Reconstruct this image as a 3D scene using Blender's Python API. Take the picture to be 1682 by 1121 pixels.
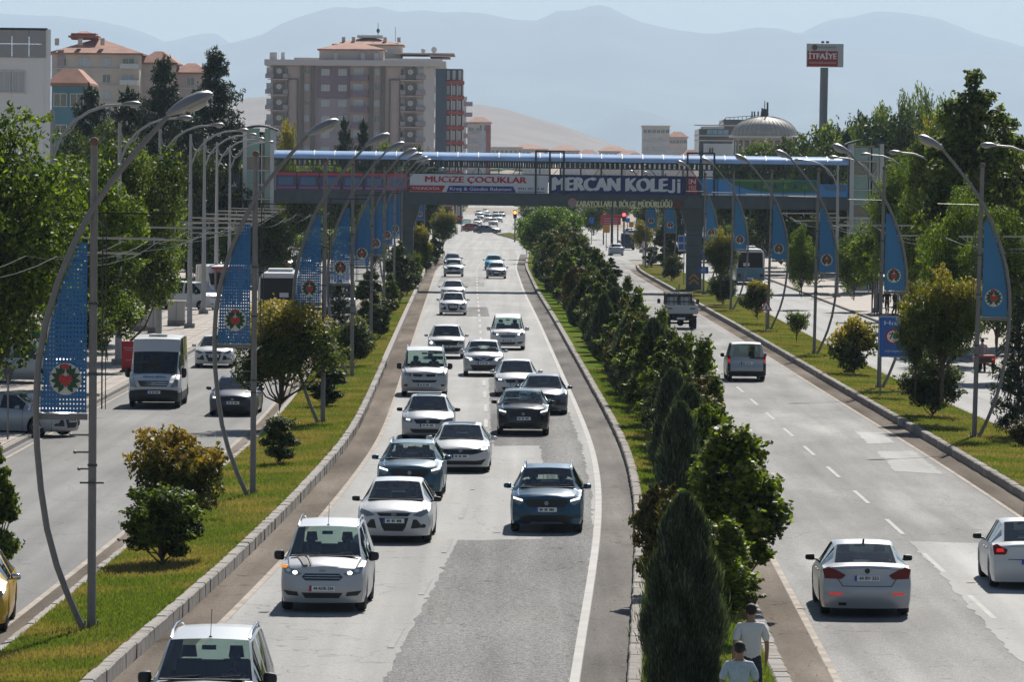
import bpy, bmesh, math, random
import numpy as np
from mathutils import Vector, Matrix, noise

random.seed(7)
for o in list(bpy.data.objects): bpy.data.objects.remove(o)
sc = bpy.context.scene
COL = sc.collection
R = math.radians

# ------------------------------------------------------------------ camera, sky, sun, exposure
F = 8200.0                      # focal length in photo pixels (photo 1682 x 1121)
CAMH = 8.85
cam = bpy.data.cameras.new('camera'); camo = bpy.data.objects.new('camera', cam); COL.objects.link(camo)
cam.sensor_width = 36; cam.sensor_fit = 'HORIZONTAL'; cam.lens = F / 1682 * 36
cam.clip_start = 1; cam.clip_end = 80000
CR = Matrix.Rotation(R(90 - 1.8405), 3, 'X') @ Matrix.Rotation(R(0.5), 3, 'Z')
camo.matrix_world = Matrix.Translation((0, 0, CAMH)) @ CR.to_4x4()
sc.camera = camo

SUN_EL, SUN_AZ = 42.0, 12.0     # azimuth measured from +Y towards +X
w = bpy.data.worlds.new('World'); sc.world = w; w.use_nodes = True
nt = w.node_tree; nt.nodes.clear()
sky = nt.nodes.new('ShaderNodeTexSky'); sky.sky_type = 'NISHITA'; sky.sun_disc = False
sky.sun_elevation = R(SUN_EL); sky.sun_rotation = R(SUN_AZ)
sky.altitude = 950; sky.air_density = 1.0; sky.dust_density = 0.5; sky.ozone_density = 1.5
bg = nt.nodes.new('ShaderNodeBackground'); bg.inputs[1].default_value = 0.051
wo = nt.nodes.new('ShaderNodeOutputWorld')
nt.links.new(sky.outputs[0], bg.inputs[0]); nt.links.new(bg.outputs[0], wo.inputs[0])
sl = bpy.data.lights.new('sun', 'SUN'); sl.energy = 5.0; sl.angle = R(0.53); sl.color = (1.0, 0.955, 0.88)
so = bpy.data.objects.new('sun', sl); COL.objects.link(so)
sdir = Vector((math.sin(R(SUN_AZ)) * math.cos(R(SUN_EL)), math.cos(R(SUN_AZ)) * math.cos(R(SUN_EL)), math.sin(R(SUN_EL))))
so.rotation_euler = sdir.to_track_quat('Z', 'Y').to_euler(); so.location = (30, 60, 80)
sc.view_settings.view_transform = 'Standard'; sc.view_settings.look = 'None'
sc.view_settings.exposure = 0.48; sc.view_settings.gamma = 1.0; sc.view_settings.use_curve_mapping = False
sc.render.engine = 'CYCLES'
cy = sc.cycles
cy.use_denoising = True; cy.max_bounces = 6; cy.transparent_max_bounces = 12; cy.volume_bounces = 0
cy.diffuse_bounces = 2; cy.glossy_bounces = 3; cy.transmission_bounces = 3
cy.caustics_reflective = False; cy.caustics_refractive = False; cy.sample_clamp_indirect = 4
try: cy.denoiser = 'OPENIMAGEDENOISE'
except Exception: pass

# ------------------------------------------------------------------ pixel -> world helpers (photo pixels)
def ray(px, py):
    return CR @ Vector(((px - 841) / F, -(py - 560.5) / F, -1))
def G(px, py, z=0.0):           # point on the level z under that pixel
    d = ray(px, py); t = (z - CAMH) / d.z
    return Vector((d.x * t, d.y * t, z))
def at(px, py, Y):              # point at distance Y seen at that pixel
    d = ray(px, py); t = Y / d.y
    return Vector((d.x * t, Y, CAMH + d.z * t))

# ------------------------------------------------------------------ materials
MATS = {}
def mat(name, col=(.5, .5, .5), rough=.7, metal=0, coat=0, emis=None, es=1.0, spec=.5, var=0.0, vscale=8.0, bump=0.0, bscale=40.0, trans=0, alpha=1, lo=None, detail=6):
    if name in MATS: return MATS[name]
    m = bpy.data.materials.new(name); m.use_nodes = True; MATS[name] = m
    n = m.node_tree; b = n.nodes['Principled BSDF']
    b.inputs['Base Color'].default_value = (*col, 1); b.inputs['Roughness'].default_value = rough
    b.inputs['Metallic'].default_value = metal; b.inputs['Coat Weight'].default_value = coat
    b.inputs['Coat Roughness'].default_value = .06
    b.inputs['Specular IOR Level'].default_value = spec
    b.inputs['Transmission Weight'].default_value = trans; b.inputs['Alpha'].default_value = alpha
    if emis: b.inputs['Emission Color'].default_value = (*emis, 1); b.inputs['Emission Strength'].default_value = es
    tc = None
    if var or bump:
        tc = n.nodes.new('ShaderNodeTexCoord')
    if var:
        t = n.nodes.new('ShaderNodeTexNoise'); t.inputs['Scale'].default_value = vscale; t.inputs['Detail'].default_value = detail
        n.links.new(tc.outputs['Object'], t.inputs['Vector'])
        r = n.nodes.new('ShaderNodeValToRGB')
        lo_ = lo or tuple(c * (1 - var) for c in col); hi = tuple(min(1, c * (1 + var)) for c in col)
        r.color_ramp.elements[0].position = .32; r.color_ramp.elements[1].position = .68
        r.color_ramp.elements[0].color = (*lo_, 1); r.color_ramp.elements[1].color = (*hi, 1)
        n.links.new(t.outputs['Fac'], r.inputs[0]); n.links.new(r.outputs[0], b.inputs['Base Color'])
    if bump:
        t2 = n.nodes.new('ShaderNodeTexNoise'); t2.inputs['Scale'].default_value = bscale; t2.inputs['Detail'].default_value = 4
        n.links.new(tc.outputs['Object'], t2.inputs['Vector'])
        bp = n.nodes.new('ShaderNodeBump'); bp.inputs['Strength'].default_value = bump; bp.inputs['Distance'].default_value = .02
        n.links.new(t2.outputs['Fac'], bp.inputs['Height']); n.links.new(bp.outputs[0], b.inputs['Normal'])
    return m

def asphalt(name, base, grain=.35, patch=.16, rough=.7, spec=.06, streak=.16):
    """aggregate grain + broad worn patches + cracks, in metres (object space)"""
    if name in MATS: return MATS[name]
    m = bpy.data.materials.new(name); m.use_nodes = True; MATS[name] = m
    n = m.node_tree; L = n.links.new; b = n.nodes['Principled BSDF']; N = n.nodes.new
    tc = N('ShaderNodeTexCoord')
    g1 = N('ShaderNodeTexNoise'); g1.inputs['Scale'].default_value = 26; g1.inputs['Detail'].default_value = 3
    g2 = N('ShaderNodeTexNoise'); g2.inputs['Scale'].default_value = 7; g2.inputs['Detail'].default_value = 5
    mp = N('ShaderNodeMapping'); mp.inputs['Scale'].default_value = (1, .12, 1)
    g3 = N('ShaderNodeTexNoise'); g3.inputs['Scale'].default_value = .9; g3.inputs['Detail'].default_value = 5
    mp2 = N('ShaderNodeMapping'); mp2.inputs['Scale'].default_value = (1, .3, 1)
    g4 = N('ShaderNodeTexNoise'); g4.inputs['Scale'].default_value = .16; g4.inputs['Detail'].default_value = 3
    for g in (g1, g2): L(tc.outputs['Object'], g.inputs['Vector'])
    L(tc.outputs['Object'], mp.inputs[0]); L(mp.outputs[0], g3.inputs['Vector'])
    L(tc.outputs['Object'], mp2.inputs[0]); L(mp2.outputs[0], g4.inputs['Vector'])
    def mr(src, a, c, lo, hi):
        r = N('ShaderNodeMapRange'); r.inputs[1].default_value = a; r.inputs[2].default_value = c
        r.inputs[3].default_value = lo; r.inputs[4].default_value = hi; L(src.outputs['Fac'], r.inputs[0]); return r
    a1 = mr(g1, .3, .7, 1 - grain, 1 + grain); a2 = mr(g2, .3, .7, 1 - grain * .4, 1 + grain * .4)
    a3 = mr(g3, .3, .7, 1 - patch, 1 + patch); a4 = mr(g4, .35, .65, 1 - patch, 1 + patch)
    def mul(x, y):
        k = N('ShaderNodeMath'); k.operation = 'MULTIPLY'; L(x.outputs[0], k.inputs[0]); L(y.outputs[0], k.inputs[1]); return k
    v = mul(mul(a1, a2), mul(a3, a4))
    # wheel tracks and drips: streaks running along the road
    mp3 = N('ShaderNodeMapping'); mp3.inputs['Scale'].default_value = (1, .008, 1); g5 = N('ShaderNodeTexNoise'); g5.inputs['Scale'].default_value = 1.15; g5.inputs['Detail'].default_value = 3
    L(tc.outputs['Object'], mp3.inputs[0]); L(mp3.outputs[0], g5.inputs['Vector']); v = mul(v, mr(g5, .35, .65, 1 - streak, 1 + streak * .6))
    g6 = N('ShaderNodeTexNoise'); g6.inputs['Scale'].default_value = 1.7; g6.inputs['Detail'].default_value = 2; L(tc.outputs['Object'], g6.inputs['Vector']); v = mul(v, mr(g6, .70, .78, 1, .72))
    # cracks
    vo = N('ShaderNodeTexVoronoi'); vo.feature = 'DISTANCE_TO_EDGE'; vo.inputs['Scale'].default_value = .22
    wv = N('ShaderNodeTexNoise'); wv.inputs['Scale'].default_value = 1.4; L(tc.outputs['Object'], wv.inputs['Vector'])
    ad = N('ShaderNodeMixRGB'); ad.blend_type = 'ADD'; ad.inputs[0].default_value = 1.0
    L(tc.outputs['Object'], ad.inputs[1]); L(wv.outputs['Color'], ad.inputs[2]); L(ad.outputs[0], vo.inputs['Vector'])
    ck = N('ShaderNodeMapRange'); ck.inputs[1].default_value = .001; ck.inputs[2].default_value = .006; ck.inputs[3].default_value = .62; ck.inputs[4].default_value = 1
    L(vo.outputs['Distance'], ck.inputs[0])
    v = mul(v, ck)
    c = N('ShaderNodeMixRGB'); c.blend_type = 'MULTIPLY'; c.inputs[0].default_value = 1; c.inputs[1].default_value = (*base, 1)
    cc = N('ShaderNodeCombineColor'); [L(v.outputs[0], cc.inputs[i]) for i in range(3)]
    L(cc.outputs[0], c.inputs[2]); L(c.outputs[0], b.inputs['Base Color'])
    b.inputs['Roughness'].default_value = rough; b.inputs['Specular IOR Level'].default_value = spec
    bp = N('ShaderNodeBump'); bp.inputs['Strength'].default_value = .5; bp.inputs['Distance'].default_value = .006
    L(g1.outputs['Fac'], bp.inputs['Height']); L(bp.outputs[0], b.inputs['Normal'])
    return m

def leafmat(name, dark, light, tip=None, transl=.45):
    if name in MATS: return MATS[name]
    m = bpy.data.materials.new(name); m.use_nodes = True; MATS[name] = m
    n = m.node_tree; L = n.links.new; N = n.nodes.new; n.nodes.clear()
    out = N('ShaderNodeOutputMaterial')
    at_ = N('ShaderNodeAttribute'); at_.attribute_name = 'tint'
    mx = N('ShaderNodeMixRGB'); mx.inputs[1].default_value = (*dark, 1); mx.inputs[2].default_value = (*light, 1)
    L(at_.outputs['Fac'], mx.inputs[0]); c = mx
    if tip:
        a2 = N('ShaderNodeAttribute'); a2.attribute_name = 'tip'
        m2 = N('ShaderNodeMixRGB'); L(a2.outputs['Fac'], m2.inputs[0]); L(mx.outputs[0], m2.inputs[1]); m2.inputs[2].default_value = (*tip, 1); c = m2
    d = N('ShaderNodeBsdfPrincipled'); d.inputs['Roughness'].default_value = .55; d.inputs['Specular IOR Level'].default_value = .35
    t = N('ShaderNodeBsdfTranslucent'); L(c.outputs[0], d.inputs['Base Color'])
    hs = N('ShaderNodeMixRGB'); hs.blend_type = 'MULTIPLY'; hs.inputs[0].default_value = 1; hs.inputs[2].default_value = (1.5, 1.55, .55, 1)
    L(c.outputs[0], hs.inputs[1]); L(hs.outputs[0], t.inputs[0])
    ms = N('ShaderNodeMixShader'); ms.inputs[0].default_value = transl
    L(d.outputs[0], ms.inputs[1]); L(t.outputs[0], ms.inputs[2]); L(ms.outputs[0], out.inputs[0])
    return m

# ------------------------------------------------------------------ object helpers
def link(o, parent=None):
    COL.objects.link(o)
    if parent is not None: o.parent = parent
    return o
def tag(o, label=None, cat=None, group=None, kind=None):
    if label: o['label'] = label
    if cat: o['category'] = cat
    if group: o['group'] = group
    if kind: o['kind'] = kind
    return o
def thing(name, label, cat, loc=(0, 0, 0), rz=0, group=None):
    o = bpy.data.objects.new(name, None); o.empty_display_size = .3
    o.location = loc; o.rotation_euler = (0, 0, rz); link(o); return tag(o, label, cat, group)
def kids(o): return [c for c in COL.objects if c.parent == o]
_tree = {}
def dup(root, loc=None, rz=None, label=None, scale=None, group=None):
    r = root.copy(); link(r)
    if loc is not None: r.location = loc
    if rz is not None: r.rotation_euler = (0, 0, rz)
    if scale is not None: r.scale = scale if hasattr(scale, '__len__') else (scale,) * 3
    if label: r['label'] = label
    if group: r['group'] = group
    for ch in list(root.children):
        c = ch.copy(); link(c, r)
        for g in list(ch.children):
            d = g.copy(); link(d, c)
    return r

class MB:
    def __init__(s): s.v = []; s.f = []; s.mi = []
    def add(s, vs, fs, mi=0):
        o = len(s.v); s.v += [tuple(p) for p in vs]; s.f += [tuple(i + o for i in f) for f in fs]; s.mi += [mi] * len(fs); return s
    def box(s, c, d, rz=0, rx=0, mi=0, taper=1.0):
        x, y, z = d[0] / 2, d[1] / 2, d[2] / 2
        vs = [(a * x * (taper if k > 0 else 1), b * y * (taper if k > 0 else 1), k * z) for k in (-1, 1) for a, b in ((-1, -1), (1, -1), (1, 1), (-1, 1))]
        m = Matrix.Rotation(rz, 3, 'Z') @ Matrix.Rotation(rx, 3, 'X')
        vs = [m @ Vector(p) + Vector(c) for p in vs]
        return s.add(vs, [(3, 2, 1, 0), (4, 5, 6, 7), (0, 1, 5, 4), (1, 2, 6, 5), (2, 3, 7, 6), (3, 0, 4, 7)], mi)
    def tube(s, pts, r, n=8, mi=0, cap=True):
        pts = [Vector(p) for p in pts]; k = len(pts)
        rs = r if hasattr(r, '__len__') else [r] * k
        vs = []; fs = []
        up = Vector((0, 0, 1)); prev = None
        for i, p in enumerate(pts):
            t = (pts[min(i + 1, k - 1)] - pts[max(i - 1, 0)]).normalized()
            if prev is None: a = t.orthogonal().normalized()
            else: a = (prev - t * prev.dot(t)); a = a.normalized() if a.length > 1e-6 else t.orthogonal().normalized()
            prev = a; b = t.cross(a)
            for j in range(n):
                an = 2 * math.pi * j / n; vs.append(p + (a * math.cos(an) + b * math.sin(an)) * rs[i])
        for i in range(k - 1):
            for j in range(n):
                fs.append((i * n + j, i * n + (j + 1) % n, (i + 1) * n + (j + 1) % n, (i + 1) * n + j))
        if cap: fs.append(tuple(range(n - 1, -1, -1))); fs.append(tuple((k - 1) * n + j for j in range(n)))
        return s.add(vs, fs, mi)
    def lathe(s, prof, n=16, c=(0, 0, 0), axis='Z', mi=0):
        vs = []; fs = []; k = len(prof)
        for (r, h) in prof:
            for j in range(n):
                a = 2 * math.pi * j / n
                p = (r * math.cos(a), r * math.sin(a), h)
                if axis == 'X': p = (h, p[0], p[1])
                if axis == 'Y': p = (p[0], h, p[1])
                vs.append((p[0] + c[0], p[1] + c[1], p[2] + c[2]))
        for i in range(k - 1):
            for j in range(n): fs.append((i * n + j, i * n + (j + 1) % n, (i + 1) * n + (j + 1) % n, (i + 1) * n + j))
        return s.add(vs, fs, mi)
    def prism(s, poly, z0, z1, mi=0, plane='XY'):
        n = len(poly)
        def P(a, b, c): return (a, b, c) if plane == 'XY' else (a, c, b)
        vs = [P(x, y, z0) for x, y in poly] + [P(x, y, z1) for x, y in poly]
        return s.add(vs, [tuple(range(n - 1, -1, -1)), tuple(range(n, 2 * n))] + [(i, (i + 1) % n, n + (i + 1) % n, n + i) for i in range(n)], mi)
    def ball(s, c, r, n=10, mi=0):
        rr = r if hasattr(r, '__len__') else (r, r, r); vs = []; fs = []; k = n // 2
        for i in range(k + 1):
            t = math.pi * i / k
            for j in range(n):
                a = 2 * math.pi * j / n
                vs.append((c[0] + rr[0] * math.sin(t) * math.cos(a), c[1] + rr[1] * math.sin(t) * math.sin(a), c[2] + rr[2] * math.cos(t)))
        for i in range(k):
            for j in range(n): fs.append((i * n + j, (i + 1) * n + j, (i + 1) * n + (j + 1) % n, i * n + (j + 1) % n))
        return s.add(vs, fs, mi)
    def mesh(s, name, ms, smooth=None):
        me = bpy.data.meshes.new(name); me.from_pydata(s.v, [], s.f)
        for m in (ms if isinstance(ms, (list, tuple)) else [ms]): me.materials.append(m)
        if isinstance(ms, (list, tuple)) and len(ms) > 1: me.polygons.foreach_set('material_index', s.mi)
        if smooth is not None:
            me.polygons.foreach_set('use_smooth', [True] * len(s.f))
            try: me.set_sharp_from_angle(angle=R(smooth))
            except Exception: pass
        me.update(); return me
    def build(s, name, ms, parent=None, smooth=None, loc=None, rz=None):
        o = bpy.data.objects.new(name, s.mesh(name, ms, smooth)); link(o, parent)
        if loc is not None: o.location = loc
        if rz is not None: o.rotation_euler = (0, 0, rz)
        return o

_dg = None
def text(body, name, m, parent, loc, h=1.0, width=None, bold=0.0, depth=.01, rot=(math.pi / 2, 0, 0), align='CENTER', sp=1.0):
    """real extruded lettering; h = capital height, width = fit to this width"""
    cu = bpy.data.curves.new(name, 'FONT'); cu.body = body; cu.align_x = align; cu.align_y = 'CENTER'
    cu.size = 1; cu.extrude = .02; cu.resolution_u = 3; cu.space_character = sp
    t = bpy.data.objects.new(name, cu); COL.objects.link(t)
    dg = bpy.context.evaluated_depsgraph_get(); me = bpy.data.meshes.new_from_object(t.evaluated_get(dg))
    bpy.data.objects.remove(t); bpy.data.curves.remove(cu)
    co = np.empty(len(me.vertices) * 3); me.vertices.foreach_get('co', co); co = co.reshape(-1, 3)
    sy = h / .73; wx = co[:, 0].max() - co[:, 0].min(); sx = (width / wx) if width else sy
    cx = (co[:, 0].max() + co[:, 0].min()) / 2 if align == 'CENTER' else co[:, 0].min()
    co[:, 0] = (co[:, 0] - cx) * sx; co[:, 1] *= sy; co[:, 2] *= depth / .04
    me.vertices.foreach_set('co', co.ravel())
    if bold:                                     # heavier strokes: the glyphs repeated a little to both sides
        fs = [tuple(p.vertices) for p in me.polygons]; b = MB()
        for k, q in enumerate((-1, 0, 1)): b.add([(x + q * bold * h * 1.6, y + q * bold * h * .5, z + k * .003) for x, y, z in co], fs)
        bpy.data.meshes.remove(me); me = bpy.data.meshes.new(name); me.from_pydata(b.v, [], b.f)
    me.materials.clear(); me.materials.append(m); me.update()
    o = bpy.data.objects.new(name, me); link(o, parent); o.location = loc; o.rotation_euler = rot
    return o
# ------------------------------------------------------------------ colours
M_road = asphalt('asphalt_light', (.285, .278, .266), grain=.24, patch=.10, spec=.10)
M_roadd = asphalt('asphalt_patch_dark', (.255, .25, .242), grain=.6, patch=.10, spec=.0)
M_roadr = asphalt('asphalt_right', (.225, .218, .208), grain=.42, patch=.22)
M_should = asphalt('asphalt_shoulder', (.195, .168, .143), grain=.28, patch=.22, spec=0)
M_conc = mat('kerb_concrete', (.27, .245, .22), .9, var=.18, vscale=5, bump=.4)
M_concd = mat('kerb_concrete_dark', (.21, .185, .16), .9, var=.22, vscale=4, bump=.4)
M_line = mat('road_paint', (.46, .445, .42), .85, var=.10, vscale=.8, spec=.1)
M_linet = mat('road_paint_worn', (.37, .32, .27), .85, var=.25, vscale=1.5, spec=.1)
M_pave = mat('paving', (.33, .285, .245), .85, var=.16, vscale=1.2)
M_dirt = mat('dry_ground', (.27, .22, .17), .95, var=.25, vscale=.05)
M_steel = mat('galvanised_steel', (.20, .19, .185), .55, metal=.3, var=.08, vscale=6)
M_black = mat('black_plastic', (.012, .012, .013), .45)
M_dark = mat('dark_metal', (.05, .055, .06), .5)
M_white = mat('white_paint', (.78, .78, .77), .4)
M_offw = mat('off_white_metal', (.55, .56, .56), .45)

def grassmat(name, g1, g2, dry):
    m = bpy.data.materials.new(name); m.use_nodes = True; n = m.node_tree; L = n.links.new; N = n.nodes.new; b = n.nodes['Principled BSDF']
    tc = N('ShaderNodeTexCoord'); a = N('ShaderNodeTexNoise'); a.inputs['Scale'].default_value = 9; a.inputs['Detail'].default_value = 6
    c = N('ShaderNodeTexNoise'); c.inputs['Scale'].default_value = .33; c.inputs['Detail'].default_value = 4
    L(tc.outputs['Object'], a.inputs['Vector']); L(tc.outputs['Object'], c.inputs['Vector'])
    m1 = N('ShaderNodeMixRGB'); m1.inputs[1].default_value = (*g1, 1); m1.inputs[2].default_value = (*g2, 1); L(a.outputs['Fac'], m1.inputs[0])
    r = N('ShaderNodeMapRange'); r.inputs[1].default_value = .46; r.inputs[2].default_value = .60; L(c.outputs['Fac'], r.inputs[0])
    m2 = N('ShaderNodeMixRGB'); L(r.outputs[0], m2.inputs[0]); L(m1.outputs[0], m2.inputs[1]); m2.inputs[2].default_value = (*dry, 1)
    L(m2.outputs[0], b.inputs['Base Color']); b.inputs['Roughness'].default_value = .9; b.inputs['Specular IOR Level'].default_value = 0
    bp = N('ShaderNodeBump'); bp.inputs['Strength'].default_value = .8; bp.inputs['Distance'].default_value = .05
    L(a.outputs['Fac'], bp.inputs['Height']); L(bp.outputs[0], b.inputs['Normal'])
    return m
M_grass = grassmat('lawn', (.05, .082, .012), (.10, .125, .022), (.17, .12, .052))
M_blade = leafmat('grass_blade', (.065, .10, .018), (.14, .175, .042), tip=(.22, .175, .08), transl=.45)

# ------------------------------------------------------------------ road edges traced from the photograph, as curves X(Y)
def curve(px, ext0=40, smooth=9):
    w_ = sorted([(G(*p).y, G(*p).x) for p in px]); ys = np.array([a for a, b in w_]); xs = np.array([b for a, b in w_])
    s0 = (xs[1] - xs[0]) / (ys[1] - ys[0]); ys = np.r_[ext0, ys]; xs = np.r_[xs[0] + s0 * (ext0 - ys[1]) * .8, xs]
    g = np.arange(ext0, ys[-1] + 1, 3.0); v = np.interp(g, ys, xs)
    for _ in range(3):
        p = np.pad(v, smooth // 2, mode='edge'); v = np.convolve(p, np.ones(smooth) / smooth, 'valid') if len(v) > smooth else v
    return lambda y: float(np.interp(y, g, v))
K1 = curve([(180, 1121), (300, 1018), (420, 909), (452, 872), (545, 772), (585, 721), (612, 658), (640, 590), (668, 523), (688, 477), (702, 443), (731, 421)])
K2 = curve([(1029, 1112), (1043, 944), (1045, 839), (1033, 767), (1010, 713), (976, 650), (943, 590), (910, 530), (880, 480), (862, 440), (866, 418)])
K0 = curve([(0, 1070), (160, 940), (227, 885), (349, 780), (412, 734), (470, 668), (560, 540), (640, 455), (700, 420)])
K3 = curve([(1296, 1121), (1275, 1070), (1245, 1003), (1220, 940), (1110, 700), (1010, 520), (940, 425)])
K4 = curve([(1682, 824), (1577, 757), (1480, 702), (1392, 650), (1220, 547), (1167, 517), (1100, 477), (1047, 447), (1044, 435)])
K5 = curve([(1665, 713), (1573, 674), (1433, 607), (1267, 520), (1180, 470), (1075, 432)])
KL = lambda y: -16.2 + min(0, (y - 300) * -.012) if y > 300 else -16.2      # left service road, far kerb
KR = lambda y: 23.3                                                          # right service road, far kerb
YN1, YN2, YN4 = 585, 640, 520                                              # where the islands end

def strip(name, fl, fr, y0, y1, z, m, step=4.0, zr=None, kind='structure', parent=None, nx=1):
    n = max(1, int((y1 - y0) / step)); vs = []; fs = []
    for i in range(n + 1):
        y = y0 + (y1 - y0) * i / n
        for k in range(nx + 1):
            t = k / nx; a, b = fl(y), fr(y)
            vs.append((a + (b - a) * t, y, z + ((zr if zr is not None else z) - z) * t))
    for i in range(n):
        for k in range(nx):
            a = i * (nx + 1) + k; fs.append((a, a + 1, a + nx + 2, a + nx + 1))
    o = MB().add(vs, fs).build(name, m, parent)
    if kind: o['kind'] = kind
    return o

# ground: one sheet reaching past the mountains; the plain rises gently beyond the town
def terr(x, y):
    z = -.02
    if y > 1250: z += min(1, (y - 1250) / 1000) ** 1.2 * 17
    if y > 2250: z += (y - 2250) * .006
    return z
gx = [-8200, -4000, -1500, -800, -400, -200, -100, 0, 100, 200, 400, 800, 1500, 4000, 8200]
gy = [-380, -200, 0, 100, 200, 400, 700, 1000, 1250, 1400, 1600, 1800, 2000, 2250, 2600, 3000, 3600, 4500, 6000, 9000, 16000, 26000, 37500]
vs = [(x, y, terr(x, y)) for y in gy for x in gx]; nx_ = len(gx)
MB().add(vs, [(j * nx_ + i, j * nx_ + i + 1, (j + 1) * nx_ + i + 1, (j + 1) * nx_ + i) for j in range(len(gy) - 1) for i in range(nx_ - 1)]).build('ground', M_dirt)['kind'] = 'structure'

c_ = lambda v: (lambda y: v)
off = lambda f, d: (lambda y: f(y) + d)
strip('main_road', K1, K2, 50, 640, 0, M_road)
strip('right_road', K3, K4, 50, 560, 0, M_roadr)
strip('left_service_road', KL, K0, 50, 620, 0, asphalt('asphalt_service', (.205, .20, .193), .24, .12))
strip('right_service_road', K5, KR, 50, 560, 0, M_road)
# far junction and onward road
MB().add([(-90, 560, -.004), (90, 560, -.004), (90, 905, -.004), (-90, 905, -.004)], [(0, 1, 2, 3)]).build('junction_road', M_road)['kind'] = 'structure'
strip('far_road', c_(-12.5), c_(14), 900, 1900, -.002, M_road)['kind'] = 'structure'
for o in [o for o in COL.objects if o.name == 'far_road']:
    for v in o.data.vertices: v.co.z = terr(v.co.x, v.co.y) + .06 if v.co.y > 1200 else .0
# shoulders (worn brown strips along the kerbs)
strip('shoulder', off(K1, .0), off(K1, .80), 50, 560, .004, M_should)
strip('shoulder', off(K2, -.85), K2, 50, 600, .004, asphalt('asphalt_shoulder_grey', (.205, .192, .178), grain=.3, patch=.2, spec=0))
strip('shoulder', K3, off(K3, .78), 50, 500, .004, M_should)
strip('shoulder', off(K4, -.72), K4, 50, 505, .004, M_should)
strip('shoulder', off(K0, -.42), K0, 50, 400, .004, M_should)
def line(fn, y0, y1, m=M_line, wd=.13, z=.008):
    strip('lane_marking', off(fn, -wd / 2), off(fn, wd / 2), y0, y1, z, m)
line(off(K1, .88), 50, 555, M_linet, .14); line(off(K2, -.95), 50, 600, M_line, .17)
line(off(K3, .86), 50, 495, M_linet, .14); line(off(K4, -.78), 50, 500, M_linet, .13)
line(off(K0, -.5), 50, 400, M_linet, .14); line(off(KL, .35), 50, 250, M_linet, .12)
mid = lambda y: (K1(y) + K2(y)) / 2
y = 94.0
while y < 560:
    line(mid, y, y + (6 if y > 150 else 4.5), M_line if y > 165 else mat('road_paint_faint', (.38, .37, .355), .9, var=.1, vscale=2, spec=0), .14 if y > 150 else .12, .012); y += 12.1
y = G(1493, 879).y - 12.1 * 4
rl = lambda yy: float(np.interp(yy, [0, 130, 330, 520], [9.75, 9.92, 9.55, 9.0]))
while y < 480:
    line(rl, y, y + 5.7, M_line, .12); y += 12.1
# asphalt patches
def patch(name, pts, m, z):
    # ragged hand-cut edges: subdivide every side and let it wander a few centimetres
    w_ = [G(*p) for p in pts]; out = []; r_ = random.Random(len(pts))
    for a, b in zip(w_, w_[1:] + w_[:1]):
        k = max(1, int((b - a).length / .5))
        for i in range(k): q = a.lerp(b, i / k); out.append((q.x + (r_.gauss(0, .035) if i else 0), q.y + (r_.gauss(0, .10) if i else 0), z))
    return MB().add(out, [tuple(range(len(out)))]).build(name, m).__setitem__('kind', 'structure')
def patch_plain(name, pts, m, z):
    MB().add([(*G(*p).xy, z) for p in pts], [tuple(range(len(pts)))]).build(name, m)['kind'] = 'structure'
rline = [(943, 1180), (945, 1121), (968, 1011), (984, 902), (982, 818), (965, 734), (933, 650), (921, 622)]
patch('asphalt_patch', [(p[0] - 10, p[1]) for p in rline] + [(803, 622), (806, 696), (812, 733)] + [(886, 732), (892, 760), (893, 886), (752, 888), (733, 925), (700, 990), (662, 1060), (630, 1121), (600, 1180)], M_roadd, .006)
patch('concrete_patch', [(1491, 890), (1590, 893), (1720, 896), (1740, 1160), (1640, 1052), (1562, 962), (1528, 924)], asphalt('concrete_pale', (.36, .35, .335), .14, .1), .006)
patch('asphalt_patch', [(1405, 710), (1448, 712), (1470, 728), (1425, 730)], asphalt('concrete_pale', (.3, .3, .3)), .006)
patch('asphalt_patch', [(1440, 742), (1500, 742), (1550, 780), (1470, 775)], asphalt('pale_b', (.33, .325, .31), .25, .1), .006)
patch('asphalt_patch', [(735, 505), (800, 505), (804, 520), (728, 520)], M_roadd, .006)
patch('asphalt_patch', [(725, 455), (795, 455), (795, 470), (718, 470)], M_roadr, .006)

# medians: raised beds of grass
M_grass2 = grassmat('lawn_watered', (.060, .115, .012), (.11, .165, .022), (.13, .13, .035))
def bed(name, fl, fr, y0, y1, zl, zr, m=None):
    o = strip(name, fl, fr, y0, y1, zl, m or M_grass, zr=zr, nx=4, step=2)
    for v in o.data.vertices:
        v.co.z += .035 * noise.noise(Vector((v.co.x * .9, v.co.y * .35, 3)))
    return o
bed('grass_median', off(K0, .18), off(K1, -.24), 50, YN1, .13, .27)
bed('grass_median', off(K2, .24), off(K3, -.30), 50, YN2 - 40, .17, .12, M_grass2)
bed('grass_median', off(K4, .24), off(K5, -.18), 50, YN4, .24, .12)

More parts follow.
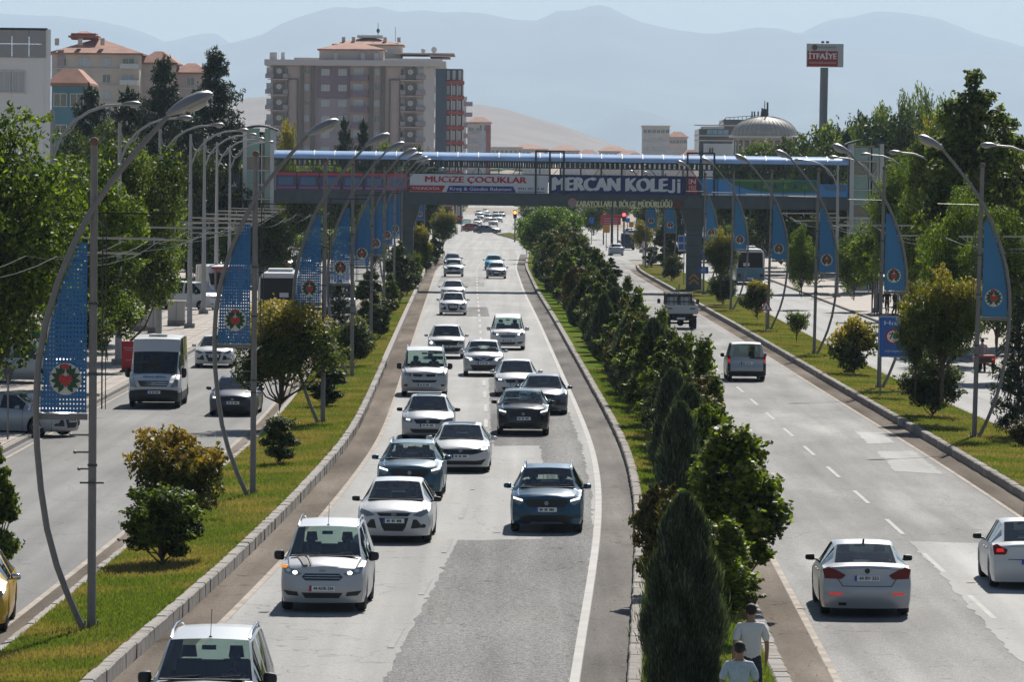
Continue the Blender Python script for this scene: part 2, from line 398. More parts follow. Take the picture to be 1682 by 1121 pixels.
# kerbs: single stones where the photo tells them apart, one continuous run beyond
def kerb(label, fn, wd, h, y0, ysplit, y1, length, m, side):
    root = bpy.data.objects.new('kerb', None); link(root); root['kind'] = 'structure'
    st = []
    for k in range(4):
        b = MB(); g = .012; rnd = random.Random(k)
        pr = [(0, 0), (0, h - .03), (.03, h), (wd - .03, h), (wd, h - .03), (wd, 0)]
        L_ = length - g
        vs = [(side * (x - .0) + (rnd.uniform(-.006, .006)), -L_ / 2, z) for x, z in pr] + [(side * x + rnd.uniform(-.006, .006), L_ / 2, z) for x, z in pr]
        n = 6; b.add(vs, [tuple(range(n)), tuple(range(2 * n - 1, n - 1, -1))] + [(i, n + i, n + (i + 1) % n, (i + 1) % n) for i in range(n)])
        st.append(b.mesh('kerb_stone', m if k else M_concd if m is M_conc else M_conc))
    y = y0; i = 0
    while y < ysplit:
        a = math.atan2(fn(y + 1) - fn(y - 1), 2.0)
        o = bpy.data.objects.new('kerb_stone', st[random.choice((0, 1, 2, 3, 1, 2, 3))]); link(o, root)
        o.location = (fn(y) + random.uniform(-.012, .012), y, random.uniform(-.012, .008)); o.rotation_euler = (random.uniform(-.01, .01), 0, -a + random.uniform(-.008, .008)); y += length; i += 1
    b = MB(); ys = np.arange(ysplit - length / 2, y1, 4.0); vs = []
    for yy in ys: vs += [(fn(yy), yy, 0), (fn(yy), yy, h), (fn(yy) + side * wd, yy, h), (fn(yy) + side * wd, yy, 0)]
    n = len(ys); fs = []
    for i in range(n - 1):
        for k in range(3): fs.append((i * 4 + k, i * 4 + k + 1, i * 4 + 5 + k, i * 4 + 4 + k))
    fs += [(0, 1, 2, 3), (4 * n - 4, 4 * n - 3, 4 * n - 2, 4 * n - 1)]
    b.add(vs, fs).build('kerb_run', m, root)['kind'] = 'stuff'
kerb('k1', K1, .24, .31, 80, 238, YN1, .62, M_conc, -1)
kerb('k2', K2, .24, .22, 80, 262, YN2, .75, M_concd, 1)
kerb('k0', K0, .18, .14, 84, 175, 420, .9, M_conc, 1)
kerb('k3', K3, .30, .14, 78, 130, 600, .5, M_conc, -1)
kerb('k4', K4, .24, .27, 140, 300, YN4, .8, M_concd, 1)
kerb('k5', K5, .18, .14, 60, 62, YN4, .9, M_conc, -1)
# rounded island ends
for (fa, fb, ye, z) in ((K0, K1, YN1, .3), (K2, K3, YN2 - 40, .17), (K4, K5, YN4, .22)):
    a, b_ = fa(ye), fb(ye); cx, r = (a + b_) / 2, (b_ - a) / 2; pts = [(cx - r * math.cos(t), ye + 1.6 * r * math.sin(t)) for t in np.linspace(0, math.pi, 13)]
    MB().prism(pts, 0, z).build('island_end', M_conc)['kind'] = 'structure'
    MB().prism([(cx + (x - cx) * .86, ye + (y_ - ye) * .86 - .3) for x, y_ in pts], z, z + .03).build('island_end_grass', M_grass)['kind'] = 'structure'

isl = [(814, 385.5), (830, 389.5), (845, 394), (862, 398.5), (872, 404), (905, 403), (890, 393), (860, 387), (835, 383.5)]
MB().prism([tuple(G(*p).xy) for p in isl][::-1], 0, .16).build('junction_island', M_concd)['kind'] = 'structure'
cx_ = sum(G(*p).x for p in isl) / 9; cy_ = sum(G(*p).y for p in isl) / 9
MB().prism([(cx_ + (G(*p).x - cx_) * .92, cy_ + (G(*p).y - cy_) * .92) for p in isl][::-1], .1, .19).build('junction_island_grass', M_grass)['kind'] = 'structure'
# sidewalks
strip('left_sidewalk', off(KL, -9.0), off(KL, -.2), 50, 560, .10, M_pave)
strip('right_sidewalk', off(KR, .2), off(KR, 9), 50, 560, .10, M_pave)
kerb('kl', KL, .2, .13, 60, 62, 560, .9, M_concd, -1)
kerb('kr', KR, .2, .13, 60, 62, 560, .9, M_concd, 1)
slab = MB()
rnd = random.Random(3)
for j in range(210):
    for i in range(6):
        x0 = -16.5 - 1.0 * i; y0 = 130 + 1.0 * j; dz = rnd.uniform(-.006, .006)
        slab.box((x0 - .5, y0 + .5, .105 + dz), (.965, .965, .05), mi=0)
o = slab.build('paving_slabs', M_pave); o['kind'] = 'stuff'
plz = mat('plaza_concrete', (.34, .29, .25), .85, var=.15, vscale=.6)
MB().add([(-80, 60, .05), (-25.2, 60, .05), (-25.2, 560, .05), (-80, 560, .05)], [(0, 1, 2, 3)]).build('plaza', plz)['kind'] = 'structure'
b = MB()
for j in range(60): b.box((-52, 100 + 4.2 * j, .054), (54, .10, .008))
b.build('plaza_joint', mat('joint', (.2, .17, .15), .9))['kind'] = 'structure'
MB().add([(32.4, 50, .05), (90, 50, .05), (90, 560, .05), (32.4, 560, .05)], [(0, 1, 2, 3)]).build('verge', M_grass)['kind'] = 'structure'

# grass blades (near beds only; further on the material takes over)
def leafmesh(name, c, u, v, tint, tip, m):
    """c centres, u / v half axes (N,3): one diamond leaf each"""
    n = len(c); co = np.empty((n, 4, 3)); co[:, 0] = c - u; co[:, 1] = c + v * 1.0 - u * .1; co[:, 2] = c + u; co[:, 3] = c - v * 1.0 - u * .1
    me = bpy.data.meshes.new(name); me.vertices.add(4 * n); me.loops.add(4 * n); me.polygons.add(n)
    me.vertices.foreach_set('co', co.ravel()); me.loops.foreach_set('vertex_index', np.arange(4 * n, dtype=np.int32))
    me.polygons.foreach_set('loop_start', np.arange(0, 4 * n, 4, dtype=np.int32)); me.polygons.foreach_set('loop_total', np.full(n, 4, dtype=np.int32))
    for nm, a in (('tint', tint), ('tip', tip)):
        at_ = me.attributes.new(nm, 'FLOAT', 'FACE'); at_.data.foreach_set('value', np.clip(a, 0, 1).astype(np.float32))
    me.materials.append(m); me.update(calc_edges=True); me.validate(); return me
rg = np.random.default_rng(5)
def blades(fl, fr, y0, y1, n, zl, zr, dry=.42):
    yy = y0 + (y1 - y0) * rg.random(n) ** 1.25; t = rg.random(n)
    a = np.array([fl(q) for q in yy]); b = np.array([fr(q) for q in yy]); x = a + (b - a) * t; z = zl + (zr - zl) * t
    h = rg.uniform(.02, .055, n); c = np.stack([x, yy, z + h * .8], 1)
    lean = rg.normal(0, .35, (n, 2)); u = np.stack([lean[:, 0] * h, lean[:, 1] * h, h], 1)
    an = rg.uniform(0, math.pi, n); wv = rg.uniform(.006, .014, n); v = np.stack([np.cos(an) * wv, np.sin(an) * wv, 0 * an], 1)
    dn = np.array([noise.noise(Vector((p[0] * .33, p[1] * .33, 7))) for p in zip(x, yy)])
    o = bpy.data.objects.new('grass', leafmesh('grass', c, u, v, rg.random(n), np.clip(dn * 2.6 + dry, 0, .95), M_blade)); link(o); o['kind'] = 'stuff'
blades(off(K0, .2), off(K1, -.26), 84, 190, 90000, .13, .27)
blades(off(K0, .2), off(K1, -.26), 190, 340, 50000, .13, .27)
blades(off(K2, .26), off(K3, -.32), 80, 230, 70000, .17, .12, -.15)
blades(off(K4, .26), off(K5, -.2), 145, 340, 70000, .24, .12)
# ------------------------------------------------------------------ mountains, hill, haze
def ridge(name, pts, D, m, span, depth_f, depth_b, seed, rough, step):
    """heightfield whose crest follows the skyline seen from here, with valleys running down both faces"""
    xs = np.array([at(p[0], p[1], D).x for p in pts]); zs = np.array([at(p[0], p[1], D).z for p in pts])
    nx, ny = int(2 * span / step), 60; vs = []; fs = []
    for j in range(ny + 1):
        t = j / ny; y = D - depth_f + (depth_f + depth_b) * t
        s = (y - (D - depth_f)) / depth_f if y < D else 1 - (y - D) / depth_b
        for i in range(nx + 1):
            x = -span + 2 * span * i / nx
            inn = np.interp(x, xs, zs) * (1 + .016 * noise.fractal(Vector((x * .0035 * 28500 / D, seed, 4)), 1.0, 2.0, 5))
            if x < xs[0]: inn = zs[0] + 40 * noise.noise(Vector((x * .002, seed, 0)))
            if x > xs[-1]: inn = zs[-1] + 40 * noise.noise(Vector((x * .002, seed, 1)))
            sh = s ** 1.25 * (.55 + .45 * s)
            q = noise.fractal(Vector((x * .0009, y * .0006, seed)), 1.0, 2.1, 6)
            r = 1 - abs(noise.noise(Vector((x * .0016, y * .0005, seed + 5))))
            z = inn * sh + rough * (q + (r - .8)) * (1 - s) * min(1, s * 4) * inn
            vs.append((x, y, max(z - 3, -.9) if s > 0 else -.9))
    for j in range(ny):
        for i in range(nx):
            a = j * (nx + 1) + i; fs.append((a, a + 1, a + nx + 2, a + nx + 1))
    o = MB().add(vs, fs).build(name, m, smooth=60); o['kind'] = 'structure'; return o
M_mount = mat('mountain_rock', (.10, .105, .10), .95, var=.3, vscale=.002)
M_hill = mat('hill_scrub', (.19, .14, .115), .95, var=.2, vscale=.01)
sky_far = [(-60, 20), (0, 15), (30, 17), (60, 18), (100, 22), (160, 28), (200, 40), (240, 52), (275, 65), (300, 55), (330, 50), (355, 52), (372, 64), (390, 75), (500, 110), (800, 120), (1100, 90), (1200, 60), (1320, 51), (1345, 35), (1365, 27), (1400, 23), (1430, 16), (1470, 16), (1500, 18), (1530, 22), (1570, 38), (1600, 48), (1640, 57), (1682, 72), (1760, 80)]
sky_near = [(-60, 90), (0, 92), (120, 84), (250, 92), (330, 80), (380, 66), (400, 62), (425, 55), (450, 38), (470, 28), (490, 20), (520, 12), (545, 4), (565, 3), (590, 8), (620, 5), (660, 12), (700, 12), (730, 14), (760, 13), (800, 20), (860, 27), (890, 27), (903, 12), (908, 10), (950, 10), (965, 5), (990, 3), (1005, 6), (1020, 15), (1050, 28), (1090, 40), (1130, 47), (1170, 50), (1210, 44), (1245, 39), (1280, 41), (1310, 50), (1400, 78), (1500, 86), (1600, 84), (1682, 95), (1760, 90)]
ridge('far_mountains', sky_far, 33500, M_mount, 7600, 4000, 3000, 3.3, .26, 70)
ridge('mountains', sky_near, 28500, M_mount, 6500, 9500, 3500, 9.1, .26, 60)
ridge('brown_hill', [(100, 262), (250, 200), (330, 172), (405, 158), (480, 150), (600, 150), (700, 158), (750, 165), (790, 168), (830, 175), (880, 190), (930, 205), (975, 222), (1010, 235), (1040, 246), (1080, 262), (1200, 280)], 7500, M_hill, 880, 2200, 2200, 1.7, .12, 16)

hz = bpy.data.materials.new('haze_air'); hz.use_nodes = True; n = hz.node_tree; n.nodes.clear()
pv = n.nodes.new('ShaderNodeVolumePrincipled'); mo = n.nodes.new('ShaderNodeOutputMaterial'); n.links.new(pv.outputs[0], mo.inputs['Volume'])
pv.inputs['Density'].default_value = 5.6e-5; pv.inputs['Color'].default_value = (.64, .815, 1.0, 1); pv.inputs['Anisotropy'].default_value = .2
b = MB().box((0, 18600, 619.5), (16800, 38000, 1241), 0)
hb = b.build('haze', hz); hb['kind'] = 'stuff'
# bottom a metre below the lowest ground, top at 1240 m just above the ridges

# ------------------------------------------------------------------ buildings
M_glass = mat('window_glass', (.05, .07, .08), .08, spec=.8, coat=.5)
M_glassl = mat('window_glass_curtained', (.45, .48, .50), .25, spec=.6)
M_frame = mat('window_frame_white', (.62, .62, .6), .5)
M_tile = mat('roof_tile', (.36, .17, .115), .85, var=.2, vscale=.6, bump=.4, bscale=8)
M_cream = mat('render_cream', (.62, .53, .44), .85, var=.06, vscale=.3)
M_taupe = mat('render_taupe', (.56, .45, .41), .85, var=.06, vscale=.3)
M_lilac = mat('render_lilac', (.40, .33, .35), .85, var=.05, vscale=.3)
M_purp = mat('render_purple', (.26, .20, .235), .85)
M_olive = mat('render_olive', (.20, .175, .15), .85)
M_lgrey = mat('render_light_grey', (.58, .55, .53), .8)
M_brick = mat('cladding_red', (.33, .075, .06), .7)
M_navy = mat('cladding_navy', (.035, .075, .12), .5)
_win = {}
def window(parent, x, y, z, wd, h, glass=0, face='front', frame=None):
    """window = frame ring (proud) + recessed pane as its sub-part; shared meshes"""
    k = (round(wd, 2), round(h, 2), glass, frame.name if frame else '')
    if k not in _win:
        f = MB(); t = .07
        f.box((0, -.03, h / 2 - t / 2), (wd, .1, t)); f.box((0, -.03, -h / 2 + t / 2), (wd + .1, .16, t))
        f.box((-wd / 2 + t / 2, -.03, 0), (t, .1, h - 2 * t)); f.box((wd / 2 - t / 2, -.03, 0), (t, .1, h - 2 * t)); f.box((0, -.025, 0), (t * .8, .06, h - 2 * t))
        _win[k] = (f.mesh('window', frame or M_frame), MB().box((0, .0, 0), (wd - .1, .02, h - .1)).mesh('pane', M_glassl if glass else M_glass))
    a, b_ = _win[k]; o = bpy.data.objects.new('window', a); link(o, parent); o.location = (x, y, z)
    if face == 'right': o.rotation_euler = (0, 0, math.pi / 2)
    if face == 'left': o.rotation_euler = (0, 0, -math.pi / 2)
    p = bpy.data.objects.new('pane', b_); link(p, o); return o
def hip(mb, cx, cy, z, w_, d, h, ov=.5, flat=.35):
    a, b_ = w_ / 2 + ov, d / 2 + ov; r = max(.1, a - b_) if a > b_ else a * flat; rb = max(.1, b_ - a) if b_ > a else b_ * .05
    vs = [(cx - a, cy - b_, z), (cx + a, cy - b_, z), (cx + a, cy + b_, z), (cx - a, cy + b_, z), (cx - r, cy - rb, z + h), (cx + r, cy - rb, z + h), (cx + r, cy + rb, z + h), (cx - r, cy + rb, z + h),
          (cx - a, cy - b_, z - .25), (cx + a, cy - b_, z - .25), (cx + a, cy + b_, z - .25), (cx - a, cy + b_, z - .25)]
    mb.add(vs, [(0, 1, 5, 4), (1, 2, 6, 5), (2, 3, 7, 6), (3, 0, 4, 7), (4, 5, 6, 7), (8, 9, 1, 0), (9, 10, 2, 1), (10, 11, 3, 2), (11, 8, 0, 3), (11, 10, 9, 8)])
def simple_building(name, label, px0, px1, pytop, Y, depth, m, floors, cols, roof='hip', rh=3, glass=1, rz=0, group=None, z0=-1, storey=3.0, ww=1.3, wh=1.3, base=None):
    a, b_ = at(px0, pytop, Y), at(px1, pytop, Y); W_, cx, H_ = (b_.x - a.x), (a.x + b_.x) / 2, (a.z + b_.z) / 2
    if roof == 'hip': H_ -= rh
    zb = base if base is not None else terr(cx, Y) - 1
    t = thing(name, label, 'building', (cx, Y + depth / 2, zb), rz, group); h = H_ - zb
    MB().box((0, 0, h / 2), (W_, depth, h)).build('wall', m, t)
    r = MB()
    if roof == 'hip': hip(r, 0, 0, h, W_, depth, rh); r.build('roof', M_tile, t)
    else:
        r.box((0, 0, h + .2), (W_ + .5, depth + .5, .4)); r.build('roof', M_lgrey, t)
    if cols:
        for i in range(floors):
            z = h - storey * (i + .55)
            if z < 1: break
            for j in range(cols): window(t, -W_ / 2 + W_ * (j + .5) / cols, -depth / 2 - .02, z, ww, wh, glass if (i * 7 + j * 3) % 3 else 0)
    return t

# big taupe apartment block (8.55 px per metre at this distance)
YB = 960
def big_block():
    M_cream = M_taupe; M_taupe_ = mat('render_brown_taupe', (.50, .385, .35), .85, var=.05, vscale=.3)
    S = F / YB; o = at(444, 250, YB); X0 = o.x; top = at(570, 108, YB).z
    t = thing('apartment_block', 'large taupe apartment block with dark vertical strips and round windows behind the footbridge', 'building', (X0, YB, 0)); Wd = (695 - 444) / S; De = 17
    MB().box((Wd / 2, De / 2, top / 2), (Wd, De, top)).build('wall', M_taupe_, t)
    # canted right corner bay
    MB().prism([(Wd, 0), (Wd + 2.0, 2.2), (Wd + 2.0, De), (Wd, De)], 0, top - .02).build('corner_bay', M_lgrey, t)
    c = MB(); c.box((Wd / 2 - .1, De / 2 - .4, top + .55), (Wd + 2.2, De + 2.2, 1.1)); c.prism([(Wd + .9, -1.5), (Wd + 4.2, 1.8), (Wd + 4.2, De), (Wd + .9, De)], top + .0, top + 1.08); c.build('cornice', M_lgrey, t)
    q = lambda px: (px - 70) / 43.3 * 1.0
    def panel(a, b_, z0, z1, m, pr=.06, nm='facade_panel'): MB().box(((q(a) + q(b_)) / 2, -pr / 2, (z0 + z1) / 2), (q(b_) - q(a), pr, z1 - z0)).build(nm, m, t)
    for a, b_ in ((318, 345), (402, 440), (888, 925), (985, 1022)): panel(a, b_, 0, top - .1, M_olive, .5, 'vertical_strip')
    panel(455, 732, top - 6.3, top - .15, M_purp, .08); panel(455, 732, 0, top - 6.35, M_lilac, .06); panel(200, 316, 0, top - .15, M_cream, .05); panel(1024, 1176, 0, top - .15, M_cream, .05)
    for a in (213, 1060):
        b_ = a + 80 if a < 500 else a + 86; fr = MB(); z1 = top - 2.6
        fr.box((q(a), -.2, z1 / 2), (.3, .35, z1)); fr.box((q(b_), -.2, z1 / 2), (.3, .35, z1)); fr.box(((q(a) + q(b_)) / 2, -.2, z1), (q(b_) - q(a) + .3, .36, .3)); fr.build('tall_frame', M_olive, t)
    for i in range(9):
        zf = top - 1.25 - 3.0 * i; 
        if zf < 2: break
        for px in (525, 667): window(t, q(px), -.12, zf, 1.6, 1.25, 1)
        for px in (372, 955): window(t, q(px), -.06, zf + .1, 1.1, 1.2, (i + px) % 2)
        window(t, q(800), -.06, zf + .1, 1.9, 1.4, 1)
        bl = MB(); bl.box((q(808), -.65, zf - 1.0), (3.3, 1.3, .9), 0); bl.box((q(808), -.6, zf - 1.52), (3.5, 1.4, .14)); bl.build('balcony', M_purp, t)
        for (a, b_, xc) in ((92, 190, 140), (1184, 1278, 1232)):
            p_ = MB(); p_.box(((q(a) + q(b_)) / 2, -.25, zf - .15), (q(b_) - q(a), .5, 2.35)); p_.build('bay_panel', M_olive, t)
            rr = MB(); rr.lathe([(.36, -.56), (.5, -.56), (.5, -.48), (.36, -.48), (.36, -.56)], 20, (q(xc), 0, zf + .15), 'Y'); w_ = rr.build('round_window', M_frame, t)
            MB().lathe([(0.001, -.53), (.36, -.53)], 20, (q(xc), 0, zf + .15), 'Y').build('pane', M_glassl, w_)
        for px, s in ((60, 1.6), (195, 1.0), (1170, 1.0), (1318, 1.9)):
            bb = MB(); bb.box((q(px), -.5, zf - .8), (s, 1.2, .85)); bb.build('balcony', M_lilac, t)
            window(t, q(px), -.04, zf + .2, min(1.2, s), 1.3, 1)
        sl = MB(); sl.box((q(1240), -.45, zf - 1.45), (4.4, 1.3, .16)); sl.box((q(130), -.45, zf - 1.45), (3.8, 1.3, .16)); sl.build('floor_slab', M_lgrey, t)
        for k in range(3): window(t, Wd + 2.03, 3.5 + 4.2 * k, zf, 1.1, 1.3, 1, 'right')
    # roof storey with tiled hip, chimneys
    zb = top + 1.1; MB().box((q(735), 7, zb + 1.1), (q(1005) - q(470), 9, 2.2)).build('roof_storey', M_cream, t)
    r = MB(); hip(r, q(735), 7, zb + 2.2, q(1005) - q(470), 9, 1.3, .4); r.build('roof', M_tile, t)
    for px, w_ in ((605, .8), (832, .8), (945, .9), (85, 1.4), (165, .7)):
        ch = MB(); ch.box((q(px), 2.3, zb + .7), (w_, .8, 1.5)); ch.build('chimney', M_lgrey, t)
    window(t, q(945), 2.44, zb + .9, .9, 1.0, 1)
big_block()
def block_b():
    Y = 1010; S = F / Y; a = at(487, 95, Y); b_ = at(722, 98, Y); e = at(744, 100, Y); W_ = b_.x - a.x; top = a.z - .3
    t = thing('apartment_block', 'red and navy clad apartment block with white cornice just behind the taupe block', 'building', (a.x, Y, 0))
    MB().box((W_ / 2, 12, top / 2), (W_, 24, top)).build('wall', M_cream, t)
    c = MB(); c.box((W_ / 2, 11, top - .5), (W_ + .8, 25.4, 1.7)); c.build('cornice', M_lgrey, t)
    fl = MB(); fl.box((W_ + .0, 11, top + .9), (4, 26, .25)); fl.box((W_ - 3, 10, top + 1.4), (12, 20, .3)); fl.build('roof_slab', M_taupe, t)
    MB().box((-.0 + .7, -.1, top - 3), (1.4, .3, 4.2)).build('corner_panel', M_navy, t); MB().box((3, -.1, top - 3), (3.1, .25, 4)).build('corner_panel', M_brick, t)
    MB().box((W_ - 2.6, -.1, top / 2 - .7), (4.4, .4, top - 1.4)).build('red_cladding', M_brick, t)
    MB().box((W_ + .2, -.15, top / 2 - .7), (2.4, .5, top - 1.4)).build('navy_cladding', M_navy, t)
    # right wing turned to the camera: white piers, navy glass, red floor bands
    x0 = W_ + 1.4; wd = e.x - a.x - W_ + .8
    MB().box((x0 + wd / 2 - .2, 8, top / 2 - .8), (wd, 14, top - 1.6)).build('wing', M_navy, t)
    for i in range(10):
        z = top - 4.4 - 3.05 * i
        if z < 1: break
        MB().box((x0 + wd / 2 - .1, .6, z), (wd + .5, 1.4, .75)).build('red_band', M_brick, t)
        for k in range(3): window(t, x0 + wd * (k + .5) / 3 - .2, .92, z + 1.5, .55, 1.9, 1)
    for k in range(4): MB().box((x0 + wd * k / 3 - .1, .8, top / 2 - 2), (.22, .5, top - 4)).build('pier', M_frame, t)
    for px in (1095, 1190, 1300): window(t, (px / 5.097 + 430 - 487) / S, -.03, top - 2.3 - .9, 1.2, 1.3, (px // 5) % 2)
    # upper storey set back with tiled hip
    u0, u1 = (600 / 5.097 + 430 - 487) / S, (1165 / 5.097 + 430 - 487) / S
    MB().box(((u0 + u1) / 2, 10, top + 1.9), (u1 - u0, 12, 2.8)).build('roof_storey', M_cream, t)
    for px in (688, 828, 940, 1070): window(t, (px / 5.097 + 430 - 487) / S, 3.96, top + 1.9, 1.2, 1.1, (px // 4) % 2)
    r = MB(); hip(r, (u0 + u1) / 2, 10, top + 3.3, u1 - u0, 12, 1.5, .5, .5); r.build('roof', M_tile, t)
    MB().box(((u0 + u1) / 2 + .3, 10, top + 5.0), (5.2, 5, .5)).build('roof_hatch', M_frame, t)
    for x in (u0 + 1.8, (u0 + u1) / 2 + 3.4, u1 - .6, (u0 + u1) / 2 - 3): MB().box((x, 6, top + 4.3), (.7, .6, 1.0)).build('chimney', M_taupe, t)
    an = MB(); an.tube([((u0 + u1) / 2 + 1.9, 9, top + 5), ((u0 + u1) / 2 + 1.9, 9, top + 7.8)], .06, 5); an.tube([(u1 - 1.4, 9, top + 4), (u1 - 1.4, 9, top + 7)], .05, 5); an.ball(((u0 + u1) / 2 + 1.9, 9, top + 6.2), (.35, .2, .5), 8); an.build('antenna', M_dark, t)
    dd = MB(); dd.ball((W_ - 1.2, 5, top + 2.3), (.6, .2, .7), 8); dd.ball((W_ - 3.4, 5, top + 2.1), (.5, .2, .5), 8); dd.build('satellite_dish', M_offw, t)
block_b()
t = simple_building('apartment_block', 'grey apartment block with dark balconies to the right of the navy block', 742, 766, 160, 1950, 26, M_lgrey, 9, 2, 'flat', glass=1, storey=4.2, ww=2.2, wh=2.2)
for i in range(9):
    MB().box((1.5, -13.8, at(750, 170 + 17.5 * i, 1940).z - t.location.z), (7.6, 1.8, 1.7)).build('balcony', M_purp, t)
t = simple_building('apartment_block', 'apartment block with red brick pier and tiled roof beside the brown hill', 768, 806, 192, 1900, 24, M_lgrey, 8, 3, 'hip', 2.0, glass=1, storey=4.2, ww=2.2, wh=2.2)
MB().box((3.6, -12.2, (at(792, 205, 1890).z - t.location.z) / 2), (1.8, .4, at(792, 205, 1890).z - t.location.z)).build('brick_pier', M_brick, t); 
for i in range(6): MB().box((-2.0, -12.8, at(780, 206 + 16 * i, 1885).z - t.location.z), (4.6, 1.4, 1.5)).build('balcony', M_taupe, t)

# left: white modern building, cream block with tile roofs, teal house
def white_modern():
    Y = 330; S = F / Y; r_ = at(83, 48, Y); t = thing('white_building', 'white modern building with grey parapet panels at the left edge', 'building', (r_.x, Y, 0), R(6.5))
    top = r_.z; MB().box((-9, 8, top / 2 - .9), (18, 16, top - 1.8)).build('wall', M_white, t)
    MB().box((-.15, 8, top / 2), (.35, 16.1, top)).build('corner_fin', M_white, t)
    MB().box((-9.3, 8, top + .02), (18.2, 16.2, .12)).build('roof_edge', M_dark, t)
    pm = mat('parapet_panel', (.33, .33, .33), .6)
    for i in range(14):
        for j in range(2): MB().box((-.85 - 1.12 * i, -.10, top - .52 - j * .92 - i * .0), (1.08, .08, .88)).build('parapet_panel', pm, t)
    for i in range(14): window(t, -2.1 - .95 * i, -.06, at(50, 135, Y).z, .88, 1.45, 1)
white_modern()
def hotel():
    Y = 720; S = F / Y; a = at(85, 85, Y); t = thing('apartment_block', 'cream apartment block with stepped terracotta tile roofs at upper left', 'building', (a.x, Y, 0))
    q = lambda px: (px - 85) / S
    for (x0, x1, ty, dy, rh) in ((85, 229, 83, 0, 2.2), (228, 282, 98, 5, 1.7), (280, 332, 113, 10, 1.4)):
        top = at(x0, ty + 3, Y).z; W_ = q(x1) - q(x0); cx = (q(x0) + q(x1)) / 2
        MB().box((cx, dy + 6, top / 2), (W_, 12, top)).build('wall', M_cream if x0 == 85 else M_taupe, t)
        r = MB(); hip(r, cx, dy + 6, top, W_, 12, rh, .5, .2); r.build('roof', M_tile, t)
        n = int(W_ / 2.6)
        for i in range(4):
            for j in range(n): window(t, cx - W_ / 2 + W_ * (j + .5) / n, dy - .04, top - 1.35 - 2.35 * i, 1.75 if j % 2 else 1.2, 1.25, (i + j) % 3 > 0)
            MB().box((cx, dy - .12, top - 2.3 - 2.35 * i), (W_, .25, .18)).build('floor_band', M_lgrey, t)
            if x0 == 85:
                MB().box((q(213), -.9, top - 1.9 - 2.35 * i), (2.6, 1.7, .7)).build('balcony', M_frame, t)
    for x in (92, 130, 167): MB().box((q(x), 1.5, at(x, 68, Y).z), (.6, .6, 1)).build('chimney', M_taupe, t)
    b_ = MB(); b_.box((q(133), 6, at(133, 58, Y).z), (3.6, 4, .9)); b_.build('roof_storey', M_brick, t); r = MB(); hip(r, q(133), 6, at(133, 57, Y).z, 3.8, 4, .7, .3, .2); r.build('roof', M_tile, t)
    for i in range(4): MB().box((q(100), -.1, at(100, 95, Y).z - 2.4 * i), (.9, .14, 2.3)).build('dark_pier', M_lilac, t)
hotel()
t = simple_building('blue_house', 'small teal house with tiled roof tucked behind the white building', 86, 140, 112, 480, 9, mat('render_teal', (.12, .26, .33), .8), 2, 2, 'hip', 1.4, glass=0)

# right: twin towers in haze, dark glass office, domed building
simple_building('tower_block', 'pale tower block with red roof edge, left one of the hazy pair', 1056, 1100, 208, 1750, 14, M_lgrey, 12, 6, 'flat', base=2)

simple_building('tower_block', 'hazy stepped tower block with windows, right one of the pair', 1098, 1129, 216, 1790, 14, M_taupe, 11, 5, 'hip', 2, base=2)
def glass_office():
    Y = 640; S = F / Y; a = at(1147, 240, Y); t = thing('office_building', 'dark glass office building with stepped top beside the dome', 'building', (a.x, Y, 0)); q = lambda px: (px - 1147) / S; z = lambda py: at(1190, py, Y).z
    gm = mat('office_glass', (.03, .06, .08), .12, spec=.8)
    MB().box((q(1200), 8, z(212) / 2), (q(1252) - q(1148), 16, z(212))).build('wall', gm, t)
    MB().box((q(1190), -.1, (z(236) + 1) / 2), (q(1225) - q(1156), .3, z(236) - 1)).build('white_wall', M_offw, t)
    MB().box((q(1220), 8, (z(196) + z(212)) / 2), (q(1252) - q(1189), 14, z(196) - z(212))).build('upper_storey', gm, t)
    MB().box((q(1172), 4, z(210)), (q(1190) - q(1155), 8, .35)).build('roof_edge', M_lgrey, t)
    bg_ = mat('sky_blue_glass', (.12, .3, .42), .1, spec=.9)
    for i in range(4): MB().box((q(1165 + i * 9), -.12, z(217)), (.62, .12, .6)).build('window', bg_, t)
    for yy in (206, 223, 231): MB().box((q(1190), -.15, z(yy)), (q(1250) - q(1150), .2, .14)).build('floor_band', M_lgrey, t)
    window(t, q(1168), -.3, z(248), .7, .9, 0)
    f = MB()
    for x in np.linspace(1192, 1240, 8): f.tube([(q(x), 1, z(196)), (q(x), 1, z(193 - (x - 1192) * .08))], .05, 4)
    f.tube([(q(1192), 1, z(193)), (q(1244), 1, z(189))], .05, 4); f.tube([(q(1178), 1, z(207)), (q(1192), 1, z(194))], .05, 4)
    for x in (1236, 1240, 1246): f.tube([(q(x), 2, z(194)), (q(x), 2, z(182))], .1, 5)
    f.build('roof_railing', M_dark, t)
glass_office()
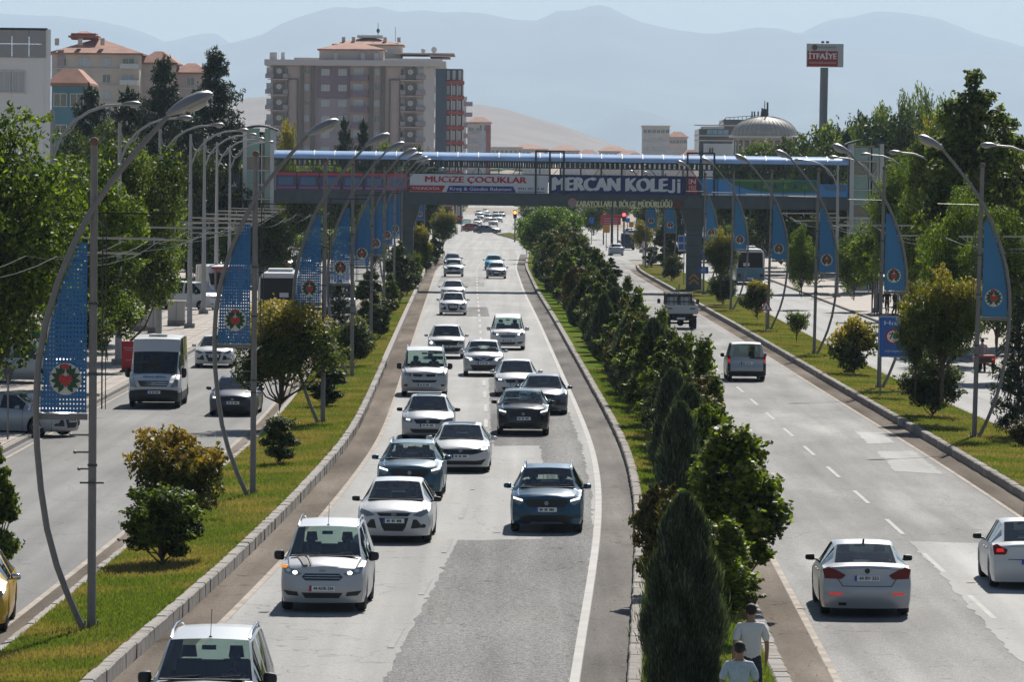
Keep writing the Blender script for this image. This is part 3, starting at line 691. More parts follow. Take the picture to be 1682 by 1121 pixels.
def dome():
    Y = 600; S = F / Y; c = at(1259, 225, Y); t = thing('domed_building', 'grey ribbed dome on a windowed drum with masts on top', 'building', (c.x, Y + 5, 0)); z = lambda py: at(1259, py, Y).z
    r = 55 / S; z0 = z(223); zt = z(190)
    dm = mat('dome_lead', (.46, .42, .37), .6, metal=.0, var=.12, vscale=1.5)
    prof = [(r * math.cos(a) ** .95 if math.cos(a) > .02 else .02, z0 + (zt - z0) * math.sin(a)) for a in np.linspace(0, math.pi / 2, 12)]
    MB().lathe(prof, 40).build('dome', dm, t, smooth=40)
    rb = MB()
    for k in range(40):
        a = 2 * math.pi * k / 40; rb.tube([((p[0] + .01) * math.cos(a), (p[0] + .01) * math.sin(a), p[1] + .01) for p in prof], .03, 4)
    rb.build('rib', mat('dome_rib', (.33, .31, .28), .7), t)
    MB().lathe([(r + .25, z0 - .25), (r + .3, z0), (r - .05, z0 + .05)], 40).build('cornice', M_lgrey, t)
    MB().lathe([(r * .93, 0), (r * .93, z0 - .1)], 24).build('drum', M_taupe, t)
    for k in range(24):
        a = 2 * math.pi * (k + .5) / 24
        if math.sin(a) < .4:
            o = MB().box((0, 0, 0), (.55, .12, 1.9)).build('window', M_glass, t); o.location = (r * .935 * math.cos(a), r * .935 * math.sin(a), z0 - 1.5); o.rotation_euler = (0, 0, a + math.pi / 2)
    m_ = MB(); m_.lathe([(.5, zt - .1), (.45, zt + .6), (.2, zt + .9)], 10); m_.tube([(0, 0, zt), (0, 0, zt + 1.9)], .05, 5); m_.tube([(.35, 0, zt + .6), (.35, 0, zt + 1.7)], .12, 5); m_.tube([(-.3, 0, zt), (-.3, 0, zt + 1.0)], .1, 5); m_.build('mast', M_dark, t)
dome()
simple_building('small_house', 'low house with red roof between the tower blocks and the glass office', 1126, 1148, 246, 900, 10, M_taupe, 2, 2, 'hip', 1)
# hazy town on the rising plain
rnd = random.Random(11)
twn = [(806, 858, 243, 'white roofed shed'), (835, 900, 237, 'long apartment row'), (905, 952, 239, 'block of flats'), (948, 985, 246, 'small house'), (985, 1030, 240, 'apartment block'), (1012, 1056, 247, 'terraced house'), (860, 905, 250, 'low house'), (920, 975, 253, 'row of houses'), (1030, 1058, 251, 'small block'), (975, 1022, 254, 'long low house')]
for i, (x0, x1, ty, kd) in enumerate(twn):
    Y = 2300 - (ty - 237) * 38
    where = ['left of the others', 'under the foot of the brown hill', 'in the middle of the hazy town', 'right of the middle', 'below the hill slope end', 'next to the hazy towers', 'low in the left of the town', 'low in the middle of the town', 'just left of the pale tower', 'lowest right of the town'][i]
    simple_building('far_building', f'hazy {kd} with ' + ('white' if i == 0 else 'terracotta') + f' roof, {where}', x0, x1, ty, Y, 14, [M_cream, M_lgrey, M_taupe][i % 3], 3, max(3, int((x1 - x0) / 7)), 'flat' if i == 0 else 'hip', 2.2, group='distant town buildings', base=terr(0, Y) - 3)
# ------------------------------------------------------------------ foliage
LM = dict(
    plane=leafmat('leaf_plane', (.020, .042, .008), (.15, .215, .028), tip=(.30, .36, .055), transl=.5),
    plane2=leafmat('leaf_plane_dark', (.017, .034, .008), (.155, .205, .034), tip=(.30, .34, .06), transl=.45),
    photinia=leafmat('leaf_photinia', (.024, .042, .010), (.105, .14, .024), tip=(.50, .36, .07), transl=.42),
    bush=leafmat('leaf_bush', (.017, .032, .008), (.16, .225, .034), tip=(.33, .36, .07), transl=.45),
    dark=leafmat('leaf_dark', (.013, .025, .009), (.085, .118, .030), tip=(.19, .22, .06), transl=.35),
    red=leafmat('leaf_reddish', (.03, .04, .014), (.12, .12, .04), tip=(.28, .12, .06), transl=.38),
    jun=leafmat('leaf_juniper', (.014, .025, .018), (.075, .105, .07), tip=(.26, .32, .20), transl=.25),
    pine=leafmat('leaf_pine', (.013, .024, .013), (.045, .068, .032), tip=(.09, .115, .055), transl=.15),
    willow=leafmat('leaf_willow', (.04, .08, .012), (.16, .25, .035), tip=(.28, .36, .06), transl=.45),
    yellow=leafmat('leaf_yellow', (.12, .11, .02), (.28, .24, .05), tip=(.4, .32, .07), transl=.45))
M_bark = mat('bark', (.085, .065, .05), .95, var=.3, vscale=6, bump=.6, bscale=14)
M_barkg = mat('bark_pale', (.17, .145, .12), .95, var=.25, vscale=6, bump=.5, bscale=14)
def unit(g, n):
    v = g.normal(size=(n, 3)); return v / np.linalg.norm(v, axis=1)[:, None]
def crown(name, g, blobs, n, size, m, tiptop=0.0, tiprand=.1, shell=.21, up=.15, aspect=.5, zr=None, flat=0, sprig=.13):
    """blobs: (x,y,z,rx,ry,rz); leaves sit mostly on each clump's shell, some inside"""
    B = np.array(blobs); wgt = (B[:, 3] * B[:, 4] + B[:, 5] * B[:, 3]); k = g.choice(len(B), n, p=wgt / wgt.sum())
    d = unit(g, n); r = 1 - np.abs(g.normal(0, shell, n)); r = np.where(g.random(n) < .12, g.random(n) ** .5, r)
    r *= 1 + .22 * np.sin(d[:, 0] * 5 + k) * np.sin(d[:, 2] * 6 + k * 2.1)
    p = B[k, :3] + d * B[k, 3:6] * r[:, None]
    # sprigs: short twigs of leaves reaching out of the clumps, so the outline is ragged
    ns = int(n * sprig); tw = g.integers(0, max(6, len(B) * 3), ns); td = unit(g, max(6, len(B) * 3)); td[:, 2] = np.abs(td[:, 2]) * .9 + .1; tb_ = g.integers(0, len(B), len(td)); q_ = g.uniform(.7, 1.55, ns)
    kk = tb_[tw]; p[:ns] = B[kk, :3] + td[tw] * B[kk, 3:6] * q_[:, None] + g.normal(0, 1, (ns, 3)) * B[kk, 3:4] * .09; k = k.copy(); k[:ns] = kk
    nrm = d + unit(g, n) * .9 + np.array([0, 0, up]); nrm /= np.linalg.norm(nrm, axis=1)[:, None]
    t = unit(g, n); u = np.cross(nrm, t); u /= np.linalg.norm(u, axis=1)[:, None] + 1e-9; v = np.cross(nrm, u)
    s = size * g.uniform(.6, 1.35, n)[:, None]
    if zr is None: zr = (p[:, 2].min(), p[:, 2].max())
    hz_ = (p[:, 2] - zr[0]) / (zr[1] - zr[0] + 1e-6)
    cl = np.array([random.Random(int(i) * 7 + 1).random() for i in range(len(B))])[k]
    tint = .1 + .65 * cl + g.normal(0, .25, n)
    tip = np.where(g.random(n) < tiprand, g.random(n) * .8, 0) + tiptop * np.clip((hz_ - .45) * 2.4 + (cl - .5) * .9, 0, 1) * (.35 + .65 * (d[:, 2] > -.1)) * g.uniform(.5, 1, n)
    return leafmesh(name, p, u * s, v * s * aspect, tint, tip, m)
def tree_proto(seed, H, cw, cb, nb, n, size, m, trunk_r, br=.26, lean=0, shape='round', bark=None, **kw):
    """returns meshes (trunk with limbs, crown). cb = crown base height, cw = crown width"""
    g = np.random.default_rng(seed); rnd = random.Random(seed); blobs = []; ch = H - cb
    for i in range(nb):
        for _ in range(50):
            q = unit(g, 1)[0] * g.random() ** .38
            z = q[2] * .5 + .5
            env = {'round': 1, 'cone': 1.25 * (1 - z) ** .8 + .12, 'egg': min(1, 1.3 * (1 - z) ** .7 + .05), 'col': .95 - .5 * z ** 3, 'wide': 1}[shape]
            x, y = q[0] * cw / 2 * env * .8, q[1] * cw / 2 * env * .8
            break
        s = br * cw * g.uniform(.55, 1.1) * (.55 + .45 * (1 - z) if shape in ('cone', 'egg') else 1)
        s = min(s, ch * .35)
        blobs.append((x, y, cb + s * .7 + z * (ch - 1.5 * s), s, s, s * (.85 if shape != 'col' else 1.4)))
    tb = MB(); zt = cb + ch * .55
    pts = [(lean * (z / H) ** 1.5 + .04 * math.sin(z * 3), .03 * math.cos(z * 2), z) for z in np.linspace(-.05, zt, 7)]
    tb.tube(pts, [trunk_r * (1.35 if i == 0 else 1) * (1 - .75 * i / 6) for i in range(7)], 8)
    for b_ in blobs[::2]:
        z0 = max(cb * .75, b_[2] - .35 * cw) if cb > .3 else rnd.uniform(.05, b_[2] * .5 + .06); z0 = min(z0, zt - .1); f = max(0.0, z0 / H)
        a = Vector((lean * f ** 1.5, 0, z0)); e = Vector(b_[:3]); mm = (a + e) / 2 + Vector((0, 0, -.06 * cw))
        tb.tube([a, mm, e], [trunk_r * .42, trunk_r * .28, trunk_r * .1], 5)
    return tb.mesh('trunk', bark or M_bark, 60), crown('crown', g, blobs, n, size, m, **kw)
def cone_proto(seed, H, wd, n, m, size, trunk_r=.06, ridge=1.0, z0=.03):
    """upright juniper: dense feathery sprays pointing up and out"""
    g = np.random.default_rng(seed); z = g.random(n) ** 1.15; a = g.uniform(0, 2 * math.pi, n)
    env = np.minimum(1, .8 + z * 1.2) * np.minimum(1, (z * 8 + .2) ** .5) * (1 - z ** 3.4) ** .7 + .03
    rr = env * wd / 2 * (1 - np.abs(g.normal(0, .16, n)) + .30 * (g.random(n) < .08) * g.random(n)) * (1 + .13 * ridge * np.sin(a * 7 + z * 5) * np.sin(a * 3 + 8 * z) + .12 * ridge * np.sin(z * 27 + a * 4) + .12 * ridge * np.sin(z * 11 + a * 2 + 1))
    inner = g.random(n) < .22; rr = np.where(inner, rr * g.uniform(.3, .9, n), rr)
    p = np.stack([rr * np.cos(a), rr * np.sin(a), z0 + z * H], 1)
    d = np.stack([np.cos(a) * .36, np.sin(a) * .36, np.ones(n)], 1) + g.normal(0, .2, (n, 3)); d /= np.linalg.norm(d, axis=1)[:, None]
    s = size * g.uniform(.6, 1.5, n)[:, None]; v = np.cross(d, unit(g, n)); v /= np.linalg.norm(v, axis=1)[:, None]
    tint = .35 + .35 * np.sin(a * 7 + z * 5) * np.sin(z * 20 + a * 2) + g.normal(0, .2, n)
    tip = np.clip(g.normal(-.1, .45, n), 0, 1) * (~inner)
    tb = MB(); tb.tube([(0, 0, -.05), (0, 0, H * .5), (0, 0, H * .92)], [trunk_r, trunk_r * .7, .01], 7)
    return tb.mesh('trunk', M_bark, 60), leafmesh('crown', p + d * s * .5, d * s, v * s * .11, tint, tip, m)
def pine_proto(seed, H, wd, cb, n, m, size, layers=11):
    g = np.random.default_rng(seed); blobs = []; tb = MB()
    tb.tube([(0, 0, -.1), (0, 0, H * .5), (0, 0, H * .97)], [wd * .035, wd * .022, .03], 7)
    for i in range(layers):
        t = i / (layers - 1); z = cb + (H - cb) * (t ** .9) * .97; rad = wd / 2 * (1 - t) ** .62 * g.uniform(.8, 1.1) + .15; k = max(3, int(8 - 4 * t))
        for j in range(k):
            a = 2 * math.pi * (j + g.random() * .7) / k; rj = rad * g.uniform(.72, 1.1)
            for f in (.5, .95):
                s = wd * .105 * (1.1 - .5 * t) * g.uniform(.8, 1.25)
                blobs.append((rj * f * math.cos(a), rj * f * math.sin(a), z + .16 * rj * f + g.normal(0, .15), s * 1.25, s * 1.25, s * .8))
            tb.tube([(0, 0, z - .1), (rj * .95 * math.cos(a), rj * .95 * math.sin(a), z + .15 * rj)], [.06, .02], 4)
    blobs.append((0, 0, H * .96, .35, .35, .8))
    return tb.mesh('trunk', M_bark, 60), crown('crown', g, blobs, n, size, m, aspect=.22, up=.5, shell=.3, tiprand=.12, sprig=.2)

PR = {}
def proto(k, fn): PR[k] = fn
PR['plane_a'] = tree_proto(1, 10, 8.2, 1.0, 80, 60000, .085, LM['plane'], .19, .145, tiprand=.22)
PR['plane_b'] = tree_proto(2, 10, 6.4, 1.7, 64, 42000, .085, LM['plane'], .16, .155, tiprand=.22)
PR['plane_d'] = tree_proto(3, 11, 7.6, 1.2, 72, 42000, .095, LM['plane2'], .2, .15, tiprand=.12)
PR['street'] = tree_proto(4, 5.2, 3.2, 1.6, 34, 8000, .09, LM['plane'], .07, .18, tiprand=.3)
PR['poplar'] = tree_proto(5, 15, 7.4, 1.2, 120, 46000, .13, LM['plane2'], .25, .13, shape='egg', tiprand=.25)
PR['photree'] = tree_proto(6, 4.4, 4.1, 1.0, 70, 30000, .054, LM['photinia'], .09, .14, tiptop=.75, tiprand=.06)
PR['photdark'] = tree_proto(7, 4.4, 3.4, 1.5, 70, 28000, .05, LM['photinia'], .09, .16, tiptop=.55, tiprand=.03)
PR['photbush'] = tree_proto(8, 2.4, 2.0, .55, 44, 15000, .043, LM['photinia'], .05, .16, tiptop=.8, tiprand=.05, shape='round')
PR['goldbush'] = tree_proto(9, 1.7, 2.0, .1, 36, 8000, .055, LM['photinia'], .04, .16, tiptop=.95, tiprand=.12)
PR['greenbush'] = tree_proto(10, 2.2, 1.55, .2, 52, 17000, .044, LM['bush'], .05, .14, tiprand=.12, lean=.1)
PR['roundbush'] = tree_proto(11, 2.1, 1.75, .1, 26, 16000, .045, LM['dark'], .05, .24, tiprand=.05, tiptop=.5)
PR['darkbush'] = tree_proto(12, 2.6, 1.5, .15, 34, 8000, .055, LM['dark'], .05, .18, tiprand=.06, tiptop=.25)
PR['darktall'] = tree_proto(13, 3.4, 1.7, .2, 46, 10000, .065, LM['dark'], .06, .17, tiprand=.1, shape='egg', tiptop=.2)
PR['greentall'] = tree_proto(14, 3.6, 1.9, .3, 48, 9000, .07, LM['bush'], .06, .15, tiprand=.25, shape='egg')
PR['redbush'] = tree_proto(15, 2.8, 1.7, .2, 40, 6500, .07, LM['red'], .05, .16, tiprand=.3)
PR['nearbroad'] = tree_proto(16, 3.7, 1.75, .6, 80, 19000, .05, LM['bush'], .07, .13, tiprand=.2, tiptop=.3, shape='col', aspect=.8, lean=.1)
PR['jun_near'] = cone_proto(17, 3.85, 1.85, 80000, LM['jun'], .07)
PR['jun_a'] = cone_proto(18, 3.0, 1.3, 32000, LM['jun'], .075)
PR['jun_b'] = cone_proto(19, 3.4, 1.15, 26000, LM['jun'], .085)
PR['willow'] = tree_proto(20, 5.4, 6.4, .6, 70, 20000, .12, LM['willow'], .15, .15, tiprand=.1)
PR['pine_a'] = pine_proto(21, 17, 8.5, 2.5, 26000, LM['pine'], .26, 13)
PR['pine_b'] = pine_proto(22, 13, 9, 1.5, 22000, LM['pine'], .26, 9)
PR['roundtree'] = tree_proto(23, 11, 8.5, 1.2, 56, 15000, .18, LM['plane2'], .2, .16, tiprand=.15)
PR['darktree'] = tree_proto(24, 11, 9, 1.0, 52, 14000, .18, LM['dark'], .2, .17, tiprand=.05)
PR['yellowtree'] = tree_proto(25, 9, 6, 1.5, 26, 11000, .16, LM['yellow'], .15, .22)
LM['orange'] = leafmat('leaf_orange', (.025, .038, .010), (.10, .115, .025), tip=(.42, .25, .05), transl=.4)
PR['photorange'] = tree_proto(29, 2.4, 2.0, .5, 40, 11000, .046, LM['orange'], .05, .15, tiptop=.75, tiprand=.06)
PR['cedar'] = pine_proto(26, 3.6, 2.3, .3, 7000, LM['pine'], .1, 9)
PR['spindly'] = tree_proto(27, 4.4, .95, .9, 20, 2600, .062, LM['bush'], .035, .3, tiprand=.35, shape='col', aspect=.8)
PR['topiary'] = tree_proto(28, 1.6, 1.25, .55, 12, 5000, .045, LM['bush'], .05, .3, tiprand=.15)

def plant(kind, label, px, py, pyt=None, wpx=None, name=None, cat='tree', group=None, Y=None, X=None, z=None, H=None, Wm=None, rz=None):
    """base at pixel (px,py) on the ground (or X,Y); scaled to reach pixel row pyt and width wpx"""
    tm, cm = PR[kind]
    if Y is None: p = G(px, py, .12 if z is None else z); X, Y = p.x, p.y; zb = 0
    zb = .1 if z is None else z - .02
    s = F / Y
    co = cm.vertices; k0 = _ext.get(cm.name)
    if k0 is None:
        a = np.empty(len(co) * 3); co.foreach_get('co', a); a = a.reshape(-1, 3); k0 = (np.percentile(a[:, 2], 99.7), np.percentile(np.abs(a[:, 0]), 98) * 2); _ext[cm.name] = k0
    if H is None: H = (at(px, pyt, Y).z - zb) if pyt is not None else k0[0]
    Wd = Wm if Wm else (wpx / s if wpx else k0[1] * H / k0[0])
    t = thing(name or ('tree' if cat == 'tree' else 'shrub'), label, cat, (X, Y, zb), rz if rz is not None else random.uniform(0, 6.28), group)
    t.scale = (Wd / k0[1], Wd / k0[1], H / k0[0])
    link(bpy.data.objects.new('trunk', tm), t); c = link(bpy.data.objects.new('crown', cm), t); c['kind'] = 'stuff'
    return t
_ext = {}
# ------------------------------------------------------------------ banner lamps on the medians
def holes_mat(name, col, pitch=(.066, .086)):
    m = bpy.data.materials.new(name); m.use_nodes = True; n = m.node_tree; L = n.links.new; N = n.nodes.new; b = n.nodes['Principled BSDF']
    b.inputs['Base Color'].default_value = (*col, 1); b.inputs['Roughness'].default_value = .5
    tc = N('ShaderNodeTexCoord'); sp = N('ShaderNodeSeparateXYZ'); L(tc.outputs['Object'], sp.inputs[0]); fs = []
    for ax, p in (('X', pitch[0]), ('Z', pitch[1])):
        d = N('ShaderNodeMath'); d.operation = 'DIVIDE'; L(sp.outputs[ax], d.inputs[0]); d.inputs[1].default_value = p
        f = N('ShaderNodeMath'); f.operation = 'FRACT'; L(d.outputs[0], f.inputs[0])
        s = N('ShaderNodeMath'); s.operation = 'SUBTRACT'; L(f.outputs[0], s.inputs[0]); s.inputs[1].default_value = .5
        q = N('ShaderNodeMath'); q.operation = 'POWER'; L(s.outputs[0], q.inputs[0]); q.inputs[1].default_value = 2; fs.append(q)
    a = N('ShaderNodeMath'); a.operation = 'ADD'; L(fs[0].outputs[0], a.inputs[0]); L(fs[1].outputs[0], a.inputs[1])
    g = N('ShaderNodeMath'); g.operation = 'GREATER_THAN'; L(a.outputs[0], g.inputs[0]); g.inputs[1].default_value = .045
    L(g.outputs[0], b.inputs['Alpha']); return m
M_flag = holes_mat('perforated_blue_panel', (.022, .15, .36))
M_flag2 = mat('blue_panel', (.035, .185, .38), .5)
M_egreen = mat('emblem_green', (.012, .07, .035), .5); M_ered = mat('emblem_red', (.42, .025, .018), .4); M_ewhite = mat('emblem_white', (.62, .60, .54), .5)
M_lamp = mat('lamp_housing', (.30, .29, .285), .4, metal=.4); M_lens = mat('lamp_lens', (.42, .41, .37), .25)
M_rust = mat('rust', (.17, .10, .07), .8)
def lamp_head(parent, base, tip, s=1.0, lens=True):
    """flattened drop-shaped street light head from base (arm end) to tip"""
    a, e = Vector(base), Vector(tip); d = (e - a); L_ = d.length; d.normalize(); up = Vector((0, 0, 1)); side = d.cross(up).normalized(); nn = side.cross(d).normalized()
    prof = [(0, .05), (.08, .075), (.25, .12), (.5, .15), (.75, .145), (.93, .09), (1, .02)]; vs = []; fs = []; n = 10
    for t, r in prof:
        for j in range(n):
            an = 2 * math.pi * j / n; q = r * math.sin(an); q = q * .9 if q > 0 else q * .45
            vs.append(a + d * (t * L_) + side * (r * math.cos(an) * s * 1.05) + nn * (q * s + .02))
    for i in range(len(prof) - 1):
        for j in range(n): fs.append((i * n + j, i * n + (j + 1) % n, (i + 1) * n + (j + 1) % n, (i + 1) * n + j))
    fs += [tuple(range(n))]
    MB().add(vs, fs).build('lamp_head', M_lamp, parent, smooth=50)
    c = a + d * (.62 * L_) - nn * .045 * s; b = MB(); b.ball((0, 0, 0), (.24 * L_, .115 * s, .06 * s), 10)
    b.v = [tuple(c + d * p[0] + side * p[1] + nn * p[2]) for p in b.v]; b.build('lamp_lens', M_lens, parent, smooth=60)
ARC = [(-.14, .0), (-.42, .62), (-.66, 1.25), (-.85, 1.95), (-.97, 2.7), (-1.05, 3.5), (-1.08, 4.3), (-1.04, 5.1), (-.90, 5.9), (-.66, 6.7), (-.35, 7.45), (.0, 8.12), (.45, 8.75), (.95, 9.35), (1.42, 9.88)]
def arcx(z): return float(np.interp(z, [p[1] for p in ARC], [p[0] for p in ARC]))
def banner_lamp(sg, panel=True, holes=True):
    t = thing('banner_lamp', 'x', 'street lamp')
    MB().tube([(0, 0, 0), (0, 0, 9.3)], [.085, .07], 12).build('pole', M_steel, t, smooth=40)
    b = MB(); b.ball((0, 0, 9.36), .10, 8); b.build('pole_cap', M_rust, t, smooth=60)
    b = MB(); b.box((0, 0, .03), (.42, .36, .05)); [b.box((x, y, .12), (.02, .12, .16)) for x, y in ((.12, 0), (-.12, 0))]; b.build('base_plate', M_dark, t)
    MB().tube([(sg * x, -.11, z) for x, z in ARC], [.062] * 11 + [.058, .054, .05, .045], 10).build('curved_arm', M_steel, t, smooth=40)
    lamp_head(t, (sg * 1.40, -.11, 9.86), (sg * 2.28, -.11, 10.28), 1.35)
    if panel:
        zs = np.linspace(4.18, 7.45, 18); L_ = [(sg * (arcx(z) + .08), z) for z in zs]; R_ = [(sg * -.12, z) for z in zs]
        L_[0] = (sg * -1.0, 4.18); poly = [p for p in L_] + [(sg * -.12, 7.5)] + R_[::-1]
        vs = []; fs = []
        for i, z in enumerate(zs): vs += [(L_[i][0], 0, z), (R_[i][0], 0, z)]
        fs = [(2 * i, 2 * i + 1, 2 * i + 3, 2 * i + 2) for i in range(len(zs) - 1)]
        v2 = vs + [(x, .012, z) for x, y, z in vs]; k = len(vs); fs = fs + [tuple(j + k for j in f[::-1]) for f in fs]
        MB().add(v2, fs).build('perforated_panel', M_flag if holes else M_flag2, t)
        b = MB(); b.box((sg * -.56, 0, 4.10), (.92, .06, .12)); b.build('panel_rail', M_steel, t)
        e = MB(); cx, cz, r = sg * -.52, 4.82, .305; e.lathe([(.001, -.028), (r, -.028), (r, .015)], 24, (cx, 0, cz), 'Y'); d = e.build('emblem', M_ewhite, t)
        lf = MB()
        for k, a in enumerate([-62, -35, -8, 20, 48, 132, 160, 188, 215, 242, 70, 110]):
            a = R(a); c = Vector((math.cos(a), math.sin(a))); nrm = Vector((-c.y, c.x)); r0, r1 = .10, .298
            pts = [c * r0, c * (r0 + .06) + nrm * .05, c * (r0 + .11) + nrm * .046, c * r1, c * (r0 + .11) - nrm * .046, c * (r0 + .06) - nrm * .05]
            lf.prism([(cx + p.x, cz + p.y) for p in pts], -.045, -.03, plane='XZ')
        lf.build('leaf', M_egreen, d)
        rd = MB(); hp = []
        for q in np.linspace(0, 2 * math.pi, 25)[:-1]:
            hp.append((cx + .0085 * 16 * math.sin(q) ** 3, cz - .02 + .0085 * (13 * math.cos(q) - 5 * math.cos(2 * q) - 2 * math.cos(3 * q) - math.cos(4 * q))))
        rd.prism(hp, -.055, -.031, plane='XZ'); rd.build('fruit', M_ered, d)
        rd = MB(); rd.prism([(cx - .07, cz + .2), (cx + .05, cz + .19), (cx + .06, cz + .27), (cx, cz + .295), (cx - .09, cz + .28)], -.05, -.031, plane='XZ'); rd.build('red_patch', M_ered, d)
    for z in (3.75, 3.42, 3.1):
        b = MB(); k = .42 + (3.75 - z) * -.25; b.tube([(0, 0, z), (sg * -k, 0, z)], .018, 6); b.ball((sg * -k, 0, z), .038, 6); b.build('peg', M_rust if z == 0 else M_steel, t)
    MB().box((0, -.08, 2.84), (.46, .05, .035)).build('cross_bar', M_dark, t)
    for z in (6.25, 4.9, 3.15): MB().lathe([(.088, z), (.096, z), (.096, z + .05), (.088, z + .05)], 12).build('clamp', M_dark, t)
    b = MB(); b.tube([(sg * .17, .02, 8.0), (sg * .17, .02, 4.25)], .016, 5); b.tube([(sg * .24, .02, 8.0), (sg * .24, .02, 4.25)], .01, 5); b.tube([(sg * .08, .02, 8.0), (sg * 1.5, .02, 8.0)], .014, 5); b.build('banner_rod', M_black, t)
    return t
pA = banner_lamp(1); pB = banner_lamp(-1, holes=False)
ORD = ['nearest', 'second nearest', 'third', 'fourth', 'fifth', 'sixth', 'seventh', 'eighth', 'ninth', 'tenth', 'eleventh', 'twelfth']
# left row follows the kerb
left = [G(150, 1050), G(415, 825), G(530, 705), G(578, 627), G(609, 574), G(630, 535), G(647, 504)] + [Vector((-8.8, 395, 0)), Vector((-9.3, 437, 0)), Vector((-9.7, 480, 0)), Vector((-10.3, 523, 0))]
for i, p in enumerate(left):
    o = pA if i == 0 else dup(pA)
    o.location = (p.x, p.y, .16); o.rotation_euler = (0, R([0, .1, .2, -.2, .2, 0, .1, 0, .1, 0, 0][i]), 0)
    o['label'] = f'{ORD[i]} lamp pole on the left median, curved arm with perforated blue sail panel'; o['group'] = 'banner lamps on the left median'
right = [G(1600, 727), G(1443, 645), G(1337, 588), G(1261, 547), G(1200, 514), G(1155, 488), Vector((13.7, 452, 0)), Vector((13.3, 500, 0))]
for i, p in enumerate(right):
    o = pB if i == 0 else dup(pB)
    o.location = (p.x, p.y, .16); o.rotation_euler = (0, R([1.1, .9, .9, 1.0, .8, .6, .3, .2][i]), 0)
    o['label'] = f'{ORD[i]} lamp pole on the right median, curved arm with blue sail panel'; o['group'] = 'banner lamps on the right median'
# banners beyond the footbridge
for i, (px, Y) in enumerate(((1062, 640), (1083, 690), (697, 590))):
    p = at(px, 400, Y); o = dup(pB if px > 900 else pA, (p.x, Y, 0), 0, ['distant banner lamp beyond the footbridge, seen under its right half', 'farther banner lamp just left of the right pier under the bridge', 'distant banner lamp under the left end of the white banner'][i], group='banner lamps beyond the footbridge')

# ------------------------------------------------------------------ trolley columns with lamps on the pavements
M_col = mat('painted_column', (.33, .33, .33), .5, var=.05, vscale=3)
def column(sg, H=11.3):
    t = thing('lamp_column', 'x', 'street lamp')
    MB().tube([(0, 0, 0), (0, 0, 5.2), (0, 0, H)], [.17, .13, .075], 12).build('column', M_col, t, smooth=40)
    MB().box((0, 0, .15), (.6, .6, .3)).build('plinth', M_conc, t)
    a = [(.05, 0, H - 1.75), (.35, 0, H - 1.0), (.8, 0, H - .45), (1.4, 0, H - .05), (2.0, 0, H + .16), (2.7, 0, H + .22)]
    MB().tube([(sg * x, y, z) for x, y, z in a], [.055] * 5 + [.045], 8).build('lamp_arm', M_col, t, smooth=40)
    k = [(.04, 0, H - .35), (.18, 0, H - .85), (.45, 0, H - .98), (.72, 0, H - .80), (.98, 0, H - .32)]
    MB().tube([(sg * x, y, z) for x, y, z in k], .03, 6).build('hook_brace', M_col, t, smooth=40)
    lamp_head(t, (sg * 2.65, 0, H + .2), (sg * 3.4, 0, H + .2), 1.1)
    b = MB(); b.tube([(0, 0, 6.45), (sg * 4.3, 0, 6.42)], .045, 6); b.tube([(0, 0, 5.9), (sg * 3.4, 0, 5.85)], .045, 6); b.tube([(0, 0, 5.6), (sg * -2.2, 0, 5.55)], .05, 6)
    for x in (1.4, 2.6, 3.9): b.tube([(sg * x, 0, 6.5), (sg * x, 0, 6.2)], .03, 5)
    b.build('wire_arm', mat('cream_tube', (.42, .40, .34), .5), t, smooth=40)
    w_ = MB(); w_.tube([(sg * 4.2, 0, 6.4), (sg * 3.2, 0, 5.75), (sg * 2.2, 0, 5.45), (sg * 1.0, 0, 5.3), (0, 0, 5.3)], .012, 4); w_.build('stay_wire', M_offw, t)
    return t
cA = column(1); cB = column(-1, 10.3)
for i, (x, y) in enumerate([(-17.55, 190), (-18.3, 232), (-18.55, 262), (-18.75, 290), (-19.8, 320), (-20.9, 352), (-21.8, 384)]):
    o = cA if i == 0 else dup(cA); o.location = (x, y, .1)
    o['label'] = f'{ORD[i]} tall pale column along the left pavement with hooked lamp arm and wire arms'; o['group'] = 'lamp columns on the left pavement'
for i, (x, y) in enumerate([(24.3, 224), (24.4, 280), (24.6, 306), (24.8, 340), (25, 385)]):
    o = cB if i == 0 else dup(cB); o.location = (x, y, .1)
    o['label'] = f'{ORD[i]} tall grey column along the right pavement with hooked lamp arm and wire arms'; o['group'] = 'lamp columns on the right pavement'
def wire(name, label, pts, sag=.35, r=.011, m=None):
    b = MB()
    for a, e in zip(pts[:-1], pts[1:]):
        a, e = Vector(a), Vector(e); b.tube([a.lerp(e, t) - Vector((0, 0, sag * 4 * t * (1 - t))) for t in np.linspace(0, 1, 7)], r, 4)
    tag(b.build(name, m or M_black), label, 'wire')
wire('overhead_wire', 'overhead wire along the left service road, the one over its middle', [(-14.6, y, 6.3) for y in range(120, 420, 40)])
wire('overhead_wire', 'overhead wire along the left service road, the one nearer the pavement', [(-15.6, y, 6.3) for y in range(120, 420, 40)])
wire('overhead_wire', 'overhead wire along the right service road', [(20.8, y, 6.3) for y in range(150, 420, 45)])

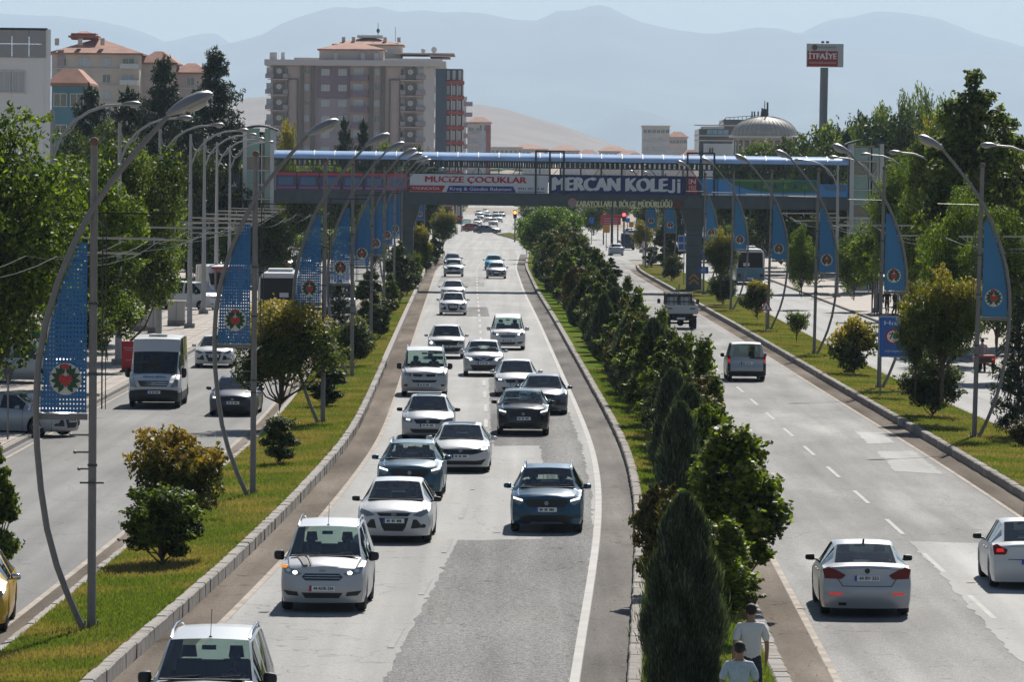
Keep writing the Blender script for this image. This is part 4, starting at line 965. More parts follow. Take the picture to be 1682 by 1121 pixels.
# ------------------------------------------------------------------ footbridge
M_bridge = mat('bridge_steel', (.085, .105, .115), .55, metal=.2, var=.1, vscale=1.5)
M_bdark = mat('bridge_frame', (.035, .05, .055), .5)
M_roofb = mat('blue_polycarbonate', (.38, .54, .80), .18, spec=.7, coat=.4, var=.12, vscale=.8)
M_joint = mat('roof_joint', (.55, .56, .55), .5)
YBR = 401.0
def bz(px, py): return at(px, py, YBR).z
def bridge():
    t = thing('footbridge', 'covered steel footbridge spanning all the roads with blue tube roof', 'footbridge', (0, YBR, 0))
    x0, x1 = at(448, 300, YBR).x, at(1393, 300, YBR).x
    zb = lambda x: np.interp(x, [x0, x1], [bz(450, 332), bz(1392, 344)])       # underside of the beam
    dz = lambda x: zb(x)
    n = 56; xs = np.linspace(x0, x1, n + 1)
    # beam in plates
    for i in range(n):
        xa, xb = xs[i], xs[i + 1]; xm = (xa + xb) / 2
        if i % 1 == 0: MB().box((xm, 0, dz(xm) + .46), (xb - xa - .03, .10, .92)).build('beam_plate', M_bridge, t)
    b = MB(); L_ = x1 - x0; sl = math.atan2(dz(x1) - dz(x0), L_)
    def run(z0, z1, ya, yb, m, nm):
        q = MB(); vs = []
        for x in (x0, x1):
            for y, z in ((ya, z0), (yb, z0), (yb, z1), (ya, z1)): vs.append((x, y, dz(x) + z))
        q.add(vs, [(0, 1, 2, 3), (7, 6, 5, 4), (0, 4, 5, 1), (1, 5, 6, 2), (2, 6, 7, 3), (3, 7, 4, 0)]).build(nm, m, t)
    run(-.06, .05, -.12, .3, M_bridge, 'beam_flange'); run(.88, .98, -.12, 3.4, M_bridge, 'deck'); run(-.06, .95, 3.2, 3.35, M_bridge, 'far_beam')
    run(2.42, 2.50, -.06, .04, M_bdark, 'handrail'); run(2.98, 3.06, -.06, .04, M_bdark, 'lattice_rail'); run(3.44, 3.54, -.06, .04, M_bdark, 'lattice_rail')
    run(2.98, 3.06, 3.2, 3.3, M_bdark, 'lattice_rail'); run(3.44, 3.54, 3.2, 3.3, M_bdark, 'lattice_rail')
    # blue tube roof: half cylinder along x, with pale joints
    vs = []; fs = []; k = 9
    for i, x in enumerate(xs):
        for j in range(k):
            a = math.pi * j / (k - 1); vs.append((x, 1.6 - 1.75 * math.cos(a), dz(x) + 3.56 + .62 * math.sin(a)))
    for i in range(n):
        for j in range(k - 1): fs.append((i * k + j, (i + 1) * k + j, (i + 1) * k + j + 1, i * k + j + 1))
    MB().add(vs, fs).build('roof', M_roofb, t, smooth=40)
    q = MB()
    for i in range(0, n + 1, 2):
        x = xs[i]; q.tube([(x, 1.6 - 1.77 * math.cos(a), dz(x) + 3.57 + .63 * math.sin(a)) for a in np.linspace(0, math.pi, 9)], .045, 4)
    q.build('roof_joint', M_joint, t)
    # lattice squares, posts, diagonal braces
    q = MB()
    for x in np.arange(x0, x1, .40):
        q.box((x, 0, dz(x) + 3.25), (.16, .05, .40)); q.box((x + .2, 3.25, dz(x) + 3.25), (.12, .05, .40))
    o = q.build('lattice', M_bdark, t); o['kind'] = 'stuff'
    for i in range(0, n + 1, 2):
        x = xs[i]; MB().box((x, 0, dz(x) + 2.0), (.07, .07, 2.1)).build('post', M_bdark, t); MB().box((x, 3.25, dz(x) + 2.0), (.07, .07, 2.1)).build('post', M_bdark, t)
    q = MB()
    for i in range(0, n - 3, 4):
        x = xs[i]; q.tube([(x, 3.2, dz(x) + 2.9), (x + 1.5, 3.2, dz(x) + 1.0)], .03, 4); q.tube([(x + 3.1, 3.2, dz(x) + 2.9), (x + 1.6, 3.2, dz(x) + 1.0)], .03, 4)
    q.build('brace', M_bdark, t)
    # taller frames above the roof
    for a, e in ((880, 926), (1129, 1173)):
        xa, xm, xb = at(a, 290, YBR).x, at((a + e) / 2, 290, YBR).x, at(e, 290, YBR).x; q = MB()
        for x in (xa, xm, xb): q.box((x, -.22, dz(x) + 2.6), (.15, .12, 3.6 if x != xm else 3.7))
        q.box(((xa + xb) / 2, -.2, dz(xa) + 4.35), (xb - xa, .1, .14)); q.build('portal_frame', M_bdark, t)
    # piers with haunches
    for px, hw, name in ((1141, .62, 'p'), (667, .55, 'q')):
        x = at(px, 400, YBR).x; zt = dz(x); q = MB()
        q.box((x, 1.6, (zt - 1.9) / 2), (hw * 2, 1.1, zt - 1.9)); q.build('pier', M_bridge, t)
        q = MB(); q.add([(x - hw, 1.05, zt - 1.9), (x + hw, 1.05, zt - 1.9), (x + hw, 2.15, zt - 1.9), (x - hw, 2.15, zt - 1.9), (x - 1.15, .2, zt - .06), (x + 1.15, .2, zt - .06), (x + 1.15, 3.1, zt - .06), (x - 1.15, 3.1, zt - .06)],
              [(3, 2, 1, 0), (4, 5, 6, 7), (0, 1, 5, 4), (1, 2, 6, 5), (2, 3, 7, 6), (3, 0, 4, 7)]); q.build('haunch', M_bridge, t)
        for z in np.arange(1.2, zt - 1.9, .85): MB().box((x, 1.03, z), (hw * 2 + .02, .02, .04)).build('seam', M_bdark, t)
    x = at(1141, 400, YBR).x; cm = MB()
    for z in (.55, .95):
        for s in (-1, 1): cm.add([(x + .0, 1.02, z + .35), (x + s * .4, 1.02, z), (x + s * .4, 1.02, z + .2), (x, 1.02, z + .55)], [(0, 1, 2, 3) if s > 0 else (3, 2, 1, 0)])
    cm.build('chevron', mat('orange_paint', (.55, .22, .03), .5), t)
    # parapet panels: left coloured billboards, right landscape panels
    return t, dz, x0, x1
BR, bdz, bx0, bx1 = bridge()
def banner(name, label, pa, pb, m, z0=.98, z1=2.42, y=-.14, cat='banner'):
    xa, xb = at(pa, 300, YBR).x, at(pb, 300, YBR).x; xm = (xa + xb) / 2
    t = thing(name, label, cat, (xm, YBR + y, bdz(xm))); t.rotation_euler = (0, -math.atan2(bdz(bx1) - bdz(bx0), bx1 - bx0), 0)
    MB().box((0, 0, (z0 + z1) / 2), (xb - xa, .06, z1 - z0)).build('board', m, t); return t, xb - xa
M_bwhite = mat('banner_white', (.60, .62, .66), .55); M_bnavy = mat('banner_navy', (.018, .025, .13), .5); M_bred = mat('banner_red', (.42, .02, .03), .5); M_bblue = mat('banner_blue', (.02, .03, .22), .5)
t, W_ = banner('banner', 'white banner with red lettering and a red and blue footer on the footbridge', 673, 900, M_bwhite)
text('MUCiZE ÇOCUKLAR', 'lettering', M_bred, t, (-.25, -.045, 1.98), .50, 8.1, .045, sp=1.0)
MB().prism([(-W_ / 2, 1.0), (-2.95, 1.0), (-2.7, 1.5), (-W_ / 2, 1.5)], -.05, -.03, plane='XZ').build('red_strip', M_bred, t)
text('YAKINCA\'DA', 'lettering', M_bwhite, t, (-4.25, -.07, 1.25), .22, 2.2, .02)
MB().prism([(-2.6, 1.0), (3.0, 1.0), (2.75, 1.5), (-2.4, 1.5)], -.05, -.03, plane='XZ').build('blue_strip', M_bblue, t)
text('Kreş & Gündüz Bakımevi', 'lettering', M_bwhite, t, (.15, -.07, 1.25), .27, 4.9, .02)
text('0541 201 44 44', 'lettering', M_bblue, t, (4.2, -.045, 1.32), .2, 2.1, .01); MB().box((4.2, -.035, 1.08), (2.2, .01, .06)).build('small_print', M_bblue, t)
t, W_ = banner('banner', 'navy banner with large pale capitals and a red ribbon badge on the footbridge', 903, 1149, M_bnavy)
M_bl = mat('banner_letter', (.62, .65, .68), .6)
text('MERCAN KOLE', 'lettering', M_bl, t, (-1.19, -.045, 1.70), 1.08, 9.12, .06)
jx = 3.48
MB().prism([(jx, 1.40), (jx, 1.22), (jx + .12, 1.14), (jx + .42, 1.14), (jx + .56, 1.26), (jx + .56, 2.24), (jx + .33, 2.24), (jx + .33, 1.36), (jx + .2, 1.33)], -.05, -.032, plane='XZ').build('lettering', M_bl, t)
b = MB(); b.box((jx + .86, -.04, 1.56), (.24, .02, .84)); b.box((jx + .86, -.04, 2.14), (.24, .02, .2)); b.build('lettering', M_bl, t)
MB().prism([(4.9, 1.02), (5.35, 1.2), (5.8, 1.02), (5.8, 2.36), (4.9, 2.36)], -.05, -.031, plane='XZ').build('ribbon', M_bred, t)
text('EN', 'lettering', M_bwhite, t, (5.35, -.065, 2.05), .38, .68, .02); text('İYİSİ', 'lettering', M_bwhite, t, (5.35, -.065, 1.55), .28, .72, .01)
# six posters on the left, two landscape panels on the right
M_pp = [mat('poster_purple', (.10, .07, .17), .5), mat('poster_blue', (.08, .17, .30), .4), mat('poster_red', (.50, .07, .08), .5), mat('poster_pink', (.33, .13, .22), .5)]
pl = ['leftmost', 'second from the left', 'third from the left', 'fourth from the left', 'fifth from the left', 'rightmost, next to the white banner']
for i in range(6):
    a = 453 + i * 36.4
    t, W_ = banner('poster_panel', f'purple poster panel with red top strip, {pl[i]}' + (' of the six' if i < 5 else ''), a, a + 35, M_pp[0 if i < 5 else 3]); t['group'] = 'poster panels on the footbridge'
    MB().box((0, -.04, 2.3), (W_, .02, .22)).build('red_strip', M_pp[2], t); MB().box((-.05, -.04, 1.72), (W_ * .68, .02, .62)).build('picture', M_pp[1], t)
    MB().box((0, -.04, 1.2), (W_ * .9, .02, .16)).build('picture', M_pp[3], t); MB().box((W_ / 2 - .03, -.05, 1.7), (.06, .06, 1.44)).build('edge_strip', M_bdark, t)
M_sky1 = mat('panel_sky_blue', (.06, .26, .58), .4); M_gr = mat('panel_green', (.04, .15, .07), .5); M_gr2 = mat('panel_lime', (.16, .27, .06), .5)
t, W_ = banner('landscape_panel', 'blue and green landscape panel on the footbridge right of the navy banner', 1152, 1345, M_sky1, .98, 2.3)
MB().prism([(-2.7, 2.25), (W_ / 2 - .2, 2.25), (W_ / 2 - .2, 1.3), (1, 1.25), (-.8, 1.45), (-2, 1.8)], -.05, -.031, plane='XZ').build('green_hill', M_gr, t)
MB().prism([(-2.5, 2.28), (3.0, 2.28), (2.2, 2.1), (-2.1, 2.15)], -.06, -.051, plane='XZ').build('lime_field', M_gr2, t)
for i in range(6): MB().prism([(-.6 + i * .8, 1.6), (-.2 + i * .8, 1.6), (-.4 + i * .8, 2.05)], -.06, -.051, plane='XZ').build('tree_shape', M_gr2 if i % 2 else M_bdark, t)
MB().box((0, -.045, 1.05), (W_, .02, .12)).build('pale_stripe', M_bwhite, t); [MB().box((x, -.05, 1.62), (.05, .05, 1.3)).build('panel_joint', M_bdark, t) for x in np.arange(-W_ / 2 + 1.3, W_ / 2, 1.75)]
t, W_ = banner('landscape_panel', 'bright blue panel at the right end of the footbridge', 1346, 1392, M_sky1, .98, 2.0)
MB().prism([(-1, 1.9), (1, 1.95), (1, 1.4), (-.6, 1.5)], -.05, -.031, plane='XZ').build('sea_shape', M_pp[1], t)
# lettering sign under the beam
xa, xb = at(930, 335, YBR).x, at(1128, 335, YBR).x; zc = bz(1030, 336)
t = thing('beam_sign', 'cream letters with two round emblems mounted on the footbridge beam', 'sign', ((xa + xb) / 2, YBR - .25, zc))
M_let = mat('cream_letters', (.72, .68, .40), .5, emis=None)
text('KARAYOLLARI 8. BÖLGE MÜDÜRLÜĞÜ', 'lettering', M_let, t, (-.2, -.02, 0), .50, 7.7, .04, depth=.05)
for x, m in ((-4.35, mat('emblem_pink', (.38, .24, .25), .5)), (4.1, mat('emblem_maroon', (.13, .035, .03), .5))):
    MB().lathe([(.001, -.06), (.36, -.06), (.36, .02)], 20, (x, 0, .12), 'Y').build('round_emblem', m, t)
MB().box((0, .06, -.36), (9.4, .05, .05)).build('sign_rail', M_bdark, t)
def tower(label, pxa, pxb, pyt, depth=2.6):
    xa, xb = at(pxa, 300, YBR).x, at(pxb, 300, YBR).x; zt = at((pxa + pxb) / 2, pyt, YBR).z; W_ = xb - xa
    t = thing('lift_tower', label, 'lift tower', ((xa + xb) / 2, YBR + 1.3, 0))
    gm = mat('tower_glass', (.10, .27, .28), .1, spec=.9, coat=.3); gm2 = mat('tower_glass_dark', (.02, .045, .05), .08, spec=.9, coat=.5)
    for i, (x, y) in enumerate(((-W_ / 2 + .15, -depth / 2), (W_ / 2 - .15, -depth / 2), (-W_ / 2 + .15, depth / 2), (W_ / 2 - .15, depth / 2))): MB().box((x, y, zt / 2), (.32, .32, zt)).build('post', M_offw, t)
    MB().box((.25, -depth / 2 - .02, zt / 2 - .2), (.1, .12, zt - .4)).build('mullion', M_offw, t)
    nf = int(zt / 1.15)
    for i in range(nf):
        z = .3 + i * 1.15
        MB().box((0, -depth / 2, z), (W_ - .62, .1, .09)).build('transom', M_offw, t)
        for x, w2 in ((-.47, W_ / 2 - .3 + .22), (.78, W_ / 2 - .72)):
            p = MB().box((0, 0, 0), (w2 - .06, .03, 1.02)).build('glass_pane', gm if (i * 5 + int(x * 3)) % 3 else gm2, t); p.location = (x if x < 0 else .72, -depth / 2 + .03, z + .58); p.rotation_euler = (0, 0, random.uniform(-.02, .02))
    for s in (-1, 1): MB().box((s * (W_ / 2 - .15), 0, zt / 2), (.04, depth - .4, zt - .3)).build('side_glass', gm2, t)
    MB().box((0, depth / 2, zt / 2), (W_ - .6, .05, zt - .3)).build('back_panel', gm2, t)
    r = MB(); vs = []; k = 8
    for y in (-depth / 2 - .35, depth / 2 + .35):
        for j in range(k + 1):
            u = j / k; vs.append((-W_ / 2 - .3 + (W_ + .6) * u, y, zt + .35 * math.sin(math.pi * u) + .02))
        for j in range(k + 1):
            u = 1 - j / k; vs.append((-W_ / 2 - .3 + (W_ + .6) * u, y, zt + .35 * math.sin(math.pi * u) - .12))
    n2 = 2 * (k + 1); r.add(vs, [tuple(range(n2)), tuple(range(2 * n2 - 1, n2 - 1, -1))] + [(i, n2 + i, n2 + (i + 1) % n2, (i + 1) % n2) for i in range(n2)]); r.build('curved_roof', M_bdark, t)
tower('glass lift tower with white frame at the left end of the footbridge', 399, 450, 213)
tower('glass lift tower with white frame at the right end of the footbridge', 1396, 1451, 236)

# ------------------------------------------------------------------ signs and street furniture
def pole_sign(name, label, px, py, parts, r=.04, top=None, cat='sign', Y=None, zp=.12, m=None, lean=0):
    p = G(px, py, zp) if Y is None else at(px, py, Y); t = thing(name, label, cat, (p.x, p.y, zp)); 
    if top: MB().tube([(0, 0, 0), (lean, 0, top)], r, 8).build('post', m or M_steel, t, smooth=40)
    for f in parts: f(t)
    return t
# fire station sign
p = at(1349, 256, 520); S = F / 520
t = thing('pylon_sign', 'tall pylon sign, white panel over a red one, on a grey mast', 'sign', (p.x, 520, 0)); zt = lambda py: at(1351, py, 520).z
MB().tube([(0, 0, 0), (.22, 0, zt(111))], .42, 16).build('mast', mat('mast_grey', (.22, .235, .25), .5), t, smooth=40)
wd = 60 / S; MB().box((.24, -.5, (zt(72) + zt(110)) / 2), (wd, .7, zt(72) - zt(110))).build('sign_box', M_offw, t)
MB().box((.24 - wd * .07, -.87, (zt(84) + zt(109)) / 2), (wd * .83, .04, zt(84) - zt(109))).build('red_panel', M_bred, t)
text('İTFAİYE', 'lettering', M_white, t, (.24 - wd * .07, -.92, zt(93)), .62, wd * .76, .04); text('İTFAİYE DAİRE BAŞKANLIĞI', 'lettering', M_ewhite, t, (.24 - wd * .07, -.92, zt(103.5)), .2, wd * .74, .01)
MB().lathe([(.001, -.88), (.3, -.88), (.3, -.85)], 16, (-.85, 0, zt(78)), 'Y').build('emblem', M_rust, t); text('BÜYÜKŞEHİR', 'lettering', M_steel, t, (.45, -.87, zt(78)), .2, 1.9, .01)
[MB().box((x, -.4, zt(71) + .12), (.3, .2, .22)).build('floodlight', M_dark, t) for x in (0, .5)]
# 70 sign on the right median
def s70(t):
    bl = mat('sign_blue', (.02, .12, .45), .4)
    MB().box((.62, 0, 2.12), (1.25, .05, 1.6)).build('board', bl, t); MB().box((.62, .03, 2.12), (1.3, .03, 1.65)).build('board_edge', M_offw, t)
    MB().lathe([(.001, -.04), (.32, -.04), (.32, -.01)], 24, (.52, 0, 2.14), 'Y').build('red_ring', M_bred, t); MB().lathe([(.001, -.055), (.245, -.055), (.245, -.04)], 24, (.52, 0, 2.14), 'Y').build('disc', M_white, t)
    text('70', 'lettering', M_black, t, (.52, -.065, 2.14), .25, .34, .02); text('Hız', 'lettering', M_white, t, (.42, -.035, 2.68), .17, .5, .01); text('aşmayınız', 'lettering', M_ewhite, t, (.55, -.035, 1.55), .1, .7, .01)
p = G(1443, 655, .12); t = thing('speed_sign', 'blue board with a round 70 speed limit sign on the second right banner pole', 'sign', (p.x, p.y - .25, .1)); s70(t); t.scale = (1.08, 1, 1.0)
for c in t.children: c.location.z += .42
MB().tube([(.05, .02, 0), (.05, .02, 3.3)], .035, 6).build('post', M_steel, t); MB().box((.5, .02, .3), (1.9, .05, .05)).build('low_rail', M_rust, t)
def tri(t, z=1.5, r=.42, back=False):
    a = [(r * math.cos(q), z + r * math.sin(q)) for q in (math.pi / 2, math.pi * 7 / 6, math.pi * 11 / 6)]
    b_ = [(x * .66, z + (y - z) * .66) for x, y in a]
    MB().prism(a, -.02, .02, plane='XZ').build('sign_plate', M_steel if back else M_bred, t)
    if not back: MB().prism(b_, -.03, -.021, plane='XZ').build('sign_face', M_white, t); MB().box((0, -.035, z), (.07, .01, .2)).build('symbol', M_black, t)
pole_sign('warning_sign', 'red and white triangle warning sign beside the reddish shrub on the right median', 1258, 549, [lambda t: tri(t, 1.55, .42)], .03, 1.9)
pole_sign('warning_sign', 'distant triangle warning sign on a white post at the right median nose', 1057, 438, [lambda t: tri(t, 2.3, .55), lambda t: MB().box((0, 0, 1.6), (.9, .05, .4)).build('sub_plate', M_lilac, t)], .12, 2.6, m=M_white)
p = at(13, 670, 165); t = thing('yield_sign', 'grey back of a downward triangle sign near the left edge above the silver car', 'sign', (p.x, 165, .1)); MB().tube([(0, 0, 0), (0, 0, 2.2)], .03, 8).build('post', M_steel, t)
z = at(13, 618, 165).z - .1; MB().prism([(-.2, z + .22), (.22, z + .26), (.06, z - .28), (-.02, z - .28)], -.02, .02, plane='XZ').build('sign_plate', M_dark, t); t.scale = (1, 1, 1)
p = at(66, 600, 175); t = thing('street_sign', 'small green and red street name plate on a thin post at the left', 'sign', (p.x, 175, .1)); z = at(50, 551, 175).z - .1
MB().tube([(0, 0, 0), (0, 0, z + .15)], .025, 6).build('post', M_steel, t); MB().box((-.28, -.03, z + .04), (.55, .03, .17)).build('green_plate', mat('sign_green', (.02, .16, .05), .5), t); MB().box((-.28, -.03, z - .09), (.55, .03, .07)).build('red_plate', M_rust, t)
# blue signs round the pier
bl = mat('sign_blue', (.02, .12, .45), .4)
def bs(t):
    MB().box((0, 0, 3.6), (1.0, .05, 1.35)).build('board', M_offw, t)
    for x in (-.26, .26):
        for z in (3.3, 3.92): MB().box((x, -.04, z), (.4, .03, .5)).build('symbol', bl, t)
pole_sign('direction_sign', 'white board with four blue squares left of the bridge pier', 1123, 470, [bs], .04, 4.3)
pole_sign('direction_sign', 'small blue rectangular sign right of the bridge pier', 1155, 480, [lambda t: MB().box((0, -.05, 1.75), (.8, .05, .55)).build('board', bl, t), lambda t: MB().box((0, -.09, 1.75), (.3, .03, .22)).build('symbol', M_offw, t)], .04, 2.1)
p = at(1003, 380, 700); t = thing('billboard', 'red billboard on the far junction island seen under the footbridge', 'billboard', (p.x, 700, 0)); S = F / 700
zc = at(1003, 361, 700).z; MB().box((0, 0, zc), (33 / S, .3, 17 / S)).build('board', M_bred, t); [MB().box((0, -.17, zc + d), (22 / S, .03, .12)).build('lettering', mat('faded_pink', (.5, .25, .28), .5), t) for d in (-.2, .15, -.5)]; [MB().tube([(x, 0, 0), (x, 0, zc)], .1, 6).build('leg', M_dark, t) for x in (-1, 1)]
M_rl = mat('red_light', (.5, .02, .02), .3, emis=(1, .04, .06), es=5); M_al = mat('amber_light', (.5, .12, .02), .3, emis=(1, .22, .03), es=4)
def signal(label, px, py, Y, m, g=None):
    p = at(px, py, Y); t = thing('traffic_light', label, 'traffic light', (p.x, Y, 0), group=g)
    MB().tube([(0, 0, 0), (0, 0, p.z + .6)], .1, 8).build('post', M_dark, t); MB().box((0, -.12, p.z), (.5, .3, 1.2)).build('housing', M_black, t)
    MB().lathe([(.001, -.31), (.22, -.31), (.22, -.27)], 14, (0, 0, p.z + .25), 'Y').build('lit_lens', m, t)
signal('traffic light showing red beyond the footbridge on the right', 1025, 356, 640, M_rl); signal('traffic light glowing amber left of the big green median trees', 846, 352, 720, M_al)
for i, (px, py, Y, w_, h_, m) in enumerate(((996, 376, 640, .9, 1.0, 'o'), (1037, 369, 660, .6, .7, 'o'), (972, 362, 700, .6, .9, 'b'), (1031, 362, 690, .6, .6, 'b'))):
    p = at(px, py, Y); t = thing('small_sign', ['orange square sign left of the dark gantry post', 'small orange shield sign right of the red traffic light', 'small blue sign left of the red billboard', 'small blue sign right of the red traffic light'][i], 'sign', (p.x, Y, 0))
    MB().tube([(0, 0, 0), (0, 0, p.z)], .05, 5).build('post', M_steel, t); MB().box((0, -.08, p.z), (w_, .05, h_)).build('plate', mat('sign_orange', (.5, .24, .05), .5) if m == 'o' else bl, t)
p = at(1005, 397, 600); t = thing('gantry_post', 'dark gantry post standing under the middle of the footbridge', 'post', (p.x, 600, 0)); MB().tube([(0, 0, 0), (0, 0, 7.2)], .16, 8).build('post', M_bdark, t)
# left pavement: bus shelter, cabinets, board, garage sign
M_cab = mat('cabinet_grey', (.42, .40, .37), .6)
for (px, py, w_, h_, d_, lb) in ((290, 536, 1.0, 1.45, .7, 'grey electrical cabinet with flat lid on the left pavement right of the tree trunks'), (229, 545, .95, 1.3, .7, 'grey electrical cabinet partly behind trunks on the left pavement'), (252, 548, .6, 1.6, .5, 'narrow grey cabinet between two trunks on the left pavement')):
    p = G(px, py, .1); t = thing('electrical_cabinet', lb, 'cabinet', (p.x, p.y, .1)); MB().box((0, 0, .17), (w_ + .04, d_ + .04, .34)).build('plinth', M_concd, t); MB().box((0, 0, .34 + (h_ - .34) / 2), (w_, d_, h_ - .34)).build('body', M_cab, t); MB().box((0, 0, h_ + .03), (w_ + .12, d_ + .12, .06)).build('lid', M_cab, t)
    MB().box((0, -d_ / 2 - .01, .34 + (h_ - .34) / 2), (.015, .02, h_ - .4)).build('door_gap', M_dark, t)
p = G(211, 612, .1); t = thing('advert_board', 'red advertising board on the pavement behind the white van', 'advertising board', (p.x, p.y, .1)); MB().box((0, 0, .75), (.62, .1, 1.3)).build('board', M_bred, t)
[MB().box((0, -.06, z), (w_, .02, .05)).build('lettering', mat('faded_pink', (.5, .25, .28), .5), t) for z, w_ in ((1.1, .45), (1.0, .3), (.55, .25))]; MB().box((0, 0, .05), (.75, .4, .1)).build('foot', M_dark, t)
def shelter(label, x, y, L_, rz=0, seats=True):
    t = thing('bus_shelter', label, 'bus shelter', (x, y, .1), rz)
    for sx in (-.8, .8):
        for sy in np.linspace(-L_ / 2, L_ / 2, 4): MB().box((sx, sy, 1.2), (.1, .1, 2.4)).build('post', M_steel, t)
    MB().box((.0, 0, 2.48), (2.1, L_ + .4, .16)).build('roof', mat('shelter_red', (.30, .02, .03), .5), t); MB().box((0, 0, 2.58), (2.2, L_ + .5, .05)).build('roof_sheet', M_cab, t)
    for sy in np.linspace(-L_ / 2, L_ / 2, 4)[:-1]: MB().box((.8, sy + L_ / 6, 1.25), (.03, L_ / 3 - .15, 1.9)).build('glass_panel', mat('shelter_glass', (.16, .17, .17), .2), t)
    MB().box((.45, 0, .45), (.4, L_ * .7, .06)).build('bench', M_dark, t); return t
shelter('grey bus shelter with red roof edge and waiting people on the right pavement', 25.2, 335, 7); shelter('bus shelter with red roof edge on the left pavement in front of parked vans', -19.9, 350, 5, math.pi)
p = at(374, 345, 400); t = thing('petrol_sign', 'dark totem sign with a green leaf and lit price rows behind the left lamp columns', 'sign', (p.x, 400, 0)); z = lambda py: at(372, py, 400).z; S = F / 400
MB().box((0, 0, (z(282) + z(313)) / 2), (38 / S, .4, z(282) - z(313))).build('name_panel', M_bdark, t); MB().box((-.1, 0, z(333)), (20 / S, .4, z(313) - z(352))).build('price_panel', M_bdark, t); MB().box((0, .1, z(352) / 2), (.5, .3, z(352))).build('leg', M_dark, t)
text('toprak', 'lettering', M_offw, t, (-.05, -.22, z(303)), .42, 33 / S, .01); MB().prism([(-.35, z(297)), (.35, z(297)), (0, z(291))], -.23, -.2, plane='XZ').build('leaf_mark', mat('sign_green2', (.05, .35, .1), .5), t)
[MB().box((-.1, -.22, z(y)), (15 / S, .03, .16)).build('price_row', mat('price_green', (.08, .25, .15), .5), t) for y in (320, 332, 343)]
p = at(347, 357, 470); t = thing('canopy', 'long pale canopy roof behind the left lamp columns', 'canopy', (p.x, 470, 0)); MB().box((0, 3, at(347, 357, 470).z), (3.6, 6, 1.0)).build('roof', M_ewhite, t); [MB().tube([(x, 3, 0), (x, 3, at(347, 357, 470).z)], .15, 6).build('leg', M_offw, t) for x in (-1.4, 1.4)]
p = at(1240, 420, 380)
for i, (px, py) in enumerate(((1275, 480), (1437, 500), (1388, 505))):
    pass
# railing by the right shelter
p = at(1430, 505, 318); t = thing('railing', 'grey vertical bar railing on the right pavement beside the shelter', 'railing', (25.3, 320, .1))
for i in range(16): MB().tube([(.2, -4 + i * .5, 0), (.2, -4 + i * .5, 1.5)], .03, 5).build('bar', M_steel, t)
MB().box((.2, -.2, 1.5), (.06, 8, .06)).build('rail', M_steel, t)
# ------------------------------------------------------------------ vehicles
def paint(name, col, metal=.0, rough=.35): return mat('paint_' + name, col, rough, metal=metal, coat=.35)
P_white = paint('white', (.60, .60, .595)); P_silver = paint('silver', (.36, .37, .385), .45, .36); P_wsil = paint('white_silver', (.42, .43, .45), .3, .36)
P_black = paint('black', (.005, .007, .012), 0, .25); P_blue = paint('petrol_blue', (.008, .062, .115), .3, .3); P_teal = paint('steel_blue', (.03, .085, .13), .35, .32)
P_dkblue = paint('dark_blue', (.02, .03, .06)); P_grey = paint('graphite', (.10, .12, .15), .4, .3); P_yel = paint('taxi_yellow', (.62, .36, .02)); P_turq = paint('turquoise', (.03, .38, .55)); P_red = paint('red', (.4, .03, .02))
M_tyre = mat('tyre', (.018, .018, .018), .85); M_rim = mat('alloy_rim', (.42, .42, .43), .3, metal=.8); M_under = mat('underbody', (.012, .012, .012), .9); M_trim = mat('black_trim', (.018, .019, .02), .55)
M_hl = mat('headlight_glass', (.20, .215, .23), .12, metal=.3, coat=.6); M_drl = mat('lit_headlight', (.8, .8, .7), .3, emis=(1, .97, .85), es=1.5); M_on = mat('bright_headlight', (.9, .9, .85), .3, emis=(1, 1, .95), es=3.0)
M_tl = mat('tail_light', (.16, .006, .008), .25, spec=.3); M_tlr = mat('tail_light_bright', (.6, .03, .03), .25, emis=(1, .03, .03), es=.25); M_ind = mat('indicator', (.75, .28, .03), .3, emis=(1, .35, .05), es=.5)
M_plate = mat('number_plate', (.8, .8, .78), .5); M_euro = mat('plate_blue', (.02, .08, .4), .5); M_chrome = mat('chrome', (.55, .56, .58), .15, metal=1); M_badge = mat('badge_metal', (.30, .30, .31), .5, metal=.2); M_int = mat('interior', (.025, .026, .028), .9)
def glassmat(name, tint, tr):
    m = bpy.data.materials.new(name); m.use_nodes = True; n = m.node_tree; L = n.links.new; N = n.nodes.new; n.nodes.clear()
    o = N('ShaderNodeOutputMaterial'); t = N('ShaderNodeBsdfTransparent'); t.inputs[0].default_value = (*tint, 1); g = N('ShaderNodeBsdfGlossy'); g.inputs['Roughness'].default_value = .03; g.inputs[0].default_value = (.9, .95, .95, 1)
    f = N('ShaderNodeFresnel'); f.inputs[0].default_value = 1.5; a = N('ShaderNodeMath'); a.operation = 'ADD'; a.inputs[1].default_value = tr; L(f.outputs[0], a.inputs[0]); a.use_clamp = True
    s = N('ShaderNodeMixShader'); L(a.outputs[0], s.inputs[0]); L(t.outputs[0], s.inputs[1]); L(g.outputs[0], s.inputs[2]); L(s.outputs[0], o.inputs[0]); return m
M_wind = glassmat('car_glass', (.60, .72, .68), .06); M_windd = glassmat('car_glass_dark', (.12, .14, .15), .04)

